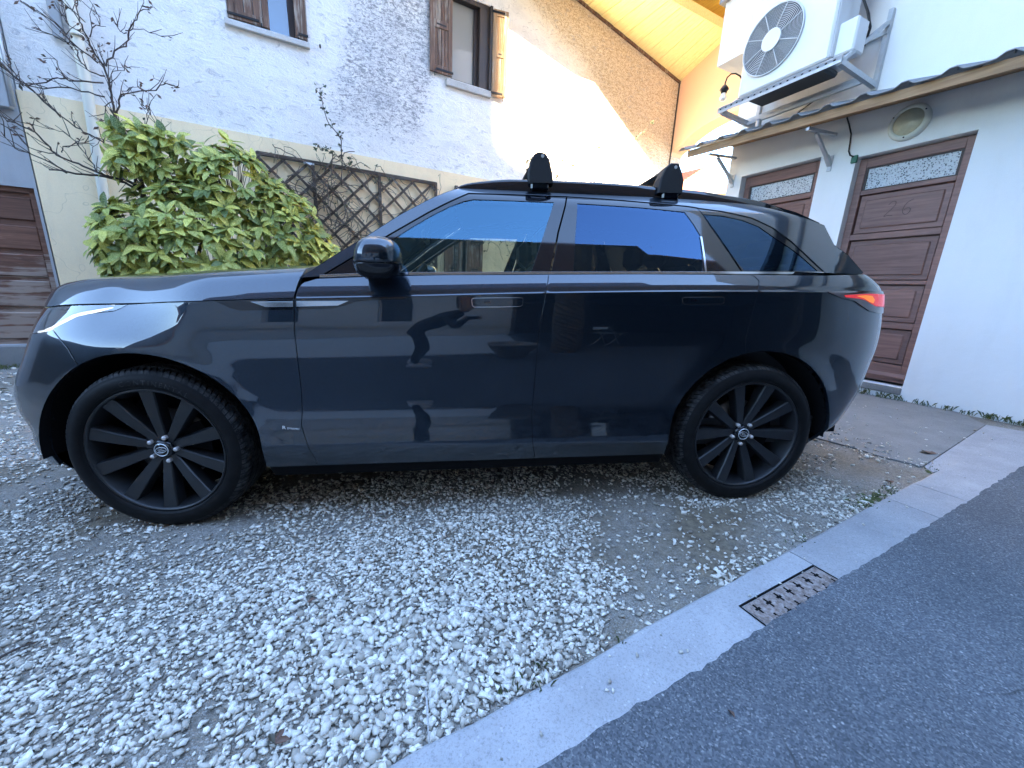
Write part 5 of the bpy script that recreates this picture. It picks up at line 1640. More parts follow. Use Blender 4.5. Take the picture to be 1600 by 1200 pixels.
# ---------------------------------------------------------------- GARAGE NEIGHBOUR, far left
gar = empty('garage', (HP0[0], HP0[1], 0), rad(90 - HAZ))
tag(gar, 'grey rendered garage with a weathered red panelled wooden door at the left edge', 'garage')
mb = MB(); wall_sheet(mb, -7.5, .625, -.6, 9.0, [(-1.9, .60, .13, 2.10)], .03, .1, hp)
mb.build('wall', M['greyrender'], gar, recalc=False)
MB().box(hp(-7.5, .03, 2.96), hp(.60, .13, 9.0), .01).build('upper_wall', M['greyrender'], gar)
mb = MB().tube([hp(.625, .12, 2.98), hp(.645, .12, 4.2)], .022, 8).tube([hp(.40, .14, 3.42), hp(.63, .14, 3.42)], .012, 6)
mb.build('edge_strip', M['bluetape'], gar)
dr = MB().box(hp(-1.9, -.065, .13), hp(.60, -.03, 2.10)).build('door', M['garage'], gar)
for (z0, z1) in ((.62, .96), (1.01, 1.29), (1.35, 1.64), (1.71, 1.98), (.20, .55)):
    for (u0, u1) in ((-.62, .535), (-1.85, -.70)):
        MB().box(hp(u0, -.05, z0), hp(u1, -.012, z1), .012).build('door_panel', M['garage'], dr)
mb = MB()
mb.box(hp(.54, -.05, .13), hp(.60, .0, 2.1)).box(hp(-1.9, -.05, 2.04), hp(.6, .0, 2.1)).box(hp(-.69, -.05, .13), hp(-.63, -.008, 2.06))
mb.build('door_frame', M['garage'], dr)
MB().box(hp(-2.0, -.1, -.3), hp(.62, .10, .12), .01).build('threshold', M['slab'], gar)
mb = MB(); mb.add([hp(-7.5, .13, 9), hp(.6, .13, 9), hp(.6, -7, 10), hp(-7.5, -7, 10)], [(0, 1, 2, 3)]); mb.build('roof', M['tiles'], gar)

# ---------------------------------------------------------------- UTILITY BUILDING, right
ub = empty('utility_building', (RP0[0], RP0[1], 0), rad(90 - RAZ))
tag(ub, 'white rendered utility building with two red panelled doors on the right', 'building')
rp = lambda s, o, z: (s, o, z)
D1 = (-.335, .60, .27, 2.755); D2 = (.975, 2.00, .27, 2.86)
mb = MB(); wall_sheet(mb, -7.0, 2.22, -.4, 5.25, [D1, D2], 0, .16, rp)
mb.build('wall', M['white'], ub, recalc=False)
mb = MB()
mb.add([rp(2.22, -.39, -.4), rp(2.22, -4, -.4), rp(2.22, -4, 5.25), rp(2.22, -.39, 5.25)], [(0, 1, 2, 3)])
mb.add([rp(-7, -4, -.4), rp(2.22, -4, -.4), rp(2.22, -4, 5.25), rp(-7, -4, 5.25)], [(0, 1, 2, 3)])
mb.build('rear_wall', M['white'], ub)
mb = MB(); mb.box(rp(-7.4, .35, 5.25), rp(2.3, -4.2, 5.36)); mb.build('roof', M['sheet'], ub)
MB().box(rp(-7.0, -.02, 5.37), rp(-1.5, -4, 9.3)).build('added_storey', M['white'], ub)  # unseen block added to darken the rear quarter glass reflection
def panel_door(u0, u1, z0, z1, glass, panels, kick):
    fr = MB()
    # frame and rails left standing round the sunk panels
    o_f, o_b = -.095, -.15
    zs = sorted([z0, z1] + [v for p in panels for v in p] + list(glass))
    st = .075
    root = empty('door', (0, 0, 0), 0, ub)
    MB().box(rp(u0, o_b - .02, z0), rp(u1, o_b, z1)).build('door_leaf', M['door'], root)
    fr.box(rp(u0, o_b, z0), rp(u0 + st, o_f, z1), .004).box(rp(u1 - st, o_b, z0), rp(u1, o_f, z1), .004)
    blocks = sorted(list(panels) + [tuple(glass)])
    lo = z0
    for (a, b) in blocks:
        if a - lo > .01: fr.box(rp(u0 + st, o_b, lo), rp(u1 - st, o_f, a), .004)
        lo = b
    fr.box(rp(u0 + st, o_b, lo), rp(u1 - st, o_f, z1), .004)
    fr.build('door_frame', M['door'], root)
    for (a, b) in panels:
        MB().box(rp(u0 + st + .012, o_b, a + .012), rp(u1 - st - .012, o_f - .028, b - .012), .002).build('door_panel', M['door'], root)
        MB().box(rp(u0 + st + .06, o_b, a + .06), rp(u1 - st - .06, o_f - .016, b - .06), .010).build('door_panel', M['door'], root)
    g_ = MB().box(rp(u0 + st + .02, o_b, glass[0] + .012), rp(u1 - st - .02, o_f - .025, glass[1] - .012)).build('glass_pane', M['frost'], root)
    bd = MB()
    bd.box(rp(u0 + st, o_b, glass[0]), rp(u0 + st + .022, o_f - .01, glass[1])).box(rp(u1 - st - .022, o_b, glass[0]), rp(u1 - st, o_f - .01, glass[1]))
    bd.box(rp(u0 + st, o_b, glass[0]), rp(u1 - st, o_f - .012, glass[0] + .014)).box(rp(u0 + st, o_b, glass[1] - .014), rp(u1 - st, o_f - .012, glass[1]))
    bd.build('glazing_bead', M['darkframe'], root)
    MB().prism([(o_f, kick), (o_f + .03, kick - .035), (o_f + .03, kick - .055), (o_f, kick - .055)], u0 + .02, u1 - .02, 'yz').build('weather_board', M['door'], root)
    return root
d1 = panel_door(-.325, .60, .30, 2.745, (2.40, 2.645), [(.49, .885), (.95, 1.36), (1.40, 1.86), (1.925, 2.355)], .40)
d2 = panel_door(.985, 1.99, .30, 2.85, (2.49, 2.72), [(.49, .885), (.95, 1.38), (1.45, 1.92), (2.0, 2.43)], .40)
# the number chalked on the upper panel
mb = MB()
n2 = [(-.055, .075), (-.035, .10), (-.012, .098), (-.008, .07), (-.03, .03), (-.07, -.025), (-.045, -.022), (-.012, -.028)]
n6 = [(.105, .10), (.07, .075), (.052, .03), (.055, -.01), (.075, -.03), (.098, -.012), (.098, .018), (.078, .028), (.06, .012)]
def smooth_line(pts, k=6):
    p = [Vector((a, b, 0)) for a, b in pts]; out = []
    for i in range(len(p) - 1):
        p0, p1, p2, p3 = p[max(i - 1, 0)], p[i], p[i + 1], p[min(i + 2, len(p) - 1)]
        for j in range(k):
            t = j / k
            out.append(.5 * ((2 * p1) + (p2 - p0) * t + (2 * p0 - 5 * p1 + 4 * p2 - p3) * t * t + (3 * p1 - p0 - 3 * p2 + p3) * t ** 3))
    out.append(p[-1]); return out
for pts in (n2, n6):
    # seen from the yard the s axis runs right to left
    mb.tube([rp(.17 - v.x * 1.25, -.1105, 2.125 + v.y * 1.15) for v in smooth_line(pts)], .0024, 5)
mb.build('door_number', M['chalk'], d1)
MB().box(rp(-.335, -.15, .19), rp(.61, .012, .265), .006).box(rp(.97, -.15, .19), rp(2.0, .012, .265), .006).build('threshold', M['slab'], ub)
# bay above left of the air unit
MB().box(rp(2.37, .40, 4.28), rp(1.25, -.1, 5.02)).build('bay', M['white'], ub)
MB().box(rp(2.43, .46, 5.02), rp(1.2, -.1, 5.10)).build('bay_coping', M['sheet'], ub)
MB().box(rp(.9, .10, 4.62), rp(-5.0, -.05, 4.70)).build('string_course', M['sheet'], ub)

# canopy over the doors
can = empty('canopy', (RP0[0], RP0[1], 0), rad(90 - RAZ))
tag(can, 'lean-to canopy of grey corrugated sheet with a pine fascia over the two doors', 'canopy')
zf = lambda s: 3.005 + .055 * (s + .67)
MB().bar(rp(2.49, .59, zf(2.49)), rp(-5.0, .59, zf(-5.0) + .0), .035, .085).build('fascia_board', M['fascia'], can)
rows = []
for k in range(170):
    s = 2.62 - k * .045
    ph = (k % 7)
    hgt = .030 if ph in (0, 1) else (.0 if ph > 2 or ph == 6 else .012)
    hgt = {0: .004, 1: .034, 2: .038, 3: .006}.get(ph, 0.0)
    rows.append([rp(s, .66, zf(s) + .052 + hgt), rp(s, -.0, zf(s) + .26 + hgt)])
mb = MB().sheet(rows, False)
mb.sheet([[(a[0], a[1], a[2] - .008) for a in r] for r in rows], False, True)
mb.sheet([[r[0], (r[0][0], r[0][1], r[0][2] - .008)] for r in rows], False)
mb.build('roof_sheet', M['sheet'], can)
mb = MB()
for k in range(0, 170, 7):
    s = 2.62 - (k + 1.5) * .045
    mb.tube([rp(s, .56, zf(s) + .085), rp(s, .56, zf(s) + .115)], .008, 6)
mb.build('sheet_bolt', M['sheet'], can)
for s in (2.13, .86, -2.0):
    mb = MB().bar(rp(s, .58, zf(s) - .075), rp(s, .02, zf(s) - .03), .035, .03).bar(rp(s, .40, zf(s) - .085), rp(s, .015, zf(s) - .34), .032, .032).box(rp(s - .022, 0, zf(s) - .42), rp(s + .022, .012, zf(s) - .25)).bar(rp(s, .11, zf(s) - .275), rp(s, .01, zf(s) - .352), .042, .042)
    mb.build('strut_bracket', M['galv'], can)
MB().bar(rp(2.2, .05, zf(2.2) + .16), rp(-5, .05, zf(-5) + .16), .05, .06).build('wall_plate', M['fascia'], can)

# air unit on its bracket
ac = empty('air_conditioner', (RP0[0], RP0[1], 0), rad(90 - RAZ))
tag(ac, 'white outdoor air conditioning unit with a round fan grille above the canopy', 'air conditioner')
AO = .70
zc_, sc_ = 4.06, 1.385
MB().box(rp(.73, .30, 3.60), rp(1.73, AO, 4.98), .018).build('casing', M['acwhite'], ac)
MB().box(rp(.735, .66, 3.63), rp(.725, .33, 4.95)).box(rp(.55, .42, 3.62), rp(.725, .62, 3.92), .015).build('side_cover', M['acwhite'], ac)
RF_ = .335
fan = MB()
fan.add([rp(sc_ + RF_ * math.cos(t), AO + .002, zc_ + RF_ * math.sin(t)) for t in np.linspace(0, 2 * math.pi, 49)[:-1]], [tuple(range(48))])
fan.build('fan_cavity', M['acdark'], ac)
def ring(mb, r, tr, o_):
    mb.tube([rp(sc_ + r * math.cos(t), o_, zc_ + r * math.sin(t)) for t in np.linspace(0, 2 * math.pi, 49)], tr, 5, False)
mb = MB()
for k in range(17):
    ring(mb, .115 + k * .0135, .0024, AO + .018)
ring(mb, RF_ + .002, .010, AO + .012)
for k in range(8):
    t = rad(22 + 45 * k)
    mb.bar(rp(sc_ + .09 * math.cos(t), AO + .024, zc_ + .09 * math.sin(t)), rp(sc_ + RF_ * math.cos(t), AO + .020, zc_ + RF_ * math.sin(t)), .007, .007, (0, 1, 0))
mb.build('fan_grille', M['grille'], ac)
mb = MB(); mb.tube([rp(sc_, AO + .012, zc_), rp(sc_, AO + .030, zc_)], .108, 40); mb.build('fan_boss', M['acwhite'], ac)
for k in range(4):
    a = rad(35 + 90 * k); vs = []
    for (r, da) in ((.08, -.35), (.32, -.32), (.32, .25), (.08, .3)):
        vs.append(rp(sc_ + r * math.cos(a + da), AO + .003 + .005 * (da > 0), zc_ + r * math.sin(a + da)))
    MB().add(vs, [(0, 1, 2, 3)]).build('fan_blade', simple('fan_blade_grey', (0.12, .125, .13), .6) if k == 0 else bpy.data.materials['fan_blade_grey'], ac)
MB().box(rp(.66, .40, 4.33), rp(.73, .52, 4.62), .01).build('service_cover', M['acwhite'], ac)
mb = MB()
for (dx, dz) in ((0, 0), (.02, .01), (-.015, -.008)):
    mb.tube([rp(.68, .46 + dx, 4.33), rp(.66, .46 + dx, 4.18 + dz), rp(.60, .40 + dx, 4.02 + dz), rp(.57, .36, 3.88 + dz), rp(.60, .34, 3.74)], .011, 7)
mb.build('power_cable', M['black'], ac)

stand = empty('wall_bracket', (RP0[0], RP0[1], 0), rad(90 - RAZ))
tag(stand, 'grey galvanised wall bracket with triangular side frames carrying the air unit', 'bracket')
RO = .76
mb = MB().box(rp(.545, RO - .02, 3.50), rp(1.93, RO + .02, 3.535)).box(rp(.545, RO + .012, 3.47), rp(1.93, RO + .02, 3.54)).box(rp(.6, .2, 3.47), rp(1.9, .24, 3.51))
mb.build('front_rail', M['galv'], stand)
mb = MB()
for k in range(18): mb.box(rp(.60 + k * .075, RO + .019, 3.505), rp(.60 + k * .075 + .022, RO + .0212, 3.518))
mb.build('rail_hole', M['dark'], stand)
for s in (.57, 1.88):
    fr = MB().bar(rp(s, RO, 3.485), rp(s, .02, 3.44), .045, .05).bar(rp(s, .03, 3.40), rp(s, .03, 4.14), .05, .04).bar(rp(s, RO - .03, 3.50), rp(s, .05, 4.02), .035, .035)
    fr.build('side_frame', M['galv'], stand)
MB().bar(rp(.55, .05, 3.93), rp(1.9, .05, 3.93), .04, .05).bar(rp(.57, .25, 3.44), rp(1.9, .25, 3.44), .03, .035).build('cross_bar', M['galv'], stand)
MB().box(rp(.78, .36, 3.53), rp(1.62, .66, 3.595), .02).build('drip_tray', M['acdark'], stand)
mb = MB().tube([rp(1.70, .25, 3.44), rp(1.70, .25, 3.25)], .035, 10); mb.build('drain_pipe', M['galv'], stand)

# bulkhead lamp over the door
bl = empty('bulkhead_lamp', (RP0[0], RP0[1], 0), rad(90 - RAZ))
tag(bl, 'round unlit bulkhead lamp with cream ring on the wall above the numbered door', 'lamp')
mb = MB().revolve([(.165, 0), (.168, .03), (.155, .055), (.128, .06), (.122, .045)], (.19, 0, 2.975), 40); mb.build('lamp_ring', M['lampring'], bl)
mb = MB().revolve([(.0001, .085), (.04, .084), (.08, .075), (.11, .058), (.127, .04)], (.19, 0, 2.975), 32); mb.build('lamp_glass', M['bulkhead'], bl)
mb = MB()
for a in (30, 150, 270):
    mb.tube([rp(.19 + .145 * math.cos(rad(a)), .055, 2.975 + .145 * math.sin(rad(a))), rp(.19 + .145 * math.cos(rad(a)), .064, 2.975 + .145 * math.sin(rad(a)))], .007, 8)
mb.build('lamp_screw', M['iron'], bl)
# gooseneck lamp at the corner of the building
gk = empty('gooseneck_lamp', (RP0[0], RP0[1], 0), rad(90 - RAZ))
tag(gk, 'small black gooseneck lamp with a bare bulb under the bay', 'lamp')
cxl = 2.36
mb = MB().tube([rp(2.19, .005, 4.10), rp(2.19, .06, 4.12), rp(2.20, .12, 4.17), rp(2.24, .165, 4.205), rp(2.29, .19, 4.215), rp(2.34, .20, 4.19), rp(cxl, .20, 4.13), rp(cxl, .20, 4.08)], .010, 8)
mb.build('lamp_arm', M['black'], gk)
def vrev(prof, c, n=20):
    vs = []; fs = []; m = len(prof)
    for k in range(n):
        t = 2 * math.pi * k / n
        vs += [(c[0] + r * math.cos(t), c[1] + r * math.sin(t), c[2] + z) for r, z in prof]
    for k in range(n):
        for j in range(m - 1): fs.append((k * m + j, k * m + j + 1, ((k + 1) % n) * m + j + 1, ((k + 1) % n) * m + j))
    return MB().add(vs, fs, True)
vrev([(.0001, .04), (.03, .035), (.055, .0), (.062, -.02), (.045, -.035), (.04, -.06), (.0001, -.06)], rp(cxl, .20, 4.06)).build('lamp_cap', M['black'], gk)
vrev([(.028, 0), (.034, -.03), (.046, -.055), (.046, -.075), (.03, -.095), (.0001, -.10)], rp(cxl, .20, 4.0)).build('bulb', M['bulb'], gk)
# cables
cb = MB().tube([rp(.76, .06, 3.20), rp(.735, .03, 3.12), rp(.70, .02, 3.02), rp(.69, .02, 2.93), rp(.685, .02, 2.84), rp(.66, .025, 2.79), rp(.62, .03, 2.765)], .008, 7)
c1 = cb.build('power_cable', M['black']); c1.matrix_world = ub.matrix_basis
tag(c1, 'black cable dropping down the wall to a green clip at the numbered door', 'cable')
MB().box(rp(.585, -.01, 2.70), rp(.645, .02, 2.78), .006).build('cable_clip', M['green'], c1)
cb = MB().tube([rp(1.78, .03, 3.30), rp(1.55, .02, 3.36), rp(1.2, .02, 3.52), rp(.95, .02, 3.60), rp(.75, .02, 3.58)], .008, 7)
c2 = cb.build('power_cable', M['black']); c2.matrix_world = ub.matrix_basis
tag(c2, 'thin black cable sagging along the white wall under the air unit bracket', 'cable')

# ---------------------------------------------------------------- FAR HOUSES seen through the arch
def far_house(loc, rz, w, d, h, rh, label, hip=False):
    r = empty('far_house', loc, rz); tag(r, label, 'house', 'tiled houses beyond the archway')
    MB().box((-w / 2, -d / 2, -12), (w / 2, d / 2, h)).build('wall', M['yellowwall'], r)
    mb = MB()
    v = [(-w / 2 - .4, -d / 2 - .5, h), (w / 2 + .4, -d / 2 - .5, h), (w / 2 + .4, d / 2 + .5, h), (-w / 2 - .4, d / 2 + .5, h), (-w / 2 + (2.2 if hip else -.4), 0, h + rh), (w / 2 - (2.2 if hip else -.4), 0, h + rh)]
    mb.add(v, [(0, 1, 5, 4), (2, 3, 4, 5), (3, 0, 4), (1, 2, 5)])
    rf = mb.build('roof', M['tiles'], r)
    mb = MB()
    for k in range(12):
        t = k / 12
        a = Vector(v[0]).lerp(Vector(v[4]), t); b = Vector(v[1]).lerp(Vector(v[5]), t)
        mb.bar(a + Vector((0, -.02, .03)), b + Vector((0, -.02, .03)), .05, .05)
    mb.build('tile_course', M['tiles'], rf)
    MB().box((-w / 2 + 1.2, .3, h + rh * .4), (-w / 2 + 1.8, .9, h + rh + .7)).build('chimney', M['yellowwall'], rf)
    MB().box((-w / 2 - .5, -d / 2 - .6, h - .12), (w / 2 + .5, -d / 2 - .48, h)).build('gutter', M['sheet'], r)
    for k in range(3):
        f_ = MB().box((-w / 2 + 1.2 + k * 2.4, -d / 2 - .06, h - 2.6), (-w / 2 + 2.1 + k * 2.4, -d / 2 + .05, h - 1.2)).build('window', M['sill'], r)
        MB().box((-w / 2 + 1.28 + k * 2.4, -d / 2 - .08, h - 2.5), (-w / 2 + 2.02 + k * 2.4, -d / 2 - .061, h - 1.3)).build('pane', M['pane'], f_)
    return r
far_house((17.2, 26.5, 0), rad(-28), 7.5, 6, 7.75, 1.25, 'far house with a low red tiled hip roof and yellow wall seen through the archway', True)
far_house((15.0, 30.5, 0), rad(-62), 7.0, 6, 8.3, 2.0, 'far house with a steeper red gable roof standing behind the yellow one', False)

# ---------------------------------------------------------------- BUILDINGS BEHIND THE PHOTOGRAPHER (seen only in reflections; sized to shape the sun patch and shade)
BY = -11.0
HY = -18.0; XE = 14.9; TH = 31.0  # edge and height set to bound the sun patch on the house wall
tb = empty('tall_house', (0, HY, 0)); tag(tb, 'tall timber clad house behind the photographer sized to shade the yard', 'building')
MB().box((-22, -8, -.8), (XE, 0, TH)).build('wall', M['timber'], tb)
MB().box((-22.3, -8.3, TH), (XE, .0, TH + .2)).build('roof', M['tiles'], tb)
for k in range(61):
    x0 = -22 + k * .6
    MB().box((x0 + .01, .0, 3.3), (x0 + .59, .06 + .01 * (k % 3), TH)).build('cladding_board', M['timber'], tb)
lb = empty('low_shade_block', (0, HY, 0)); tag(lb, 'lower dark block added beside the tall timber house to shade the yard', 'building')  # unseen block added to keep sun off the right of the yard
MB().box((XE + .02, -8, -.8), (36, -.05, 27.8)).build('wall', M['timber'], lb)
MB().box((XE + .02, -8.3, 27.8), (36.3, .0, 28.0)).build('roof', M['tiles'], lb)
an = empty('annex', (0, BY, 0)); tag(an, 'low pale rendered annex with two small windows across the road', 'building')
mb = MB(); wall_sheet(mb, -16, 1.3, -.8, 3.3, [(-6.5, -5.4, 1.4, 2.8), (-3.0, -1.9, 1.4, 2.8)], 0, .35, lambda u, o, z: (u, o, z))
mb.build('wall', M['back'], an, recalc=False)
MB().box((-16.2, -4, 3.3), (1.5, .3, 3.5)).build('roof', M['tiles'], an)
for (a, b, z0, z1) in ((-6.5, -5.4, 1.4, 2.8), (-3.0, -1.9, 1.4, 2.8)):
    f_ = MB().box((a, -.34, z0), (b, -.28, z1)).build('window', M['sill'], an)
    MB().box((a + .07, -.30, z0 + .07), (b - .07, -.27, z1 - .07)).build('pane', M['pane'], f_)
MB().box((-16, 0, .9), (1.3, .08, 1.1)).build('band_course', M['beige'], an)
cp = empty('carport', (0, BY, 0)); tag(cp, 'open dark carport across the road, its flat roof run forward to darken reflections', 'carport')
MB().box((1.5, -.4, 2.75), (9.5, 7.2, 2.95)).build('roof', M['timber'], cp)  # roof run forward and floor darkened for a dark rear door reflection
MB().box((1.5, -.4, -.5), (9.5, -.3, 2.75)).build('rear_wall', M['timber'], cp)
MB().box((9.4, -.3, -.5), (9.5, 5.5, 2.75)).build('side_wall', M['timber'], cp)
for x in (1.62, 5.4, 9.3): MB().box((x - .07, 6.9, -.2), (x + .07, 7.04, 2.75)).build('post', M['timber'], cp)
pv = MB(); pv.box((1.4, -.4, -.3), (9.6, 6.6, .0)); o = pv.build('floor_slab', M['darkslab'], cp)
for v in o.data.vertices: v.co.z += gz(v.co.x) + .022
# pale forecourt and edging stones across the road
fc = MB(); P_ = [(-16, -3.6), (.9, -3.6), (1.2, BY), (-16, BY)]
fc.add([(x, y, gz(x) + .03) for x, y in P_] + [(x, y, gz(x) - .05) for x, y in P_], [(0, 1, 2, 3)] + [(i, (i + 1) % 4, 4 + (i + 1) % 4, 4 + i) for i in range(4)])
o = fc.build('pavement', M['forecourt']); tag(o, kind='structure')
edg = empty('road_edging', (0, -3.6, 0)); tag(edg, kind='structure')
for k in range(34):
    x = -8.0 + k * .26
    MB().box((x, -.0, gz(x)), (x + .24, .20, gz(x) + .07), .02).build('edging_stone', M['kerb'], edg)

sb = empty('side_dark_block', (-13.5, 0, 0)); tag(sb, 'dark block added beyond the left edge to darken the car nose reflection', 'building')  # unseen mass added so the nose reflects something dark
mb = MB().box((-6, -9.5, -1.2), (0, 2.6, 3.4)); mb.build('wall', M['timber'], sb)
MB().box((-6.3, -9.8, 3.4), (.4, 2.9, 3.55)).build('roof', M['tiles'], sb)

# ================================================================ PLANTS
HM = Matrix.Translation((HP0[0], HP0[1], 0)) @ Matrix.Rotation(rad(90 - HAZ), 4, 'Z')
rnd = random.Random(11)
BR = json.loads('''{"rose":{"A":[1.0,0.02,[[1.91,1.105],[1.919,1.445],[1.884,2.144],[1.879,2.352],[1.845,2.55],[1.777,2.768],[1.755,2.874]]],"A2":[1.0,0.009,[[1.755,2.874],[1.752,2.994],[1.739,3.223],[1.704,3.366],[1.662,3.486],[1.649,3.595],[1.634,3.718],[1.62,3.907]]],"B":[1.1,0.007,[[1.781,2.847],[1.848,2.983],[1.879,3.046],[2.098,3.176],[2.24,3.275],[2.325,3.271],[2.393,3.216]]],"B2":[1.15,0.004,[[1.891,3.032],[1.92,3.088],[2.041,3.224]]],"C":[1.05,0.007,[[1.717,3.349],[1.759,3.325],[1.861,3.485],[1.945,3.594],[1.982,3.707],[2.068,3.828],[2.153,3.902],[2.243,3.924]]],"C2":[1.1,0.004,[[1.993,3.687],[1.94,3.677],[1.914,3.745],[1.869,3.818]]],"C3":[1.1,0.004,[[1.999,3.688],[2.08,3.743],[2.18,3.773],[2.308,3.787]]],"D":[0.9,0.006,[[1.713,3.255],[1.587,3.284],[1.524,3.364],[1.46,3.526],[1.376,3.571],[1.184,3.577]]],"D2":[0.95,0.006,[[1.687,3.358],[1.574,3.447],[1.485,3.511],[1.439,3.584],[1.398,3.652],[1.321,3.668],[1.212,3.723]]],"D3":[0.9,0.004,[[1.622,3.632],[1.499,3.672],[1.431,3.789],[1.345,3.869]]],"D4":[0.9,0.004,[[1.606,3.757],[1.552,3.822],[1.498,3.873],[1.46,3.906]]],"D5":[1.0,0.004,[[1.649,3.595],[1.727,3.712],[1.754,3.825],[1.715,3.893]]],"E":[1.3,0.006,[[1.787,3.067],[1.554,3.031],[1.485,3.036],[1.382,3.027],[1.16,2.941],[1.084,2.993],[1.038,3.019]]],"E2":[1.35,0.006,[[1.791,2.925],[1.666,2.942],[1.457,2.953],[1.282,2.926],[1.138,2.895]]],"E3":[1.3,0.004,[[1.485,3.036],[1.451,3.14],[1.425,3.228],[1.313,3.218]]],"E4":[1.4,0.004,[[1.425,2.647],[1.332,2.769],[1.228,2.877],[1.118,2.968],[1.081,3.016]]],"E5":[1.3,0.006,[[1.8,2.335],[1.688,2.485],[1.547,2.568],[1.439,2.641],[1.343,2.737],[1.251,2.858],[1.179,2.924],[1.109,3.065],[1.061,3.142]]],"L1":[1.2,0.013,[[1.925,2.071],[1.87,2.076],[1.768,2.128],[1.604,2.168],[1.447,2.149],[1.317,2.146],[1.238,2.133]]],"L2":[1.35,0.009,[[1.811,2.131],[1.609,2.163],[1.463,2.238],[1.318,2.285],[1.275,2.361],[1.219,2.456],[1.137,2.497],[1.035,2.532],[0.976,2.558]]],"L3":[1.3,0.006,[[1.351,2.13],[1.3,2.172],[1.113,2.272],[0.973,2.327],[0.933,2.44]]],"L4":[1.3,0.004,[[1.301,2.294],[1.115,2.331],[1.023,2.465],[0.949,2.529]]],"L5":[1.4,0.004,[[1.624,2.154],[1.583,2.272],[1.507,2.404],[1.412,2.516],[1.317,2.52],[1.245,2.493]]],"L6":[1.3,0.004,[[1.345,2.327],[1.372,2.381],[1.46,2.446],[1.611,2.538],[1.688,2.485]]],"T2":[1.1,0.014,[[1.901,2.085],[1.814,2.148],[1.733,2.197],[1.753,2.294],[1.776,2.378]]],"F":[1.0,0.004,[[1.752,2.994],[1.749,3.113],[1.792,3.261],[1.849,3.363],[1.888,3.41]]],"F2":[1.0,0.004,[[1.752,2.994],[1.686,2.941],[1.633,2.833],[1.587,2.811]]],"G":[1.0,0.005,[[1.755,2.874],[1.818,2.711],[1.876,2.65],[2.044,2.758],[2.123,2.829],[2.088,2.868],[2.069,2.984]]],"H":[1.0,0.004,[[1.899,2.614],[2.007,2.784],[2.057,2.981],[2.006,3.015],[1.933,3.127]]]},"shoot":{"s1":[0.25,0.006,[[4.193,2.64],[4.208,2.906],[4.221,3.294],[4.067,3.485],[3.991,3.686],[3.964,3.935]]],"s1b":[0.25,0.003,[[4.205,3.016],[4.088,3.087],[3.954,3.134],[3.892,3.14]]],"s1c":[0.25,0.003,[[4.198,2.904],[4.317,2.98],[4.358,3.025]]],"r1":[0.5,0.005,[[8.141,3.077],[8.198,3.322],[8.312,3.807],[8.215,4.017],[8.443,4.401]]],"r2":[0.5,0.004,[[8.376,3.111],[8.502,3.49],[8.7,3.938],[8.724,4.175]]],"r3":[0.5,0.005,[[9.035,3.207],[9.256,3.553],[9.909,4.103],[10.315,4.558],[10.62,4.848]]],"r4":[0.5,0.003,[[8.312,3.807],[8.133,3.717],[7.869,3.612],[7.647,3.628]]],"r5":[0.5,0.003,[[8.769,3.291],[8.909,3.557],[9.041,3.883],[9.188,4.09]]],"r6":[0.5,0.004,[[7.762,3.021],[7.673,3.238],[7.473,3.409],[7.549,3.577]]],"r7":[0.5,0.003,[[9.909,4.103],[9.638,4.053],[9.438,3.93]]]}}''')

def leaf_mesh(name, L, W, mat, fold=.22, droop=.18, n=4):
    vs = [(0, 0, 0)]; fs = []
    prof = [(.18, .62), (.42, 1.0), (.68, .82), (.88, .42)]
    for (t, w) in prof:
        x = L * t; z = -droop * L * t * t; h = W / 2 * w
        vs += [(x, -h, z + h * fold * 2), (x, 0, z), (x, h, z + h * fold * 2)]
    vs.append((L, 0, -droop * L))
    fs += [(0, 1, 2), (0, 2, 3)]
    for k in range(3):
        a = 1 + 3 * k
        fs += [(a, a + 3, a + 4, a + 1), (a + 1, a + 4, a + 5, a + 2)]
    fs += [(10, 13, 11), (11, 13, 12)]
    return vs, fs, mesh(name, vs, fs, mat, True)

# ---- variegated shrub
bush = empty('variegated_shrub', HM @ Vector(hp(2.6, 1.2, -.1)), rad(90 - HAZ))
tag(bush, 'large leafy shrub with yellow speckled green leaves against the beige wall behind the bonnet', 'shrub')
blobs = [(2.50, 1.2, 1.35, .90, .55, .95), (2.80, 1.2, 2.12, .44, .42, .60), (3.28, 1.2, 1.62, .50, .42, .72), (1.84, 1.2, 1.42, .40, .40, .52), (3.72, 1.15, 1.38, .30, .3, .45), (1.98, 1.3, 2.56, .20, .18, .16), (1.90, 1.3, 2.34, .17, .18, .15), (2.24, 1.25, 2.60, .16, .16, .15), (2.16, 1.25, 2.36, .18, .2, .16)]
variants = [leaf_mesh('aucuba_leaf', L, W, M['aucuba'], fo, dr) for (L, W, fo, dr) in ((.180, .076, .18, .20), (.200, .082, .10, .32), (.155, .070, .26, .12), (.13, .058, .2, .25))]
leaves = []
def inside_blob(p, skip):
    for i, b in enumerate(blobs):
        if i == skip: continue
        if sum(((p[k] - b[k]) / (b[k + 3] * .80)) ** 2 for k in range(3)) < 1: return True
    return False
area_w = [b[3] * b[5] + b[3] * b[4] for b in blobs]
camh = HM.inverted() @ Vector(CAM); camh = Vector((camh.x, -camh.y, camh.z))   # (s, o, z)
stems = MB()
tips = []
while len(tips) < 560:
    i = rnd.choices(range(len(blobs)), area_w)[0]; b = blobs[i]
    d = Vector((rnd.gauss(0, 1), rnd.gauss(.25, 1), rnd.gauss(.1, 1))).normalized()
    r_ = rnd.uniform(.80, 1.04)
    p = (b[0] + d.x * b[3] * r_, b[1] + d.y * b[4] * r_, b[2] + d.z * b[5] * r_)
    if p[1] < .25 or p[2] < .25 or inside_blob(p, i): continue
    if d.y < -.55: continue
    ax = Vector((d.x * .8, d.y * .9 + .15, d.z * .55 + .45)).normalized()
    tips.append((Vector(p), ax))
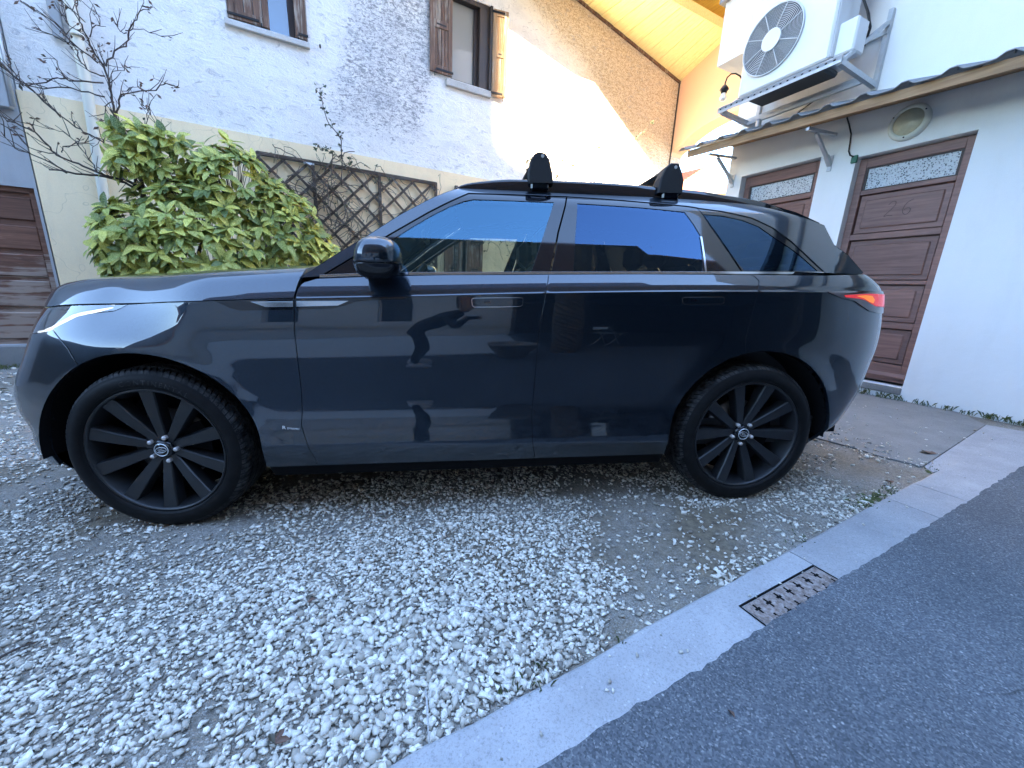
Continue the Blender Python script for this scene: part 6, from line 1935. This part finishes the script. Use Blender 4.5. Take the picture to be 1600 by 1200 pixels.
for (p, ax) in tips:
    q = p - ax * rnd.uniform(.25, .45) + Vector((0, 0, -.15))
    stems.tube([hp(*q), hp(*(p - ax * .1)), hp(*p)], [.004, .0035, .003], 4)
    u = ax.orthogonal().normalized(); w = ax.cross(u)
    nl = rnd.randint(5, 8); ph = rnd.uniform(0, 6.28)
    for k in range(nl):
        a = ph + k * 2.4 + rnd.uniform(-.3, .3)
        spread = rnd.uniform(.75, 1.35)
        d = (u * math.cos(a) + w * math.sin(a)) * math.sin(spread) + ax * math.cos(spread)
        d.z -= rnd.uniform(.1, .45); d.normalize()
        nrm = (ax + d * -.3 + Vector((rnd.uniform(-.3, .3), rnd.uniform(-.1, .4), rnd.uniform(0, .4)))).normalized()
        base = p - ax * (.02 * k / nl) + d * .01
        leaves.append((base, d, nrm, rnd.choices(range(4), (4, 3, 4, 2))[0], rnd.uniform(.75, 1.15)))
def leaf_matrix(base, d, nrm, s):
    X = Vector(hp(*d)); Z = Vector(hp(*nrm)); Y = Z.cross(X).normalized(); Z = X.cross(Y).normalized()
    B = Vector(hp(*base))
    return Matrix(((X.x * s, Y.x * s, Z.x * s, B.x), (X.y * s, Y.y * s, Z.y * s, B.y), (X.z * s, Y.z * s, Z.z * s, B.z), (0, 0, 0, 1)))
def vis_score(l):
    base, d, nrm, v, s = l
    toc = (camh - base).normalized()
    return base.y * 1.3 + abs(nrm.dot(toc)) * .5 + d.dot(toc) * .1 + (base.z > 1.15) * .6
leaves.sort(key=vis_score, reverse=True)
binv = bush.matrix_basis.inverted() @ HM
smb = MB(); smb.v = []; 
for n_, (base, d, nrm, v, s) in enumerate(leaves):
    m4 = leaf_matrix(base, d, nrm, s)
    if n_ < 300:
        o = link('leaf', variants[v][2], bush); o.matrix_basis = binv @ m4
    else:
        vs, fs, _ = variants[v]
        smb.add([tuple(binv @ m4 @ Vector(x)) for x in vs], fs, True)
o = smb.build('foliage', M['aucuba'], bush, recalc=False); tag(o, kind='stuff')
def under(mb, name, mat, parent, inv):
    mb.v = [tuple(inv @ Vector(x)) for x in mb.v]
    return mb.build(name, mat, parent)
tr = MB()
for (pts, r0) in (([(2.5, 1.0, -.2), (2.45, 1.05, .7), (2.35, 1.1, 1.4), (2.7, 1.2, 2.3)], .032), ([(2.5, 1.0, -.2), (2.9, 1.1, .8), (3.3, 1.2, 1.7)], .026), ([(2.4, 1.0, -.2), (2.0, 1.15, .8), (1.85, 1.2, 1.6), (2.0, 1.28, 2.4)], .024), ([(2.6, 1.0, -.1), (3.4, 1.1, .8), (3.95, 1.15, 1.4)], .02)):
    tr.tube([hp(*p) for p in pts], [r0 * (1 - .55 * i / (len(pts) - 1)) for i in range(len(pts))], 8)
under(tr, 'trunk', M['bark'], bush, binv)
under(stems, 'twig', M['twig'], bush, binv); bush.children[-1]['kind'] = 'stuff'

# ---- bare branched shrub at the left, with dry leaves and hips
bare = empty('bare_shrub', HM @ Vector(hp(1.85, 1.0, -.1)), rad(90 - HAZ))
tag(bare, 'leafless shrub with thin dark branches and a few dry leaves in front of the downpipe', 'shrub')
binv2 = bare.matrix_basis.inverted() @ HM
def wobble(pts, o0, amp=.012, sub=3):
    out = []
    P = [Vector((s, o0, z)) for s, z in pts]
    for i in range(len(P) - 1):
        p0, p1, p2, p3 = P[max(i - 1, 0)], P[i], P[i + 1], P[min(i + 2, len(P) - 1)]
        for j in range(sub):
            t = j / sub
            q = .5 * ((2 * p1) + (p2 - p0) * t + (2 * p0 - 5 * p1 + 4 * p2 - p3) * t * t + (3 * p1 - p0 - 3 * p2 + p3) * t ** 3)
            out.append(q + Vector((rnd.uniform(-amp, amp), rnd.uniform(-amp, amp) * 3, rnd.uniform(-amp, amp))))
    out.append(P[-1]); return out
dry = MB(); twigs = MB(); hips = MB()
def small_leaf(mb, p, d, L, W):
    d = Vector(d).normalized(); u = d.orthogonal().normalized()
    u = (Matrix.Rotation(rnd.uniform(0, 6.28), 3, d) @ u); nn = d.cross(u)
    mb.add([hp(*p), hp(*(p + d * L * .5 + u * W * .5 + nn * W * .1)), hp(*(p + d * L - nn * L * .15)), hp(*(p + d * L * .5 - u * W * .5 + nn * W * .1))], [(0, 1, 2, 3)])
for k_, (of, r0, pts) in BR['rose'].items():
    mb = MB()
    L = wobble(pts, of, .010 if r0 < .012 else .006)
    # branches lean out and in, so that the shrub has depth
    for i, q in enumerate(L): q.y += .16 * math.sin(i * .35 + len(k_)) * (i / len(L))
    rr = [1.35 * r0 * (1.0 - .58 * i / (len(L) - 1)) for i in range(len(L))]
    mb.tube([hp(*q) for q in L], rr, 6)
    nm = 'trunk' if k_ in ('A', 'T2', 'L1') else 'branch'
    under(mb, nm, M['bark'] if nm == 'trunk' else M['twig'], bare, binv2)
    for i in range(2, len(L) - 1):
        if rnd.random() < .68:
            t = (L[i + 1] - L[i]).normalized()
            sd = Vector((rnd.uniform(-1, 1), rnd.uniform(-1, 1), rnd.uniform(-.2, 1)))
            d = (t * .8 + sd * .6).normalized(); ln = rnd.uniform(.08, .28)
            a = L[i]; b = a + d * ln * .5 + Vector((0, 0, .01)); c = b + (d + Vector((rnd.uniform(-.4, .4), 0, rnd.uniform(0, .5)))).normalized() * ln * .5
            twigs.tube([hp(*a), hp(*b), hp(*c)], [.0042, .0034, .0022], 4)
            if rnd.random() < .30:
                for _ in range(rnd.randint(1, 3)):
                    small_leaf(dry, c, (rnd.uniform(-1, 1), rnd.uniform(-.5, .5), rnd.uniform(-1, .5)), rnd.uniform(.03, .065), rnd.uniform(.015, .03))
    e = L[-1]
    if k_ not in ('A', 'L1', 'L2', 'L3', 'E', 'E2', 'E4', 'E5', 'T2', 'L6'):
        for _ in range(rnd.randint(2, 4)):
            small_leaf(dry, e + Vector((rnd.uniform(-.03, .03), 0, rnd.uniform(-.03, .03))), (rnd.uniform(-1, 1), rnd.uniform(-.5, .5), rnd.uniform(-1, .5)), rnd.uniform(.035, .07), rnd.uniform(.018, .032))
for (s, z) in ((1.55, 3.62), (1.62, 3.70), (1.70, 3.6), (1.74, 3.52), (1.58, 3.5), (1.66, 3.45)):
    for _ in range(5):
        small_leaf(dry, Vector((s + rnd.uniform(-.06, .06), .95 + rnd.uniform(-.1, .1), z + rnd.uniform(-.06, .06))), (rnd.uniform(-1, 1), rnd.uniform(-.5, .5), rnd.uniform(-1, .3)), rnd.uniform(.03, .06), rnd.uniform(.016, .03))
o = under(twigs, 'twig', M['twig'], bare, binv2); tag(o, kind='stuff')
o = under(dry, 'dry_leaf', M['dryleaf'], bare, binv2); tag(o, kind='stuff')

# ---- trellis panels on the wall
def trellis(s0, s1, z0, z1, posts, label):
    r = empty('trellis', HM @ Vector(hp(s0, .03, z0)), rad(90 - HAZ)); tag(r, label, 'trellis', 'wooden trellis panels on the house wall')
    inv = r.matrix_basis.inverted() @ HM
    under(MB().box(hp(s0, .05, z1 - .045), hp(s1, .085, z1 + .01), .004), 'top_rail', M['trellis'], r, inv)
    for s in posts:
        under(MB().box(hp(s - .024, .045, z0), hp(s + .024, .09, z1), .004), 'post', M['trellis'], r, inv)
    step = .335
    for sg in (1, -1):
        k = -40
        while k < 60:
            c = s0 + k * step + rnd.uniform(-.006, .006)
            # line s = c + sg*(z - z0)
            za, zb = z0, z1 - .02
            pa, pb = c, c + sg * (zb - za)
            lo_, hi_ = s0, s1
            t0, t1 = 0.0, 1.0
            for (lim, side) in ((lo_, 1), (hi_, -1)):
                fa = (pa - lim) * side; fb = (pb - lim) * side
                if fa < 0 and fb < 0: t0, t1 = 1, 0; break
                if fa < 0: t0 = max(t0, fa / (fa - fb))
                elif fb < 0: t1 = min(t1, fa / (fa - fb))
            k += 1
            if t1 - t0 < .06 or (rnd.random() < .06): continue
            A = Vector((pa + (pb - pa) * t0, 0, za + (zb - za) * t0)); B = Vector((pa + (pb - pa) * t1, 0, za + (zb - za) * t1))
            oo = .062 if sg > 0 else .074
            under(MB().bar(hp(A.x, oo, A.z), hp(B.x, oo, B.z), .038, .009, (0, 1, 0)), 'slat', M['trellis'], r, inv)
    return r
trellis(3.05, 5.84, .9, 2.97, (3.06, 3.80, 4.82, 5.82), 'weathered brown lattice trellis between the shrub and the windscreen pillar')
trellis(7.9, 9.6, .9, 2.5, (7.92, 8.75, 9.58), 'brown lattice trellis farther along the wall, seen through the rear side window')
MB_ = MB().box(hp(6.19, .045, .9), hp(6.25, .10, 2.98), .004).box(hp(6.25, .05, 2.90), hp(6.75, .08, 2.95), .004)
o = MB_.build('trellis_post', M['trellis']); o.matrix_world = HM
tag(o, 'short brown trellis post with a top rail stub just right of the lattice', 'post')
o = MB().box(hp(3.67, .1, 2.905), hp(3.82, .103, 2.935)).build('tape_label', M['acwhite']); o.matrix_world = HM
tag(o, 'small white strip stuck on the trellis top rail', 'label')

# ---- climbing roses on the trellis and behind the roof
def climber(name, keys, label, mass, stems_mat, nleaf, group=None):
    r = empty(name, HM @ Vector(hp(4.5, .1, 0) if mass else hp(8.5, .3, 0)), rad(90 - HAZ)); tag(r, label, 'climbing plant', group)
    inv = r.matrix_basis.inverted() @ HM
    lf = MB(); tw = MB()
    for k_ in keys:
        of, r0, pts = BR['shoot'][k_]
        r0 *= 1.7
        L = wobble(pts, of, .012)
        under(MB().tube([hp(*q) for q in L], [r0 * (1 - .6 * i / (len(L) - 1)) for i in range(len(L))], 6), 'stem', M['twig'], r, inv)
        for i in range(2, len(L)):
            if rnd.random() < nleaf:
                t = (L[i] - L[i - 1]).normalized()
                d = (t + Vector((rnd.uniform(-1, 1), rnd.uniform(-1, 1), rnd.uniform(-.5, .8)))).normalized(); ln = rnd.uniform(.05, .12)
                tw.tube([hp(*L[i]), hp(*(L[i] + d * ln))], [.002, .0012], 4)
                for q in range(5):
                    small_leaf(lf, L[i] + d * ln * (.4 + .15 * q), (rnd.uniform(-1, 1), rnd.uniform(-.6, .6), rnd.uniform(-.8, .6)), rnd.uniform(.04, .075), rnd.uniform(.026, .044))
        for q in range(6):
            small_leaf(lf, L[-1] + Vector((rnd.uniform(-.06, .06), rnd.uniform(-.05, .05), rnd.uniform(-.06, .05))), (rnd.uniform(-1, 1), rnd.uniform(-.6, .6), rnd.uniform(-.8, .6)), rnd.uniform(.04, .075), rnd.uniform(.026, .044))
    for (n, s0, s1, z0, z1, mat, r0) in mass:
        for _ in range(n):
            p = Vector((rnd.uniform(s0, s1), rnd.uniform(.10, .16), rnd.uniform(z0, z1)))
            d = Vector((rnd.uniform(-1, 1), 0, rnd.uniform(-.3, 1))).normalized(); L = [p.copy()]
            for _k in range(rnd.randint(5, 12)):
                d = (d + Vector((rnd.gauss(0, .35), rnd.gauss(0, .15), rnd.gauss(-.06, .35)))).normalized()
                p = p + d * .085; p.y = min(.24, max(.09, p.y))
                if p.z > z1 + .1: d.z -= .8
                L.append(p.copy())
            tw.tube([hp(*q) for q in L], [r0 * rnd.uniform(.5, 1.0)] * len(L), 4)
            if rnd.random() < .35:
                for q in L[2::2]:
                    for _q in range(3):
                        small_leaf(lf, q, (rnd.uniform(-1, 1), rnd.uniform(-.6, .6), rnd.uniform(-.8, .6)), rnd.uniform(.025, .05), rnd.uniform(.016, .03))
    o = under(tw, 'twig', stems_mat, r, inv); tag(o, kind='stuff')
    o = under(lf, 'rose_leaf', M['roseleaf'], r, inv); tag(o, kind='stuff')
    return r
climber('climbing_rose', ['s1', 's1b', 's1c'], 'straggly climbing rose tangled through the lattice with one tall shoot', [(64, 3.2, 5.9, 1.5, 2.95, None, .0065), (40, 3.7, 4.15, 1.7, 2.95, None, .008)], M['vine'], .75)
climber('climbing_rose', ['r1', 'r2', 'r3', 'r4', 'r5', 'r6', 'r7'], 'thin rose shoots rising behind the car roof between the rack feet', [(30, 7.9, 9.9, 2.9, 4.3, None, .0048), (10, 6.0, 6.9, 1.0, 2.2, None, .004), (12, 7.0, 8.0, 1.0, 2.6, None, .004)], M['twig'], .55)

# ---- weeds along wall foot and kerb, moss, fallen leaves
wd = MB()
def tuft(x, y, z, n, h):
    for _ in range(n):
        a = rnd.uniform(0, 6.28); l = h * rnd.uniform(.5, 1.2); le = rnd.uniform(.2, .9)
        px, py = x + rnd.gauss(0, .018), y + rnd.gauss(0, .018)
        dx, dy = math.cos(a) * l * le, math.sin(a) * l * le; w = .0022
        ox, oy = -math.sin(a) * w, math.cos(a) * w
        wd.add([(px - ox, py - oy, z), (px + ox, py + oy, z), (px + dx * .5 + ox * .8, py + dy * .5 + oy * .8, z + l * .75), (px + dx, py + dy, z + l * .9), (px + dx * .5 - ox * .8, py + dy * .5 - oy * .8, z + l * .75)], [(0, 1, 2, 3, 4)])
ud = Vector((math.sin(rad(RAZ)), math.cos(rad(RAZ)))); un = Vector((-ud.y, ud.x))
for _ in range(80):
    s = rnd.uniform(-1.25, .55) if rnd.random() < .75 else rnd.uniform(-1.2, -.7)
    p = Vector(RP0) + ud * s + Vector((-.946, -.326)) * rnd.uniform(.0, .05)
    tuft(p.x, p.y, gz(p.x) + .01, rnd.randint(3, 9), rnd.uniform(.02, .075))
for (t, n, h) in ((2.25, 30, .018), (2.45, 40, .02), (2.6, 30, .018), (3.15, 24, .018), (3.2, 20, .016), (1.15, 14, .02), (1.55, 16, .02), (.55, 12, .02), (.1, 18, .035), (.02, 14, .04), (2.05, 16, .02)):
    for _ in range(max(1, n // 8)):
        tt = t + rnd.gauss(0, .06); p = kp(tt, -kw(tt) - rnd.uniform(.0, .05))
        tuft(p[0], p[1], gz(p[0]) + .002, 8, h)
for _ in range(60):
    s = rnd.uniform(-1.5, .6); p = HM @ Vector(hp(s, .16 + rnd.uniform(0, .15), 0))
    tuft(p.x, p.y, gz(p.x), 6, .06)
o = wd.build('weeds', M['grass'], recalc=False); tag(o, kind='stuff')
ms = MB()
for (t, off, rx) in ((3.17, -.22, .05), (3.27, -.19, .04), (2.4, -.24, .06), (2.5, -.22, .05), (2.3, -.25, .04)):
    p = kp(t, off)
    for _ in range(14):
        q = (p[0] + rnd.gauss(0, rx), p[1] + rnd.gauss(0, rx * .5)); r_ = rnd.uniform(.008, .02)
        ms.add([(q[0] + r_ * math.cos(a), q[1] + r_ * math.sin(a), gz(q[0]) + .003) for a in np.linspace(0, 6.28, 8)[:-1]] + [(q[0], q[1], gz(q[0]) + .003 + r_ * .5)], [(i, (i + 1) % 7, 7) for i in range(7)], True)
o = ms.build('moss', M['moss'], recalc=False); tag(o, kind='stuff')
def fallen(x, y, z, L, rz, label, n=1):
    mb = MB()
    for k in range(n):
        a = rz + k * 1.1
        for (t0, t1, w) in ((0, .5, 1),):
            c, s = math.cos(a), math.sin(a)
            P = [(0, 0, .002), (L * .3, L * .22, .010), (L * .7, L * .16, .012), (L, 0, .004), (L * .7, -L * .18, .006), (L * .3, -L * .24, .009), (L * .5, 0, .001)]
            mb.add([(x + p[0] * c - p[1] * s, y + p[0] * s + p[1] * c, z + p[2]) for p in P], [(0, 1, 6), (1, 2, 6), (2, 3, 6), (3, 4, 6), (4, 5, 6), (5, 0, 6)], True)
    o = mb.build('fallen_leaf', M['dryleaf']); tag(o, label, 'leaf', 'dry leaves lying on the ground')
def at_ground(px): return px
fallen(3.27, .46, gz(3.27) + .014, .07, .4, 'curled brown leaf on the concrete slab near its kerb corner', 3)
fallen(2.12, -.72, gz(2.12) + .017, .030, .8, 'lone brown leaf on the dark asphalt right of the drain cover')
fallen(.66, -1.04, gz(.66) + .017, .022, 2.0, 'tiny dark leaf on the asphalt low in the picture beside the kerb')
fallen(2.52, .10, gz(2.5) + .012, .04, 1.0, 'reddish leaf among the chips by the kerb behind the rear wheel', 2)
fallen(.2, -.55, gz(.2) + .012, .022, 1.9, 'small brown leaf on the gravel in front of the kerb')

def stalk(pts, r, mat, label):
    P = [Vector((x, y, gz(x) + .016 + .004 * (i % 2))) for i, (x, y) in enumerate(pts)]
    o = MB().tube(P, [r * (1 - .4 * i / (len(P) - 1)) for i in range(len(P))], 6).build('dry_stalk', mat)
    tag(o, label, 'stalk', 'dry stalks on the gravel')
stalk([(-.169, -.881), (-.160, -.93), (-.147, -1.018)], .0032, M['sill'], 'pale straight dry stalk on the gravel near the kerb in the foreground')
stalk([(-.086, -.59), (-.018, -.607), (.047, -.658), (.076, -.697)], .0022, M['sill'], 'thin pale curved stalk lying on the middle of the gravel')
stalk([(-1.454, -.658), (-1.43, -.632), (-1.398, -.609)], .004, M['twig'], 'dark twig on the gravel at the left edge')
fallen(-.622, -.53, gz(-.6) + .014, .03, .7, 'dark crumpled leaf on the gravel in front of the front door')
fallen(-.526, -.979, gz(-.5) + .014, .034, .2, 'dark brown leaf clump on the gravel at the bottom edge', 3)
fallen(-.49, -.33, gz(-.5) + .014, .022, 1.4, 'small brown leaf on the gravel below the sill of the front door')

# ================================================================ THINGS ACROSS THE ROAD, seen mirrored in the car's flank
pot = empty('planter', (.55, -3.25, gz(.5)), 0); tag(pot, 'round grey planter standing beside the photographer', 'planter')
vrev([(.18, 0), (.30, .30), (.33, .38), (.35, .40), (.35, .45), (.31, .45), (.29, .40), (.0001, .39)], (0, 0, 0), 28).build('bowl', M['terracotta'], pot)
pc = empty('palm_trunk', (1.35, -3.7, gz(1.3)), 0); tag(pc, 'palm trunk with criss-cross bark across the road', 'tree')
rows = []
for i in range(41):
    z = i * .06
    rows.append([((.20 - .02 * math.sin(i * .25) + .022 * ((i + k) % 2)) * math.cos(2 * math.pi * k / 14), (.20 - .02 * math.sin(i * .25) + .022 * ((i + k) % 2)) * math.sin(2 * math.pi * k / 14), z) for k in list(range(14)) + [0]])
MB().sheet(rows, False).build('trunk', M['wicker'], pc)
fr_ = MB()
for k in range(16):
    a = 2 * math.pi * k / 16
    fr_.sheet([[(math.cos(a) * r - math.sin(a) * w, math.sin(a) * r + math.cos(a) * w, 2.35 + .7 * r - .35 * r * r) for w in (-.12 * (1 - r / 2.3), .12 * (1 - r / 2.3))] for r in np.linspace(.1, 2.2, 8)], False)
fr_.build('crown', M['roseleaf'], pc, recalc=False)
ch = empty('folding_chair', (2.6, -5.4, gz(2.6)), rad(-25)); tag(ch, 'folding metal garden chair with crossed legs in front of the dark carport', 'chair')
MB().box((-.2, -.2, .44), (.2, .2, .47), .01).build('seat', M['galv'], ch)
MB().box((-.22, -.2, .70), (-.19, .2, .86), .01).build('backrest', M['galv'], ch)
for y in (-.19, .19):
    for (a, b) in (((-.2, y, .88), (.22, y, 0)), ((.2, y, .45), (-.24, y, 0))):
        MB().tube([a, b], .011, 6).build('leg', M['galv'], ch)

# ---- the photographer, bent forward with the telephone held out
def skin_figure(name, verts, edges, radii, mat, parent, root=0, sub=2):
    me = bpy.data.meshes.new(name); me.from_pydata(verts, edges, []); me.update()
    o = link(name, me, parent)
    md = o.modifiers.new('skin', 'SKIN'); md.use_smooth_shade = True
    for i, r in enumerate(radii):
        me.skin_vertices[0].data[i].radius = (r, r) if not isinstance(r, tuple) else r
        me.skin_vertices[0].data[i].use_root = (i == root)
    sd = o.modifiers.new('sub', 'SUBSURF'); sd.levels = sub; sd.render_levels = sub
    dg = bpy.context.evaluated_depsgraph_get(); dg.update()
    m2 = bpy.data.meshes.new_from_object(o.evaluated_get(dg))
    o.modifiers.clear(); o.data = m2; bpy.data.meshes.remove(me)
    m2.materials.clear(); m2.materials.append(mat)
    m2.polygons.foreach_set('use_smooth', [True] * len(m2.polygons))
    return o
man = empty('person', (-.62, -2.62, gz(-.62)), 0)
tag(man, 'person in dark clothes and pale shoes bending forward and holding up a telephone', 'person')
B = [(-.05, -.06, .90), (.10, .02, 1.02), (.24, .09, 1.12), (.36, .15, 1.20), (.43, .19, 1.25), (.47, .22, 1.29),     # pelvis .. neck
     (-.05, -.16, .86), (.02, -.17, .48), (-.05, -.18, .09),                                                         # one leg
     (-.03, .06, .86), (.10, .10, .48), (-.02, .12, .09),                                                            # other leg
     (.34, .00, 1.20), (.40, -.02, .98), (.50, .28, 1.06), (.535, .40, 1.11),                                        # one arm
     (.30, .31, 1.17), (.42, .40, .97), (.49, .43, 1.07), (.505, .45, 1.11)]
E_ = [(0, 1), (1, 2), (2, 3), (3, 4), (4, 5), (0, 6), (6, 7), (7, 8), (0, 9), (9, 10), (10, 11), (3, 12), (12, 13), (13, 14), (14, 15), (3, 16), (16, 17), (17, 18), (18, 19)]
R_ = [.135, .13, .14, .14, .075, .06, .095, .068, .05, .095, .068, .05, .065, .05, .036, .028, .065, .05, .036, .028]
skin_figure('body', B, E_, R_, M['cloth'], man)
hd = skin_figure('head', [(.47, .22, 1.28), (.505, .245, 1.335), (.53, .26, 1.40), (.535, .262, 1.46)], [(0, 1), (1, 2), (2, 3)], [.055, .078, .088, .06], M['skin'], man)
mb = MB()
def blob(mb, c, r, n=12, m=8):
    mb.sheet([[(c[0] + r[0] * math.cos(p) * math.cos(t), c[1] + r[1] * math.cos(p) * math.sin(t), c[2] + r[2] * math.sin(p)) for t in np.linspace(0, 2 * math.pi, n + 1)] for p in np.linspace(-math.pi / 2, math.pi / 2, m + 1)], True)
for (dx, dy) in ((.028, .070), (.075, .040)): blob(mb, (.53 + dx, .26 + dy, 1.40), (.013, .013, .009))
mb.build('eye', M['black'], hd)
mb = MB(); blob(mb, (.53 + .062, .26 + .075, 1.372), (.014, .014, .024)); blob(mb, (.455, .30, 1.385), (.012, .02, .03)); blob(mb, (.60, .21, 1.385), (.012, .02, .03)); mb.build('nose', M['skin'], hd)
mb = MB(); blob(mb, (.53 + .055, .26 + .068, 1.335), (.024, .012, .006)); mb.build('mouth', M['terracotta'], hd)
mb = MB(); blob(mb, (.515, .235, 1.445), (.095, .092, .062)); blob(mb, (.49, .205, 1.40), (.085, .07, .085)); mb.build('hair', M['hair'], man)
for (x, y) in ((-.05, -.18), (-.02, .12)):
    mb = MB(); mb.sheet([[(x + .06 + .15 * math.cos(t) * k, y + .055 * math.sin(t) * k, z) for t in np.linspace(0, 2 * math.pi, 17)] for (k, z) in ((.96, 0.0), (1.0, .025), (.93, .06), (.62, .095), (.3, .11))], True)
    mb.build('shoe', M['shoe'], man)
PH = Vector((-.035, -2.165, 1.135)) - Vector((-.62, -2.62, gz(-.62)))
for sx in (-1, 1):
    wv = Vector((.535, .40, 1.11)) if sx > 0 else Vector((.505, .45, 1.11))
    palm = Vector((PH.x + sx * .078, PH.y - .02, PH.z - .01)) 
    verts = [tuple(wv), tuple(wv.lerp(palm, .55)), tuple(palm)]
    edges = [(0, 1), (1, 2)]; radii = [.024, (.034, .018), (.034, .016)]
    for k, (dz, ln) in enumerate(((.036, .060), (.013, .068), (-.010, .064), (-.032, .050))):
        b0 = len(verts)
        p0 = palm + Vector((sx * .004, .004, dz))
        verts += [tuple(p0), tuple(p0 + Vector((sx * .012, .022, .002))), tuple(p0 + Vector((-sx * .006, .036, .0))), tuple(p0 + Vector((-sx * (ln - .035), .037, 0)))]
        edges += [(2, b0), (b0, b0 + 1), (b0 + 1, b0 + 2), (b0 + 2, b0 + 3)]; radii += [.010, .0088, .0085, .0075]
    b0 = len(verts)
    verts += [tuple(palm + Vector((0, -.008, .02))), tuple(palm + Vector((-sx * .028, -.012, .034))), tuple(palm + Vector((-sx * .05, -.006, .036)))]
    edges += [(1, b0), (b0, b0 + 1), (b0 + 1, b0 + 2)]; radii += [.012, .0095, .008]
    skin_figure('hand', verts, edges, radii, M['skin'], man, 0, 1)
phn = MB().box((-.078, -.004, -.037), (.078, .004, .037), .006).build('telephone', M['gloss'])
phn.location = (-.035, -2.15, 1.135)
tag(phn, 'black telephone held sideways in the photographer\'s hands', 'telephone')
